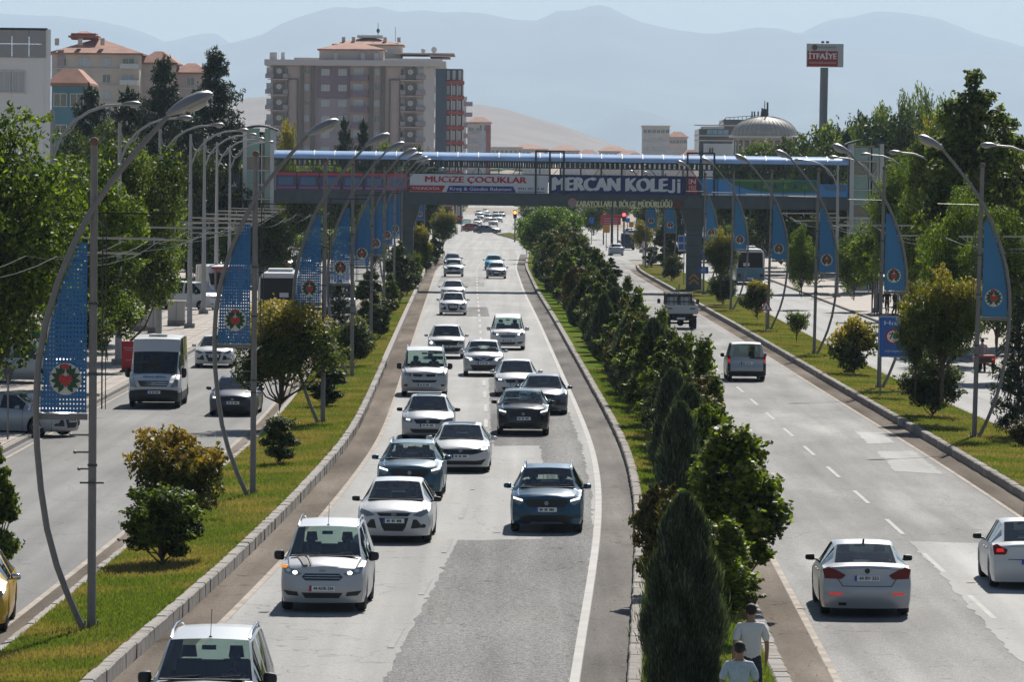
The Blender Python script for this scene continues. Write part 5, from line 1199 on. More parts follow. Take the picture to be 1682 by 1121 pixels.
def wheel_meshes(r, w_):
    t = MB(); t.lathe([(r * .62, -w_ / 2), (r * .9, -w_ / 2), (r, -w_ * .32), (r, w_ * .32), (r * .9, w_ / 2), (r * .62, w_ / 2)], 24, axis='X')
    m1 = t.mesh('wheel', M_tyre, 40); q = MB(); q.lathe([(r * .66, -w_ / 2 + .01), (r * .60, -w_ / 2 + .04), (r * .60, w_ / 2)], 24, axis='X'); q.lathe([(.001, -w_ / 2 + .03), (.07, -w_ / 2 + .03), (.08, 0)], 12, axis='X')
    for k in range(5):
        a = 2 * math.pi * k / 5; c, s = math.cos(a), math.sin(a)
        vs = [(x, y * c - z * s, y * s + z * c) for x in (-w_ / 2 + .03, -w_ / 2 + .06) for y, z in ((.04, -.05), (r * .61, -.035), (r * .61, .035), (.04, .05))]
        q.add(vs, [(0, 1, 2, 3), (7, 6, 5, 4), (0, 4, 5, 1), (1, 5, 6, 2), (2, 6, 7, 3)])
    return m1, q.mesh('rim', M_rim, 40)
_wh = {}
def build_car(name, label, cat, sp, paintm, face, rear, extras=(), glass=None, lower=None, group=None):
    """car nose points to local -Y, origin on the ground at the centre of the car. sp: dimensions and profile"""
    L_, W_, H_ = sp['L'], sp['W'], sp['H']; hw = W_ / 2; gc = sp.get('gc', .17); wr = sp.get('wr', .32); wb = sp['wb']; fo = sp['fo']
    d1, d2 = fo, fo + wb; hf, hc, cow, hd, hz_ = sp['hf'], sp['hc'], sp['cow'], sp['hd'], sp.get('hz', H_ - .05)
    rh, rb, dk, tl = sp['rh'], sp['rb'], sp['dk'], sp['tl']; belt0, belt1 = sp['b0'], sp['b1']; rw = sp.get('rw', .70); bulF, bulR = sp.get('bf', .24), sp.get('br', .14)
    prof = [(0, hf), (.10, hf + .05), (cow * .55, hf + (hc - hf) * .72), (cow, hc), (hd, hz_)] + ([(hd + .35, H_ - .06)] if H_ - hz_ > .12 else []) + [((hd + rh) / 2 + .1, H_), (rh, H_ - .05), (rb, dk), (L_ - .06, tl), (L_, tl - .05)]
    prof = sorted(prof); px_ = [p[0] for p in prof]; pz_ = [p[1] for p in prof]
    zt = lambda d: float(np.interp(d, px_, pz_))
    fix = sorted({0, .04, .1, .2, cow - .03, cow, hd, hd + .02, rh, rb, L_ - .06, L_} | {round(x, 3) for x in np.arange(.3, L_ - .1, .16)} | {round(c + wr * 1.2 * math.sin(a), 3) for c in (d1, d2) for a in np.linspace(-math.pi / 2, math.pi / 2, 11)})
    st = []
    for x in fix:
        if 0 <= x <= L_ and (not st or x - st[-1] > .018 or x in (cow, hd, rh, rb)): st.append(x)
    def rail(d):
        a = np.interp(d, [0, cow, hd, (hd + rh) / 2, rh, rb, L_], [.80, .82 if not sp.get('van') else .88, rw, rw + .015, rw - .01, sp.get('rwb', .80), .80 if dk < H_ - .8 and rb < L_ - .2 else sp.get('rwb', .80)]); return a * hw
    def widf(d): return hw * (1 - .07 * max(0, 1 - d / .55) ** 2 - .05 * max(0, 1 - (L_ - d) / .5) ** 2)
    def belt(d): return float(np.interp(d, [0, L_], [belt0, belt1]))
    R_ = wr + .055
    def arch(d):
        z = 0
        for c in (d1, d2):
            if abs(d - c) < R_: z = max(z, wr + math.sqrt(R_ ** 2 - (d - c) ** 2))
        return z
    def pr(z): return float(np.interp(z, [gc, gc + .1, .45, .62, hf], [.10, .02, -.02, 0, .05])) if not sp.get('flat') else float(np.interp(z, [gc, .5, hf], [.04, 0, .03]))
    def prr(z): return float(np.interp(z, [gc, .35, .55, .75, 1.0, 3], [.10, .0, -.02, .03, .05, .06]))
    def shift(x, z, d):
        s = min(1, abs(x) / hw); y = 0
        y += bulF * s ** 3 * max(0, 1 - d / 1.1) + (pr(z) * max(0, 1 - d / .3) if d < .3 else 0)
        e = L_ - d; y -= bulR * s ** 3 * max(0, 1 - e / .8) + (prr(z) * max(0, 1 - e / .3) if e < .3 else 0)
        return y
    rows = []
    for d in st:
        t_ = zt(d); w = widf(d); r_ = min(rail(d), w * (.935 if sp.get('van') else .86)); cr = .045 if d < cow or d > rb else .03; ar = arch(d); zr = t_ - cr - .03
        zb = min(belt(d), zr - .012); zs = min(belt(d) - .09, zb - .05); k = min(1, max(0, (zr - zb) / .5))
        wbt = w * (.965 if sp.get('van') else .945); wrl = r_ if zr - zb > .02 else max(r_, w * .84)
        pts = [(0, t_), (wrl * .5, t_ - cr * .25), (wrl - (.04 if sp.get('van') else .055), t_ - cr * .8), (wrl, zr), (wbt, zb), (w * .985, zs), (w, max(.60, ar + .03)), (w * .992, max(.36, ar + .012)), (w * .955, max(gc + .03, ar))]
        pts[5] = (pts[5][0], max(pts[5][1], pts[6][1] + .02)); 
        rows.append([(x, -L_ / 2 + d + shift(x, z, d), z) for x, z in pts])
    # front and rear fascias
    def fas(front, n=16, k=8):
        row = rows[0] if front else rows[-1]; sgn = 1 if front else -1; w = row[6][0]; top = row[0][2]; g = []
        zs = np.linspace(0, 1, k + 1)
        for j in range(k + 1):
            r = []
            for i in range(n + 1):
                s = -1 + 2 * i / n; ztop = float(np.interp(abs(s) * row[4][0], [row[0][0], row[1][0], row[2][0], row[3][0], row[4][0]], [row[0][2], row[1][2], row[2][2], row[3][2], row[4][2]]))
                z = ztop + (gc + .03 - ztop) * zs[j]; wz = float(np.interp(z, [row[8][2], row[7][2], row[6][2], row[5][2], row[4][2]], [row[8][0], row[7][0], row[6][0], row[5][0], row[4][0]]))
                x = s * wz
                if front: y = -L_ / 2 + bulF * min(1, abs(x) / hw) ** 3 + pr(z)
                else: y = L_ / 2 - bulR * min(1, abs(x) / hw) ** 3 - prr(z)
                r.append((x, y, z))
            g.append(r)
        return g
    root = thing(name, label, cat, group=group)
    body, wsh, rwin, swin = MB(), MB(), MB(), MB()
    nj = 9; lowm = 1 if lower else 0
    bl = MB()
    for sgn in (1, -1):
        for i in range(len(st) - 1):
            da, db = st[i], st[i + 1]; dm = (da + db) / 2
            for j in range(nj - 1):
                q = [rows[i][j], rows[i + 1][j], rows[i + 1][j + 1], rows[i][j + 1]]; q = [(sgn * x, y, z) for x, y, z in q]
                if sgn < 0: q = q[::-1]
                zr_, zb_ = rows[i][3][2], rows[i][4][2]
                tgt = body
                if j < 2 and cow <= da and db <= hd + .001: tgt = wsh
                elif j < 2 and rh + .0 <= da and db <= rb + .001 and not sp.get('norear'): tgt = rwin
                elif j == 3 and min(rows[i][3][2] - rows[i][4][2], rows[i + 1][3][2] - rows[i + 1][4][2]) > .07 and cow + .15 < da and db < sp.get('swe', rb - .1) and not any(abs(dm - p) < .055 for p in sp.get('pil', ())): tgt = swin
                tgt.add(q, [(0, 1, 2, 3)], 1 if (tgt is body and lower and j >= 6) else 0)
    for fr in (True, False):
        g = fas(fr); n = len(g[0])
        vs = [p for r in g for p in r]; fs = []
        for j in range(len(g) - 1):
            for i in range(n - 1):
                f = (j * n + i, j * n + i + 1, (j + 1) * n + i + 1, (j + 1) * n + i); fs.append(f[::-1] if fr else f)
        body.add(vs, fs[:], 0)
        if lower: body.mi[-len(fs):] = [1 if sp.get('lowz', .5) > (g[j][0][2] + g[j + 1][0][2]) / 2 else 0 for j in range(len(g) - 1) for i in range(n - 1)]
    def weld(mb, nm, ms):
        me = mb.mesh(nm, ms); bm = bmesh.new(); bm.from_mesh(me); bmesh.ops.delete(bm, geom=[v for v in bm.verts if not v.link_faces], context='VERTS'); bmesh.ops.remove_doubles(bm, verts=bm.verts, dist=.0015); bmesh.ops.recalc_face_normals(bm, faces=bm.faces); bm.to_mesh(me); bm.free()
        me.polygons.foreach_set('use_smooth', [True] * len(me.polygons)); 
        me.set_sharp_from_angle(angle=R(32)); o = bpy.data.objects.new(nm, me); link(o, root); return o
    bo = weld(body, 'body', [paintm, lower or M_trim])
    weld(wsh, 'windshield', [glass or M_wind])
    if rwin.f: weld(rwin, 'rear_window', [glass or M_wind])
    for sgn in (1, -1):
        q = MB(); fsel = [f for f in swin.f if swin.v[f[0]][0] * sgn > 0 or swin.v[f[2]][0] * sgn > 0]
        groups = []; last = None
        for f in sorted(fsel, key=lambda f: swin.v[f[0]][1]):
            y = min(swin.v[i][1] for i in f); y1 = max(swin.v[i][1] for i in f)
            if last is None or y - last > .02: groups.append([])
            groups[-1].append(f); last = y1 if last is None else max(last, y1)
        for gq in groups: weld(MB().add(swin.v, gq), 'side_window', [M_windd])
    # fascia surface functions for lights, grille, plates
    def fy(x, z): return -L_ / 2 + bulF * min(1, abs(x) / hw) ** 3 + pr(z)
    def ry(x, z): return L_ / 2 - bulR * min(1, abs(x) / hw) ** 3 - prr(z)
    def decal(poly, nm, m, front=True, off=.012, n=12, parent=None):
        xs = [p[0] for p in poly]; k = len(poly); b = MB(); vs = []; xx = np.linspace(min(xs) + 1e-4, max(xs) - 1e-4, n)
        for x in xx:
            hit = []
            for i in range(k):
                (x1, z1), (x2, z2) = poly[i], poly[(i + 1) % k]
                if (x1 - x) * (x2 - x) <= 0 and abs(x1 - x2) > 1e-9: hit.append(z1 + (z2 - z1) * (x - x1) / (x2 - x1))
            if not hit: hit = [poly[0][1]] * 2
            a, e = max(hit), min(hit); mdl = (a + e) / 2
            for z in (a, mdl, e):
                y = fy(x, z) - off if front else ry(x, z) + off; vs.append((x, y, z))
            vs.append((x, (fy(x, e) if front else ry(x, e)) + (.04 if front else -.04), e)); vs.append((x, (fy(x, a) if front else ry(x, a)) + (.04 if front else -.04), a))
        fs = []
        for i in range(n - 1):
            for j in range(4): fs.append((i * 5 + j, (i + 1) * 5 + j, (i + 1) * 5 + j + 1, i * 5 + j + 1))
            fs.append((i * 5 + 4, (i + 1) * 5 + 4, (i + 1) * 5, i * 5))
        fs += [(0, 1, 2, 3, 4), tuple((n - 1) * 5 + j for j in (4, 3, 2, 1, 0))]
        b.add(vs, fs); o = b.build(nm, m, parent or root, smooth=30); return o
    mir = lambda poly: [(-x, z) for x, z in poly]
    for spec, front in ((face, True), (rear, False)):
        for it in spec:
            nm, m, poly = it[:3]; of = it[3] if len(it) > 3 else .012
            if nm.startswith('*'):
                decal(poly, nm[1:], m, front, of); decal(mir(poly), nm[1:], m, front, of)
            elif nm.startswith('<'): decal(mir(poly), nm[1:], m, front, of)
            else: decal(poly, nm, m, front, of)
    # plates
    for front, key in ((True, 'pf'), (False, 'pr')):
        if key in sp:
            z = sp[key]; pw = .26
            o = decal([(-pw, z - .055), (pw, z - .055), (pw, z + .055), (-pw, z + .055)], 'number_plate', M_plate, front, .03, 4)
            s_ = -1 if front else -1
            decal([(-pw, z - .055), (-pw + .05, z - .055), (-pw + .05, z + .055), (-pw, z + .055)] if front else [(pw, z - .055), (pw - .05, z - .055), (pw - .05, z + .055), (pw, z + .055)], 'plate_band', sp.get('pband', M_euro), front, .034, 3, o)
            if sp.get('ptext'):
                tx = text(sp['ptext'], 'lettering', M_black, o, (.03 if front else -.03, (fy(0, z) - .036) if front else ry(0, z) + .036, z), .072, .40, .01, .004, (math.pi / 2, 0, 0 if front else math.pi))
            elif not sp.get('far'):
                q = MB(); [q.box((x, (fy(0, z) - .033) if front else ry(0, z) + .033, z), (.03, .004, .06)) for x in (-.15, -.11, -.03, .01, .09, .13, .17)]; q.build('plate_characters', M_trim, o)
    # underbody, wheel wells
    u = MB(); u.box((0, 0, (gc + .62) / 2 + .02), (W_ * .80 - .34, L_ - .5, .62 - gc)); u.box((0, (d1 + d2) / 2 - L_ / 2, (gc + .5) / 2 + .02), (W_ * .9, wb - 2 * R_ - .05, .45 - gc)); u.box((0, 0, .66), (W_ * .88, L_ - .7, .08)); u.build('underbody', M_under, root)
    kw = (round(wr, 2),)
    if kw not in _wh: _wh[kw] = wheel_meshes(wr, .21)
    for d in (d1, d2):
        for s in (-1, 1):
            o = bpy.data.objects.new('wheel', _wh[kw][0]); link(o, root); o.location = (s * (hw - .125), -L_ / 2 + d, wr - .004); o.rotation_euler = (random.uniform(0, 6), 0, 0 if s < 0 else math.pi)
            link(bpy.data.objects.new('rim', _wh[kw][1]), o)
    # mirrors, seats, dashboard
    zm = belt(cow) + .08
    if not sp.get('nomirror'):
        for s in (-1, 1):
            b = MB(); v = sp.get('mir', (.10, .055, .065)); b.ball((0, 0, 0), 1, 12); sg_ = lambda q, e: math.copysign(abs(q) ** e, q); b.v = [(s * (hw + .095) + v[0] * sg_(q[0], .5), -L_ / 2 + cow + .42 + v[1] * sg_(q[1], .7) + .03 * abs(q[0]), zm + v[2] * sg_(q[2], .5) * (1 - .2 * q[0] * s)) for q in b.v]; b.tube([(s * (hw * .93), -L_ / 2 + cow + .42, zm - .05), (s * (hw + .06), -L_ / 2 + cow + .42, zm - .03)], .02, 5)
            b.build('side_mirror', sp.get('mirm', paintm), root, smooth=60)
    if not sp.get('far'):
        y0 = -L_ / 2 + hd + .35; zs = .62 + (H_ - 1.5) * .45
        for s in (-1, 1):
            b = MB(); b.box((s * .37, y0 - .1, zs - .1), (.46, .5, .2)); b.box((s * .37, y0 + .2, zs + .25), (.46, .14, .62), taper=.85); b.box((s * .37, y0 + .22, zs + .68), (.24, .1, .18), taper=.8); b.build('seat', M_int, root)
        b = MB(); b.box((0, y0 + 1.15, zs + .15), (1.2, .2, .6)); b.build('rear_seat', M_int, root)
        b = MB(); b.box((0, -L_ / 2 + cow + .22, hc - .12), (W_ * .76, .5, .14)); b.build('dashboard', M_int, root)
        b = MB(); b.tube([(.37 * 1 + .17 * math.cos(a), y0 - .62, zs + .28 + .17 * math.sin(a)) for a in np.linspace(0, 2 * math.pi, 13)], .014, 5); b.build('steering_wheel', M_int, root)
        b = MB(); b.box((0, -L_ / 2 + hd - .12, hz_ - .13), (.22, .03, .07)); b.build('rear_view_mirror', M_int, root)
        # wipers and cowl
        b = MB(); zc = zt(cow) + .012; b.box((0, -L_ / 2 + cow - .02, zc - .01), (rail(cow) * 1.8, .09, .02)); b.tube([(-.1, -L_ / 2 + cow, zc), (.55, -L_ / 2 + cow + .06, zc + .045)], .011, 4); b.tube([(-.62, -L_ / 2 + cow, zc), (-.1, -L_ / 2 + cow + .06, zc + .045)], .011, 4); b.build('wiper', M_trim, root)
        # door gaps and handles along both flanks
        def side_pts(d, s, dx):
            i = min(range(len(st)), key=lambda q: abs(st[q] - d)); return [(s * (p[0] + dx), p[1], p[2]) for p in rows[i][4:9]]
        for s in (-1, 1):
            b = MB()
            for d in sp.get('seams', (cow + .25, (cow + .25 + rb) / 2 - .1, rb - .75)):
                p = side_pts(d, s, .003); vs = [(x, y - .006, z) for x, y, z in p] + [(x, y + .006, z) for x, y, z in p]; b.add(vs, [(i, i + 1, 6 + i, 5 + i) for i in range(4)])
            b.build('door_gap', M_trim, root)
            for d in ((cow + .25 + rb) / 2 - .32, rb - .95): 
                i = min(range(len(st)), key=lambda q: abs(st[q] - d)); p = rows[i][5]; MB().box((s * (p[0] + .015), p[1], p[2] - .03), (.03, .17, .03)).build('door_handle', paintm, root)
        # bonnet shut lines
        b = MB()
        for s in (-1, 1):
            ii = [i for i, d in enumerate(st) if .02 < d < cow]; pp = [rows[i][2] for i in ii]; pp = [(s * (p[0] + .01), p[1], p[2] + .003) for p in pp]
            for a, e in zip(pp[:-1], pp[1:]): b.add([(a[0] - .006, a[1], a[2]), (a[0] + .006, a[1], a[2]), (e[0] + .006, e[1], e[2]), (e[0] - .006, e[1], e[2])], [(0, 1, 2, 3)])
        b.build('bonnet_gap', M_trim, root)
    for ex in extras:
        if ex == 'rails':
            for s in (-1, 1):
                ds = np.linspace(hd + .1, rh - .15, 7); b = MB(); b.tube([(s * (rail(d) - .04), -L_ / 2 + d, zt(d) + (.05 if 0 < k < 6 else -.02)) for k, d in enumerate(ds)], .022, 6); b.build('roof_rail', M_trim if sp.get('railb') else M_chrome, root, smooth=40)
        if ex == 'antenna': b = MB(); y = -L_ / 2 + hd + .12; b.tube([(.0, y, zt(hd + .12) - .01), (.0, y + .22, zt(hd + .12) + .42)], .007, 4); b.ball((0, y, zt(hd + .12)), .03, 6); b.build('antenna', M_trim, root)
        if ex == 'fin': b = MB(); y = -L_ / 2 + rh - .12; b.prism([(y - .1, 0), (y + .09, 0), (y + .07, .07)], -.02, .02, plane='XZ'); b.v = [(q[1], q[0], zt(rh) + .02 + q[2]) for q in b.v]; b.build('antenna_fin', M_trim, root)
        if ex == 'sunroof': 
            d0, d1_ = hd + .18, hd + .85; n_ = 5; vs = []
            for d in np.linspace(d0, d1_, n_):
                for x in (-.42, 0, .42): vs.append((x, -L_ / 2 + d, zt(d) - .01 * abs(x) + .006))
            b = MB(); b.add(vs, [(i * 3 + j, i * 3 + j + 1, i * 3 + j + 4, i * 3 + j + 3) for i in range(n_ - 1) for j in range(2)]); b.build('sunroof', M_windd, root)
        if ex == 'hatch_vent':
            b = MB(); b.box((0, -L_ / 2 + hd + 1.1, H_ + .02), (.7, .5, .07)); b.build('roof_vent', M_offw, root)
    root['_car'] = 1
    return root, fy, ry, decal, zt, rail
SP = dict(
  mpv=dict(L=4.16, W=1.76, H=1.74, wb=2.49, fo=.82, hf=.93, hc=1.10, cow=.88, hd=1.72, rh=3.98, rb=4.13, dk=1.05, tl=1.0, b0=.98, b1=1.06, rw=.74, rwb=.78, van=1, pil=(2.3, 3.3), swe=3.9, pf=.50, bf=.26, gc=.17, hz=1.66, mirm=M_trim, mir=(.11, .06, .10)),
  hatch=dict(L=4.36, W=1.82, H=1.47, wb=2.65, fo=.86, hf=.78, hc=1.0, cow=1.12, hd=1.85, rh=3.6, rb=4.2, dk=1.02, tl=.95, b0=.88, b1=1.0, rw=.66, rwb=.72, pil=(2.45, 3.3), pf=.55, bf=.34, gc=.15, mirm=M_trim),
  suv=dict(L=4.40, W=1.84, H=1.61, wb=2.63, fo=.86, hf=.93, hc=1.10, cow=1.1, hd=1.78, rh=3.75, rb=4.25, dk=1.12, tl=1.05, b0=1.0, b1=1.1, rw=.68, rwb=.74, pil=(2.4, 3.3), pf=.60, bf=.28, gc=.20, wr=.345),
  sedan=dict(L=4.65, W=1.80, H=1.42, wb=2.70, fo=.88, hf=.74, hc=.97, cow=1.2, hd=1.98, rh=3.25, rb=4.0, dk=1.03, tl=1.0, b0=.86, b1=.98, rw=.66, rwb=.72, pil=(2.5, 3.35), swe=3.75, pf=.50, bf=.36, gc=.14),
  bsedan=dict(L=4.90, W=1.86, H=1.46, wb=2.97, fo=.85, hf=.74, hc=.97, cow=1.35, hd=2.1, rh=3.45, rb=4.2, dk=1.08, tl=1.05, b0=.88, b1=1.02, rw=.66, rwb=.74, pil=(2.7, 3.6), swe=3.95, bf=.34, br=.24, gc=.15, wr=.335, pr=.80),
  van=dict(L=4.9, W=1.90, H=1.95, wb=3.0, fo=.9, hf=1.0, hc=1.20, cow=.78, hd=1.55, rh=4.75, rb=4.87, dk=1.2, tl=1.1, b0=1.12, b1=1.15, rw=.80, rwb=.84, van=1, pil=(2.3, 3.4), swe=4.6, pf=.48, bf=.22, gc=.18, hz=1.85, mir=(.1, .06, .13), mirm=M_trim),
  bigvan=dict(L=5.9, W=1.99, H=2.72, wb=3.66, fo=1.0, hf=1.02, hc=1.34, cow=.72, hd=1.42, rh=5.82, rb=5.88, dk=1.4, tl=1.2, b0=1.25, b1=1.3, rw=.90, rwb=.92, van=1, pil=(2.4, 3.4, 4.6), swe=5.5, pf=.62, bf=.16, gc=.22, wr=.35, hz=2.14, lowz=.66, mir=(.1, .07, .2), mirm=M_trim, norear=1),
  sqvan=dict(L=3.96, W=1.72, H=1.72, wb=2.5, fo=.75, hf=.9, hc=1.08, cow=.85, hd=1.6, rh=3.86, rb=3.93, dk=1.08, tl=1.0, b0=.98, b1=1.05, rw=.78, rwb=.84, van=1, pil=(2.1, 3.0), swe=3.7, pr=.80, bf=.22, br=.06, gc=.18, mirm=M_trim, mir=(.09, .05, .09)),
)
def S(k, **kw): d = dict(SP[k]); d.update(kw); return d
def E(c, r, n=10): return [(c[0] + r[0] * math.cos(2 * math.pi * i / n), c[1] + r[1] * math.sin(2 * math.pi * i / n)) for i in range(n)]
FACE = dict(
  mpv=[('grille', M_trim, [(-.36, .66), (.36, .66), (.42, .73), (.36, .80), (-.36, .80), (-.42, .73)]), ('grille_bar', M_chrome, [(-.36, .755), (.36, .755), (.36, .765), (-.36, .765)], .022), ('grille_bar', M_chrome, [(-.36, .705), (.36, .705), (.36, .715), (-.36, .715)], .022),
       ('*headlight', M_hl, [(.42, .80), (.52, .74), (.78, .80), (.84, .95), (.70, .92)]), ('*lit_lamp', M_on, E((.56, .815), (.05, .038)), .02), ('*lamp_reflector', M_chrome, E((.70, .86), (.05, .035)), .018), ('lower_intake', M_trim, [(-.36, .30), (.36, .30), (.42, .41), (-.42, .41)]), ('*fog_lamp_housing', M_trim, [(.48, .34), (.72, .35), (.80, .45), (.50, .42)]), ('badge', M_badge, E((0, .86), (.07, .028)))],
  hatch=[('grille', M_trim, [(-.36, .66), (.36, .66), (.42, .74), (-.42, .74)]), ('lower_intake', M_trim, [(-.26, .30), (.26, .30), (.36, .62), (-.36, .62)]), ('*side_intake', M_trim, [(.42, .36), (.72, .38), (.56, .58), (.47, .58)]), ('*headlight', M_hl, [(.46, .68), (.66, .64), (.84, .74), (.83, .84), (.60, .77)]), ('*fog_lamp', M_trim, E((.72, .42), (.06, .05))), ('badge', M_badge, E((0, .70), (.07, .028)), .02)],
  suv=[('grille', M_trim, [(-.50, .66), (.50, .66), (.56, .80), (.46, .86), (-.46, .86), (-.56, .80)]), ('lower_intake', M_trim, [(-.62, .26), (.62, .26), (.70, .40), (.45, .46), (-.45, .46), (-.70, .40)]), ('*headlight', M_hl, [(.58, .76), (.70, .70), (.85, .80), (.86, .92), (.60, .86)]), ('*lit_lamp', M_drl, [(.60, .80), (.84, .86), (.84, .91), (.60, .845)], .02), ('skid_plate', M_steel, [(-.45, .24), (.45, .24), (.40, .29), (-.40, .29)], .02), ('badge', M_badge, E((0, .76), (.055, .055)), .02)],
  civic=[('grille', M_trim, [(-.62, .60), (-.30, .54), (.30, .54), (.62, .60), (.80, .74), (.40, .70), (-.40, .70), (-.80, .74)]), ('lower_intake', M_trim, [(-.70, .24), (.70, .24), (.78, .42), (.55, .36), (-.55, .36), (-.78, .42)]), ('*headlight', M_hl, [(.50, .66), (.84, .68), (.86, .80), (.52, .72)]), ('*lit_lamp', M_on, [(.62, .69), (.82, .71), (.82, .77), (.64, .73)], .02), ('badge', M_badge, E((0, .66), (.06, .05)), .02)],
  sedan=[('grille', M_trim, [(-.40, .56), (.40, .56), (.48, .70), (-.48, .70)]), ('lower_intake', M_trim, [(-.55, .24), (.55, .24), (.62, .38), (-.62, .38)]), ('*headlight', M_hl, [(.52, .60), (.84, .62), (.86, .78), (.54, .70)]), ('<lit_lamp', M_drl, [(.60, .66), (.74, .67), (.74, .73), (.60, .71)], .02), ('badge', M_badge, E((0, .63), (.06, .05)), .02)],
  t5=[('grille', M_trim, [(-.46, .82), (-.10, .80), (-.05, .92), (-.48, .94)]), ('grille', M_trim, [(.46, .82), (.10, .80), (.05, .92), (.48, .94)]), ('*headlight', M_hl, [(.52, .84), (.82, .86), (.84, .99), (.54, .97)]), ('lower_intake', M_trim, [(-.50, .58), (.50, .58), (.54, .68), (-.54, .68)]), ('*fog_lamp', M_trim, [(.68, .42), (.82, .42), (.82, .50), (.68, .50)]), ('badge', M_badge, E((0, .87), (.08, .08)))],
  duster=[('grille', M_trim, [(-.58, .66), (.58, .66), (.62, .88), (-.62, .88)]), ('lower_intake', M_trim, [(-.72, .24), (.72, .24), (.76, .56), (-.76, .56)]), ('*headlight', M_hl, [(.62, .72), (.86, .72), (.86, .90), (.62, .88)]), ('<lit_lamp', M_on, E((.74, .79), (.08, .06)), .02), ('skid_plate', M_offw, [(-.45, .24), (.45, .24), (.40, .31), (-.40, .31)], .02)],
  qash=[('grille', M_trim, [(-.40, .70), (.40, .70), (.46, .84), (-.46, .84)]), ('chevron', M_chrome, [(-.30, .84), (0, .70), (.30, .84), (.24, .84), (0, .74), (-.24, .84)], .02), ('lower_intake', M_trim, [(-.50, .28), (.50, .28), (.60, .52), (-.60, .52)]), ('*headlight', M_drl, [(.50, .74), (.62, .70), (.66, .80), (.84, .86), (.56, .84)])],
  sprinter=[('grille', M_trim, [(-.58, .84), (.58, .84), (.62, 1.06), (-.62, 1.06)]), ('grille_bar', M_chrome, [(-.55, .90), (.55, .90), (.55, .925), (-.55, .925)], .03), ('grille_bar', M_chrome, [(-.57, .98), (.57, .98), (.57, 1.005), (-.57, 1.005)], .03), ('*headlight', M_hl, [(.64, .80), (.92, .84), (.94, 1.10), (.80, 1.12)]), ('badge', M_badge, E((0, .95), (.09, .09)), .035)],
)
REAR = dict(
  plain=[('*tail_light', M_tl, [(.58, .80), (.84, .78), (.84, .96), (.60, .94)])],
  bmw=[('*tail_light', M_tl, [(.44, .86), (.52, .78), (.86, .78), (.90, .97), (.78, 1.02), (.62, .96)]), ('*reflector', M_tlr, [(.52, .46), (.76, .46), (.76, .50), (.52, .50)]), ('exhaust', M_trim, [(.42, .24), (.58, .24), (.58, .30), (.42, .30)]), ('boot_gap', M_trim, [(-.50, .63), (.50, .63), (.50, .645), (-.50, .645)], .003), ('*boot_gap', M_trim, [(.50, .63), (.62, .80), (.61, .82), (.49, .645)], .003), ('badge', M_trim, E((0, .95), (.055, .055)), .015)],
  peug=[('*tail_light', M_tl, [(.56, .88), (.60, .77), (.86, .76), (.88, .96), (.80, 1.0)]), ('*lit_lamp', M_tlr, [(.64, .83), (.80, .82), (.80, .90), (.66, .91)], .02), ('boot_gap', M_trim, [(-.55, .66), (.55, .66), (.55, .675), (-.55, .675)], .003), ('badge', M_badge, E((0, .88), (.05, .06)), .015)],
  fior=[('*tail_light', M_tl, [(.74, .82), (.85, .82), (.85, 1.16), (.76, 1.14)]), ('*lit_lamp', M_tlr, [(.75, .84), (.84, .84), (.84, .98), (.75, .98)], .02), ('handle_bar', M_trim, [(-.74, 1.0), (-.10, 1.0), (-.14, 1.08), (-.74, 1.06)]), ('*corner_trim', M_trim, [(.73, .26), (.855, .26), (.855, .80), (.73, .78)]), ('lower_bumper', M_trim, [(-.80, .22), (.80, .22), (.80, .44), (-.80, .44)], .02)],
)
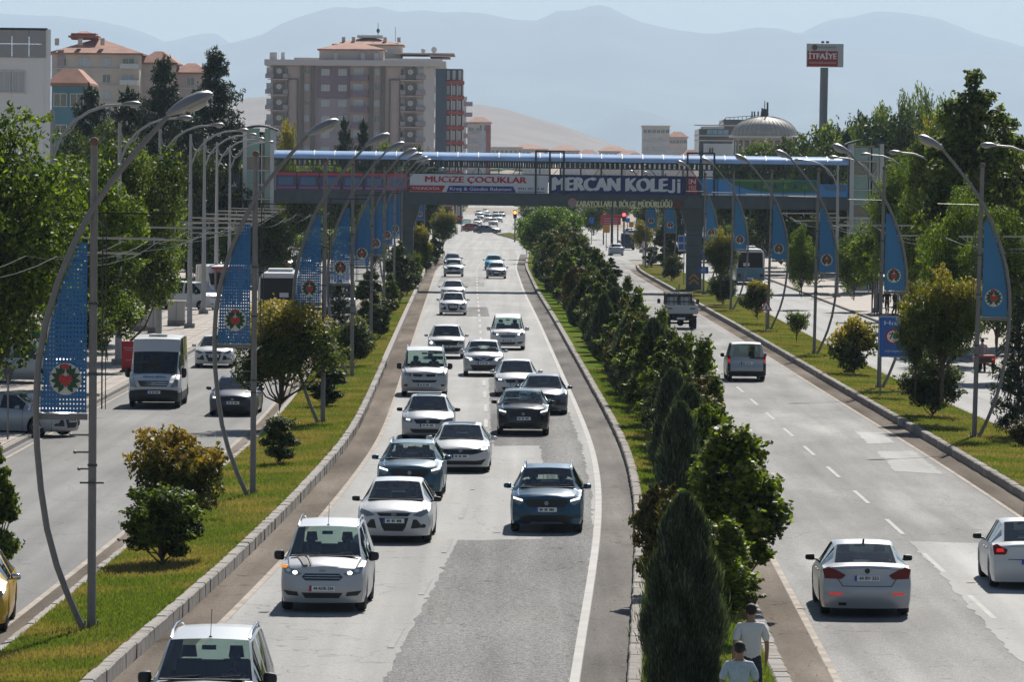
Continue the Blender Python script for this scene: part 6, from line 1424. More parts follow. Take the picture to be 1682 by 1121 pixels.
# ------------------------------------------------------------------ people
M_skin = mat('skin', (.30, .17, .11), .6); M_hair = mat('hair_black', (.012, .010, .009), .7)
def skin_mesh(verts, edges, rad, root=0, lv=2):
    me = bpy.data.meshes.new('tmp'); me.from_pydata(verts, edges, []); o = bpy.data.objects.new('tmp', me); COL.objects.link(o)
    m = o.modifiers.new('s', 'SKIN'); m.use_smooth_shade = True
    for i, r in enumerate(rad):
        sv = me.skin_vertices[0].data[i]; sv.radius = r if hasattr(r, '__len__') else (r, r); sv.use_root = (i == root)
    s = o.modifiers.new('u', 'SUBSURF'); s.levels = lv; s.render_levels = lv
    dg = bpy.context.evaluated_depsgraph_get(); out = bpy.data.meshes.new_from_object(o.evaluated_get(dg)); bpy.data.objects.remove(o)
    out.polygons.foreach_set('use_smooth', [True] * len(out.polygons)); return out
def person(label, loc, rz, shirt, trousers, h=1.74, stride=.22, arm=.1, group=None, sit=False):
    """walking figure facing local -Y; body is one skin, shirt, trousers, hair and shoes over it"""
    k = h / 1.74; t = thing('person', label, 'person', loc, rz, group); V = []; Ed = []; Rr = []
    def ch(pts, parent=None):
        i0 = len(V)
        for q, (p, r) in enumerate(pts):
            V.append(p); Rr.append(r)
            if q: Ed.append((i0 + q - 1, i0 + q))
            elif parent is not None: Ed.append((parent, i0))
        return i0
    s = stride
    ch([((0, 0, .95), (.155, .11)), ((0, 0, 1.10), (.14, .10)), ((0, .01, 1.28), (.165, .11)), ((0, .01, 1.42), (.15, .09)), ((0, 0, 1.50), (.06, .06)), ((0, -.015, 1.58), (.068, .078)), ((0, -.02, 1.67), (.078, .092)), ((0, -.015, 1.73), (.045, .055))])
    hands = []
    for sd in (-1, 1):
        a = arm * sd
        i = ch([((sd * .17, .01, 1.42), (.06, .06)), ((sd * .235, .03 + a * .3, 1.28), (.05, .05)), ((sd * .265, .02 + a * .8, 1.10), (.04, .04)), ((sd * .275, -.04 + a * 1.4, .93), (.032, .034)), ((sd * .275, -.06 + a * 1.6, .85), (.026, .034))], 3)
        hands.append(V[-1])
        # five separate fingers rooted in the palm
        hp = V[-1]; hi = len(V) - 1
        for f in range(4): ch([((hp[0] - sd * .006, hp[1] - .03 + .019 * f, hp[2] - .05), .0088), ((hp[0] - sd * .012, hp[1] - .03 + .019 * f, hp[2] - .085), .0085), ((hp[0] - sd * .024, hp[1] - .028 + .018 * f, hp[2] - .108 + .008 * abs(f - 1.4)), .0075)], hi)
        ch([((hp[0] - sd * .012, hp[1] - .048, hp[2] - .012), .010), ((hp[0] - sd * .018, hp[1] - .062, hp[2] - .045), .009)], hi)
    for sd in (-1, 1):
        q = s * sd; ch([((sd * .09, 0, .88), (.085, .09)), ((sd * .10, -.45 * q, .66), (.072, .075)), ((sd * .105, -.9 * q - .03, .47), (.055, .06)), ((sd * .105, -.9 * q + .02 + (.08 if q < 0 else 0), .28), (.052, .055)), ((sd * .105, -1.15 * q + .03 + (.1 if q < 0 else 0), .09), (.036, .04)), ((sd * .11, -1.15 * q - .09 + (.1 if q < 0 else 0), .035), (.04, .03))], 0)
    body = bpy.data.objects.new('body', skin_mesh([tuple(c * k for c in p) for p in V], Ed, [tuple(c * k for c in (r if hasattr(r, '__len__') else (r, r))) for r in Rr])); body.data.materials.append(M_skin); link(body, t)
    def part(nm, pts, edges, m, g=1.0):
        o = bpy.data.objects.new(nm, skin_mesh([tuple(c * k for c in p) for p, r in pts], edges, [tuple(c * k * g for c in r) for p, r in pts])); o.data.materials.clear(); o.data.materials.append(m); link(o, t)
    sp = [((0, 0, .83), (.195, .145)), ((0, 0, 1.05), (.17, .125)), ((0, .01, 1.25), (.19, .13)), ((0, .01, 1.41), (.165, .105)), ((0, .0, 1.475), (.075, .07))]; e = [(0, 1), (1, 2), (2, 3), (3, 4)]
    for sd in (-1, 1):
        a = arm * sd; n0 = len(sp); sp += [((sd * .17, .01, 1.415), (.08, .078)), ((sd * .235, .03 + a * .3, 1.28), (.07, .07)), ((sd * .255, .025 + a * .6, 1.17), (.066, .066))]; e += [(3, n0), (n0, n0 + 1), (n0 + 1, n0 + 2)]
    part('shirt', sp, e, shirt)
    tp = [((0, 0, 1.02), (.175, .13)), ((0, 0, .90), (.18, .135))]; e = [(0, 1)]
    for sd in (-1, 1):
        q = s * sd; n0 = len(tp); tp += [((sd * .09, 0, .84), (.10, .105)), ((sd * .10, -.45 * q, .66), (.088, .092)), ((sd * .105, -.9 * q - .03, .47), (.072, .078)), ((sd * .105, -.9 * q + .02 + (.08 if q < 0 else 0), .28), (.066, .07)), ((sd * .105, -1.15 * q + .03 + (.1 if q < 0 else 0), .12), (.06, .062))]; e += [(1, n0)] + [(n0 + j, n0 + j + 1) for j in range(4)]
    part('trousers', tp, e, trousers)
    b = MB(); b.ball((0, .005 * k, 1.675 * k), (.094 * k, .108 * k, .098 * k), 14); b.v = [v for v in b.v]; hm = b.build('hair', M_hair, t, smooth=60); hm.location = (0, .012, .018)
    fc = MB(); [fc.ball((x * k, -.098 * k, 1.655 * k), (.012, .008, .008), 6) for x in (-.032, .032)]; fc.build('eye', M_white, t)
    nb = MB(); nb.ball((0, -.112 * k, 1.625 * k), (.013, .02, .02), 6); nb.build('nose', M_skin, t); nb = MB(); nb.ball((0, -.098 * k, 1.585 * k), (.026, .008, .007), 6); nb.build('mouth', mat('lips', (.25, .09, .07), .6), t)
    [MB().ball((x * k, 0, 1.65 * k), (.014, .026, .034), 8).build('ear', M_skin, t) for x in (-.094, .094)]
    for sd in (-1, 1):
        q = s * sd; b = MB(); b.ball((sd * .11 * k, (-1.15 * q - .05 + (.1 if q < 0 else 0)) * k, .045 * k), (.055 * k, .14 * k, .055 * k), 10); b.build('shoe', M_black, t)
    return t
M_tee = mat('white_tshirt', (.66, .65, .66), .9); M_shirt = mat('pale_blue_shirt', (.42, .50, .58), .9, var=.12, vscale=20); M_jean = mat('dark_trousers', (.035, .04, .05), .9); M_dkcl = mat('dark_clothes', (.03, .03, .035), .9); M_redcl = mat('red_shirt', (.45, .05, .04), .9)
p = G(1232, 1176, .14); person('man in white t-shirt and dark trousers walking away along the grass by the kerb', (p.x, p.y, .15), math.pi + .05, M_tee, M_jean, 1.78)
p = G(1213, 1246, .14); person('man in pale blue shirt following the man in the white t-shirt', (p.x, p.y, .15), math.pi - .15, M_shirt, M_jean, 1.72, -.2)
person('person in dark clothes standing at the front of the right bus shelter', (24.6, 334, .1), .3, M_dkcl, M_dkcl, 1.7, .05, .03); person('person in dark clothes inside the right bus shelter, behind the other', (25.3, 337, .1), -.4, M_dkcl, M_jean, 1.65, .04, .03); person('person in black sitting side of the right bus shelter by the panels', (25.5, 332.6, .1), .9, M_dkcl, M_dkcl, 1.6, .04, .03)
p = at(471, 438, 430); person('person in red shirt among the parked cars left of the bus', (p.x, 430, .1), .2, M_redcl, M_jean, 1.7)

# ------------------------------------------------------------------ traffic
def slope(y, f=None): 
    f = f or (lambda v: (K1(v) + K2(v)) / 2); return (f(y + 8) - f(y - 8)) / 16
def place(root, px, py, away=False, sl=None, fo=None, L=None, X=None, Y=None):
    p = G(px, py) if X is None else Vector((X, Y, 0)); s = slope(p.y) if sl is None else sl; n = math.hypot(s, 1)
    d = Vector((s / n, 1 / n, 0)) * (1 if away else -1)
    k = L / 2 - fo; c = p - d * k if not away else p + d * k
    root.location = (c.x, c.y, .012); root.rotation_euler = (0, 0, (math.pi - math.atan(s)) if away else -math.atan(s))
def car(label, px, py, key, pt, face=None, rear='plain', away=False, sl=None, extras=(), lower=None, cat='car', name=None, glass=None, group=None, X=None, Y=None, **kw):
    sp = S(key, **kw)
    if Y is None and (py < 560): sp['far'] = sp.get('far', py < 500)
    if Y is not None: sp['far'] = True
    r = build_car(name or {'mpv': 'passenger_van', 'van': 'passenger_van', 'bigvan': 'van', 'sqvan': 'small_van'}.get(key, 'car'), label, cat, sp, pt, FACE.get(face, []), REAR.get(rear, []), extras, glass, lower, group)
    ro = sp['L'] - sp['fo'] - sp['wb']
    place(r[0], px, py, away, sl, ro if away else sp['fo'], sp['L'], X, Y); r[0]['sp'] = 0; del r[0]['sp']; del r[0]['_car']; return r
# inbound carriageway
r = car('silver car-derived van with chrome roof rails cut by the bottom edge of the picture', 335, 1236, 'mpv', P_silver, 'mpv', extras=('rails', 'antenna'))
r, fy, ry, decal, zt, rail = car('white and silver van with lit headlights and a black bonnet stripe, front of the queue', 533, 1003, 'mpv', P_wsil, 'mpv', extras=('rails', 'antenna'), cat='van', ptext='44 AOR 534', pband=M_bred)
# bonnet stripes and decals of the nearest van
def bonnet(x0, x1, w0, w1, nm, m):
    vs = []; n = 8
    for i in range(n + 1):
        d = .06 + (.84 - .06) * i / n; f = i / n; x = x0 + (x1 - x0) * f
        for e in (-1, 1):
            xx = x + e * (w0 + (w1 - w0) * f) / 2; s = abs(xx) / .88; z = zt(d) - (.045 * (s / .8) ** 1.6) + .028; vs.append((xx, -2.08 + d + .26 * s ** 3 * max(0, 1 - d / 1.1), z))
    MB().add(vs, [(2 * i, 2 * i + 1, 2 * i + 3, 2 * i + 2) for i in range(n)]).build(nm, m, r)
bonnet(-.33, -.50, .12, .15, 'bonnet_stripe', M_trim); bonnet(-.22, -.36, .035, .04, 'bonnet_stripe', M_trim)
decal([(-.86, .90), (-.74, .90), (-.70, .96), (-.84, .96)], 'indicator', M_ind, True, .03)
car('white hatchback with triangular lower intakes, second from the camera in the left lane', 649, 890, 'hatch', P_white, 'hatch', glass=M_wind)
car('steel blue sport utility car with thin lit headlights behind the white hatchback', 674, 820, 'suv', P_teal, 'suv', extras=('rails',), H=1.55)
car('white saloon with wide black grille overlapping the blue car', 757, 775, 'sedan', P_white, 'civic', extras=('sunroof',), mirm=P_white)
car('white saloon with sunroof and sun glare on its windscreen', 703, 722, 'sedan', P_wsil, 'sedan', extras=('sunroof',), mirm=M_trim, H=1.48)
car('petrol blue sport utility car alone in the right inbound lane', 898, 874, 'suv', P_blue, 'suv', extras=('rails',), glass=M_wind, mirm=P_blue)
car('black sport utility car with one lit headlight in the right inbound lane', 859, 715, 'suv', P_black, 'suv', H=1.55, L=4.3, mirm=M_trim)
car('dark blue grey hatchback partly hidden behind the black car', 893, 681, 'hatch', P_grey, 'hatch', mirm=P_grey)
car('white saloon with orange indicator ahead of the dark grey hatchback', 848, 651, 'sedan', P_white, 'sedan', mirm=P_white, H=1.46)
car('white minibus van with split black grille in the left inbound lane', 697, 651, 'van', P_wsil, 't5', extras=('rails',), cat='van')
car('white off-road style car with roof rails behind the minibus', 733, 589, 'suv', P_white, 'duster', extras=('rails',), mirm=P_white, H=1.63, railb=1)
car('pearl grey crossover with lit headlights in the middle of the inbound queue', 794, 618, 'suv', P_wsil, 'qash', mirm=P_wsil, H=1.59)
car('white passenger van with glowing headlights in the right inbound lane', 834, 575, 'mpv', P_white, 'mpv', mirm=P_white, cat='van', H=1.84, W=1.83)
car('white saloon alone just in front of the bridge shadow', 744, 518, 'hatch', P_white, 'hatch', mirm=P_white)
car('white car directly behind the saloon at the bridge shadow', 744, 494, 'hatch', P_white, 'hatch', mirm=P_white)
car('silver sport utility car with one amber lit lamp beyond the bridge shadow', 745, 455, 'suv', P_wsil, 'suv')
car('grey roofed car directly behind the silver sport utility car', 743, 440, 'sedan', P_grey, 'sedan')
car('turquoise car beyond the bridge shadow', 811, 444, 'hatch', P_turq, 'hatch', mirm=P_turq)
car('silver saloon just in front of the turquoise car', 815, 458, 'hatch', P_silver, 'hatch')
z0 = dict(sl=0)
def far(label, px, py, key, pt, face='sedan', **kw): return car(label, px, py, key, pt, face, far=True, group='far traffic at the junction', **kw)
far('white delivery van waiting at the far junction', 766, 380, 'van', P_white, 't5', cat='van', sl=0, H=2.2)
r = car('grey blue saloon crossing the far junction sideways', 800, 384, 'sedan', P_grey, 'sedan', sl=0, far=True)[0]; r.rotation_euler = (0, 0, R(78))
r = car('small red car crossing behind the grey saloon at the far junction', 780, 381, 'hatch', P_red, 'hatch', sl=0, far=True)[0]; r.rotation_euler = (0, 0, R(85))
far('dark car at the left edge of the far junction', 741, 385, 'hatch', P_dkblue, 'hatch', sl=.05); far('dark blue car parked left of the far junction by the bushes', 730, 392, 'hatch', P_dkblue, 'hatch', sl=.05)
far('white van queueing behind the junction, left lane', 801, 366, 'van', P_white, 't5', cat='van', sl=.02); far('white car queueing in the right lane behind the junction', 814, 358, 'suv', P_white, 'suv', sl=.02)
far('white car high in the far queue under the white banner', 797, 352, 'hatch', P_white, 'hatch', sl=.02); far('silver car high in the far queue, right of the white one', 812, 348, 'hatch', P_silver, 'hatch', sl=.02); far('dark saloon between white vans in the far queue', 801, 358, 'sedan', P_grey, 'sedan', sl=.02)
for px, py, k, pt, lb in ((784, 371, 'hatch', P_white, 'white car in the far queue just behind the crossing cars'), (790, 362, 'suv', P_silver, 'silver car in the left lane of the far queue'), (810, 372, 'suv', P_white, 'white car in the right lane right behind the crossing saloon'), (818, 366, 'van', P_white, 'white van at the right edge of the far queue'), (786, 355, 'hatch', P_white, 'small white car left in the far queue'), (824, 357, 'hatch', P_dkblue, 'dark car at the right edge of the far queue'), (792, 347, 'suv', P_white, 'white car near the end of the far queue, left lane'), (815, 344, 'hatch', P_red, 'red car near the end of the far queue')): far(lb, px, py, k, pt, 't5' if k == 'van' else 'hatch', cat='van' if k == 'van' else 'car', sl=.02)
far('small white car at the very end of the far queue', 803, 343, 'hatch', P_white, 'hatch', sl=.02)
# outbound carriageway
sr = -.004
car('white four door saloon seen from behind with dark red tail lights and one exhaust', 1419, 1009, 'bsedan', P_wsil, None, 'bmw', True, sl=.012, extras=('fin',), ptext='44 BV 253', mirm=M_trim)
car('white saloon seen from behind, cut by the right edge of the picture', 1690, 965, 'sedan', P_white, None, 'peug', True, sl=.012, extras=('antenna',), pr=.62, mirm=M_trim, H=1.47)
car('light grey small van seen from behind with black corner trims', 1225, 626, 'sqvan', P_silver, None, 'fior', True, sl=-.012, mirm=M_trim, cat='van')
car('silver car seen from behind approaching the far junction', 1012, 420, 'sedan', P_silver, None, 'plain', True, sl=-.01)
r = car('dark van with white roof right of the silver car at the far junction', 1031, 411, 'bigvan', P_dkblue, None, 'plain', True, sl=-.02, cat='van', L=5)[0]; r.scale = (.9, 1, .8)
car('white car glaring in the sun at the far junction right of the traffic light', 1034, 392, 'suv', P_white, None, 'plain', True, sl=0); car('pale minibus in front of the glaring white car', 1041, 400, 'van', P_silver, None, 'plain', True, sl=0, cat='van')
# left service road
r, fy, ry, decal, zt, rail = car('tall white panel minibus with black bumper on the left service road', 255, 670, 'bigvan', P_white, 'sprinter', sl=.0, extras=('hatch_vent',), cat='van', lower=M_trim, glass=M_windd)
q = text('GARIBİN', 'lettering', mat('van_blue', (.03, .25, .5), .5), r, (0, -2.95 + .30, 1.20), .10, .85, .02, .01, (R(28), 0, 0))
car('white hatchback following the tall white minibus on the left', 352, 604, 'hatch', P_white, 'hatch', sl=0, mirm=P_white)
car('dark blue saloon on the left service road half hidden by the yellow tipped tree', 384, 683, 'sedan', P_dkblue, 'sedan', sl=0.01)
car('white van behind the blue banner panels on the left service road', 558, 522, 'bigvan', P_white, 'sprinter', sl=-.02, cat='van', lower=M_trim, L=5.4, H=2.4)
r = car('silver hatchback pulling out of a side street at the left edge', 60, 722, 'hatch', P_silver, 'hatch', sl=0, mirm=P_silver)[0]; p = G(28, 716); r.location = (p.x, p.y + .4, .012); r.rotation_euler = (0, 0, R(62))
r = car('yellow taxi at the left edge of the picture', -40, 1040, 'hatch', P_yel, 'hatch', sl=0, mirm=M_chrome)[0]; p = G(10, 1040); r.location = (p.x - .95, p.y + 1.6, .012); r.rotation_euler = (0, 0, R(2.5))
# parked and moving vehicles on the left plaza
pk = [(20, 520, 210, 'van', P_silver, 75, 'grey box truck partly hidden by foliage at the left edge'), (308, 505, 330, 'van', P_white, 60, 'white van parked behind the grey cabinet'), (352, 480, 350, 'bigvan', P_white, 15, 'white van parked under the left shelter roof'), (395, 470, 400, 'suv', P_white, -20, 'white car parked left of the coach'),
      (345, 432, 470, 'hatch', P_silver, 20, 'silver car in the distant car park behind the lamp columns'), (372, 428, 500, 'suv', P_white, -15, 'white car in the distant car park behind the sign'), (318, 420, 520, 'hatch', P_red, 30, 'red car in the distant car park'), (455, 432, 430, 'hatch', P_white, 10, 'white car parked behind the person in red'), (470, 420, 470, 'suv', P_silver, -10, 'silver car parked beyond the person in red'), (440, 415, 500, 'hatch', P_white, 15, 'small white car parked beside the dark tree'), (500, 425, 470, 'van', P_white, 5, 'white van parked behind the third banner panel'), (395, 418, 540, 'hatch', P_dkblue, 0, 'dark car in the distant car park'), (415, 445, 420, 'hatch', P_silver, 40, 'silver car parked by the column foot'), (335, 412, 560, 'suv', P_white, 10, 'white car in the last row of the distant car park')]
for px, py, Y, k, pt, rz, lb in pk:
    X = at(px, py, Y).x; r = car(lb, 0, 0, k, pt, 't5' if k == 'van' else 'hatch', X=X, Y=Y, sl=0, cat='van' if 'van' in k else 'car', group='vehicles on the left car park')[0]; r.rotation_euler = (0, 0, R(rz)); r.location.z = .06
# buses
def bus(label, px, py, away, body, low, W_=2.5, H_=3.1, L_=11, sl=0, front=None):
    p = G(px, py); t = thing('bus', label, 'bus'); hw = W_ / 2
    b = MB()
    ring = [(-hw, .35), (hw, .35), (hw + .0, 1.3), (hw - .03, 2.2), (hw - .10, H_ - .25), (hw - .35, H_), (-hw + .35, H_), (-hw + .10, H_ - .25), (-hw + .03, 2.2), (-hw, 1.3)]
    vs = []; ys = [-L_ / 2, -L_ / 2 + .12, L_ / 2 - .12, L_ / 2]; sc_ = [.96, 1, 1, .96]
    for y, s in zip(ys, sc_): vs += [(x * s, y, z if s == 1 else z * .985 + .02) for x, z in ring]
    n = len(ring); fs = [(i * n + j, i * n + (j + 1) % n, (i + 1) * n + (j + 1) % n, (i + 1) * n + j) for i in range(3) for j in range(n)] + [tuple(range(n - 1, -1, -1)), tuple(3 * n + j for j in range(n))]
    b.add(vs, fs); b.build('body', body, t, smooth=30)
    e = -L_ / 2 - .012 if not away else L_ / 2 + .012
    dg_ = mat('bus_glass', (.012, .014, .018), .2, spec=.25)
    gl = MB(); gl.prism([(-hw + .16, 1.45), (hw - .16, 1.45), (hw - .22, H_ - .32), (-hw + .22, H_ - .32)], e - .02, e + .02, plane='XZ'); gl.build('windshield' if not away else 'rear_window', dg_, t)
    lo = MB(); lo.prism([(-hw + .03, .38), (hw - .03, .38), (hw - .04, 1.42), (-hw + .04, 1.42)], e - .015, e + .015, plane='XZ'); lo.build('lower_panel', low, t)
    for s in (-1, 1):
        MB().box((s * (hw - .01), 0, 1.9), (.05, L_ - .8, .9)).build('side_window', M_glass, t); MB().box((s * (hw - .28), e - .02 * (1 if not away else -1), .8), (.28, .06, .3)).build('headlight' if not away else 'tail_light', M_hl if not away else M_tl, t)
        MB().box((s * (hw + .004), 0, .85), (.03, L_ - .3, .9)).build('side_panel', low, t)
        if not away: MB().box((s * (hw + .18), e - .1, 2.1), (.2, .14, .5)).build('side_mirror', M_black, t)
        for y in (-L_ / 2 + 2.6, L_ / 2 - 2.8):
            w_ = MB(); w_.lathe([(.001, -.14), (.46, -.14), (.5, -.1), (.5, .1), (.46, .14), (.001, .14)], 20, (s * (hw - .16), y, .5), 'X'); w_.build('wheel', M_tyre, t)
    MB().box((0, 0, .4), (W_ - .5, L_ - .3, .3)).build('underbody', M_under, t); MB().box((0, -1, H_ + .08), (1.5, 2.4, .22)).build('roof_unit', M_offw, t)
    MB().box((0, e - .03 * (1 if not away else -1), .55), (.55, .03, .13)).build('number_plate', M_plate, t); MB().box((.35, e + (.035 if away else -.035), 1.75), (.55, .02, .28)).build('notice', M_offw, t)
    s = sl; d = Vector((s, 1, 0)) * (1 if away else -1); c = p + d * (L_ / 2 - .3) if away else p - d * (L_ / 2 - .3)
    t.location = (c.x, c.y, .01); t.rotation_euler = (0, 0, math.pi - s if away else -s); return t
bus('white coach with a huge dark windscreen on the left service road', 457, 532, False, P_white, paint('coach_navy', (.02, .025, .045)), sl=-.015)
bus('teal and white city bus seen from behind on the right service road', 1232, 468, True, P_white, mat('bus_teal', (.015, .16, .24), .35, coat=.5), sl=-.01)
bus('distant pale blue bus on the right service road behind the yellow topped tree', 1166, 432, True, P_white, bl, sl=-.01, L_=9)
# flatbed truck
def truck():
    p = G(1117, 541); t = thing('flatbed_truck', 'small flatbed lorry seen from behind with black cab and poles on its bed', 'lorry', (p.x, p.y + 1.6, .01), math.pi + .012)
    # built nose to -Y like the cars
    b = MB(); b.prism([(-.88, .55), (.88, .55), (.90, 1.2), (.80, 2.08), (-.80, 2.08), (-.90, 1.2)], -2.3, -.75, plane='XZ'); b.build('cab', P_black, t, smooth=30)
    for s in (-1, 1): MB().box((s * .40, -.735, 1.62), (.55, .03, .5)).build('rear_window', M_glassl, t)
    MB().box((0, .85, .98), (2.0, 3.1, .12)).build('load_bed', M_steel, t)
    for s in (-1, 1): MB().box((s * 1.0, .85, 1.22), (.05, 3.1, .46)).build('side_board', P_silver, t)
    MB().box((0, 2.42, 1.2), (2.05, .05, .48)).build('tailboard', mat('tailboard', (.50, .51, .53), .5), t); [MB().box((s * .68, 2.46, 1.25), (.3, .03, .06)).build('latch', M_trim, t) for s in (-1, 1)]
    b = MB()
    for x in np.linspace(-.9, .9, 7): b.tube([(x, -.65, 1.0), (x, -.65, 2.15)], .022, 5)
    b.tube([(-.95, -.65, 2.15), (.95, -.65, 2.15)], .03, 5); b.tube([(-.95, -.65, 1.6), (.95, -.65, 1.6)], .03, 5); b.build('headboard_rack', M_black, t)
    MB().box((0, .2, .62), (.8, 4.2, .2)).build('chassis', M_under, t); b = MB(); b.box((0, 2.36, .62), (1.7, .1, .16)); b.build('bumper_bar', M_black, t); MB().box((0, 2.44, .66), (.5, .03, .12)).build('number_plate', M_plate, t)
    b = MB(); b.ball((0, 1.6, .38), (.22, .2, .2), 10); b.tube([(-.8, 1.6, .36), (.8, 1.6, .36)], .06, 6); b.build('axle', M_under, t)
    for s in (-1, 1):
        for y, w_ in ((-1.6, .22), (1.6, .36)): q = MB(); q.lathe([(.001, -w_ / 2), (.32, -w_ / 2), (.36, -w_ / 2 + .04), (.36, w_ / 2 - .04), (.32, w_ / 2), (.001, w_ / 2)], 18, (s * .78, y, .36), 'X'); q.build('wheel', M_tyre, t)
        MB().box((s * .82, 2.42, .78), (.26, .04, .12)).build('tail_light', M_tl, t)
    MB().box((1.18, -1.6, 1.6), (.18, .1, .28)).build('side_mirror', M_black, t); MB().box((-1.18, -1.6, 1.6), (.18, .1, .28)).build('side_mirror', M_black, t)
    for x, h, l in ((-.22, 1.0, .1), (.02, 1.15, 0), (-.35, .7, .08)): tag(MB().tube([(p.x + x, p.y + 3.1, 1.05), (p.x + x + l, p.y + 3.1, 1.1 + 1.35 * h)], .035, 6).build('wooden_pole', mat('wood_pole', (.28, .22, .15), .8)), 'upright wooden pole standing on the flatbed lorry, ' + {-.22: 'middle one', .02: 'tallest, right one', -.35: 'shortest, left one'}[x], 'pole')
truck()
# red three-wheeler with rider
def trike():
    p = G(1617, 612); t = thing('motor_tricycle', 'small red motor tricycle seen from behind on the right service road', 'tricycle', (p.x, p.y, .01))
    MB().box((0, .3, .62), (.95, 1.3, .35)).build('cargo_box', P_red, t); MB().box((0, -.36, .6), (.8, .03, .22)).build('tail_panel', M_black, t); MB().box((0, 1.3, .6), (.35, .7, .25)).build('seat', M_black, t)
    b = MB(); b.tube([(0, 2.0, .4), (0, 1.7, 1.05)], .03, 6); b.tube([(-.35, 1.65, 1.08), (.35, 1.65, 1.08)], .02, 6); b.build('handlebar', M_dark, t)
    for x, y in ((-.42, .1), (.42, .1), (0, 2.0)): q = MB(); q.lathe([(.001, -.07), (.24, -.07), (.28, 0), (.24, .07), (.001, .07)], 16, (x, y, .28), 'X'); q.build('wheel', M_tyre, t)
    [MB().box((s * .36, -.39, .62), (.12, .03, .1)).build('tail_light', M_tlr, t) for s in (-1, 1)]
    person('rider in grey top on the red motor tricycle', (p.x, p.y + 1.2, -.14), math.pi, mat('grey_top', (.3, .3, .32), .9), M_dkcl, 1.66, .12, .2)
trike()

# drivers and passengers behind the nearest windscreens
def seated(label, r, key, side=1, cloth=None, **kw):
    sp = S(key, **kw); y0 = -sp['L'] / 2 + sp['hd'] + .35; zs = .62 + (sp['H'] - 1.5) * .45
    V = [(0, 0, 0), (0, .04, .2), (0, .06, .40), (0, .03, .50), (0, .0, .57), (0, -.03, .66), (0, -.02, .74)]; Rr = [(.15, .11), (.14, .10), (.16, .10), (.07, .06), (.055, .055), (.075, .088), (.05, .06)]; Ed = [(i, i + 1) for i in range(6)]
    for s in (-1, 1):
        n = len(V); V += [(s * .18, .03, .41), (s * .23, -.12, .26), (s * .16, -.36, .30)]; Rr += [(.055, .055), (.042, .042), (.03, .03)]; Ed += [(2, n), (n, n + 1), (n + 1, n + 2)]
        n = len(V); V += [(s * .1, -.2, .0), (s * .11, -.42, .02), (s * .11, -.6, -.22)]; Rr += [(.08, .08), (.065, .065), (.045, .045)]; Ed += [(0, n), (n, n + 1), (n + 1, n + 2)]
    if 'b' not in _seat:
        _seat['b'] = skin_mesh(V, Ed, Rr); _seat['b'].materials.append(M_skin)
        n = [0, 1, 2, 7, 8, 13, 14]; q = [0, 1, 2, 7, 8, 13, 14]; vv = [V[i] for i in q]; rr_ = [(Rr[i][0] * 1.12, Rr[i][1] * 1.15) for i in q]
        _seat['s'] = skin_mesh(vv, [(0, 1), (1, 2), (2, 3), (3, 4), (2, 5), (5, 6)], rr_); _seat['h'] = MB().ball((0, -.005, .715), (.09, .10, .085), 12).mesh('hair', M_hair, 60)
    t = thing('person', label, 'person', (0, 0, 0)); m = Matrix.Translation(r.location) @ Matrix.Rotation(r.rotation_euler.z, 4, 'Z') @ Matrix.Translation((.37 * side, y0 + .0, zs - .12))
    t.matrix_world = m; t.location = m.to_translation(); t.rotation_euler = (0, 0, r.rotation_euler.z)
    link(bpy.data.objects.new('body', _seat['b']), t); sm = _seat['s'].copy(); sm.materials.clear(); sm.materials.append(cloth); link(bpy.data.objects.new('shirt', sm), t); link(bpy.data.objects.new('hair', _seat['h']), t)
_seat = {}
def find(s): return [o for o in COL.objects if o.parent is None and s in str(o.get('label', ''))][0]
for s, key, kw, dl, pl_ in (('silver car-derived', 'mpv', {}, 'driver in white shirt in the silver van at the bottom edge', None), ('front of the queue', 'mpv', {}, 'driver in dark top in the striped white van', 'passenger in pale shirt in the striped white van'), ('triangular lower intakes', 'hatch', {}, 'driver in the white hatchback with triangular intakes', None),
    ('steel blue sport', 'suv', dict(H=1.55), 'driver of the steel blue sport utility car', 'passenger of the steel blue sport utility car'), ('wide black grille', 'sedan', {}, 'driver of the white saloon with wide black grille', None), ('petrol blue', 'suv', {}, 'driver of the petrol blue sport utility car', 'passenger of the petrol blue sport utility car'), ('black sport utility', 'suv', dict(H=1.55, L=4.3), 'driver of the black sport utility car', None),
    ('white minibus van with', 'van', {}, 'driver of the white minibus van', 'passenger of the white minibus van'), ('light grey small van', 'sqvan', {}, 'driver of the light grey small van seen through its rear window', None), ('glowing headlights', 'mpv', dict(H=1.84, W=1.83), 'driver of the white passenger van with glowing headlights', None)):
    o = find(s); seated(dl, o, key, 1, M_tee if 'white shirt' in dl or 'hatch' in dl else M_dkcl, **kw)
    if pl_: seated(pl_, o, key, -1, M_shirt if 'pale' in pl_ else M_redcl if 'blue' in pl_ else M_dkcl, **kw)

# ------------------------------------------------------------------ planting
def ref(Y, side):
    ps = [96, 137, 178, 220, 263, 307, 352, 395] if side == 'l' else [169, 208, 249, 290, 330, 370, 415, 455]
    k = int(np.argmin([abs(Y - p) for p in ps])); return 'level with the ' + ORD[k].replace('second nearest', 'second') + (' left' if side == 'l' else ' right') + ' banner pole'
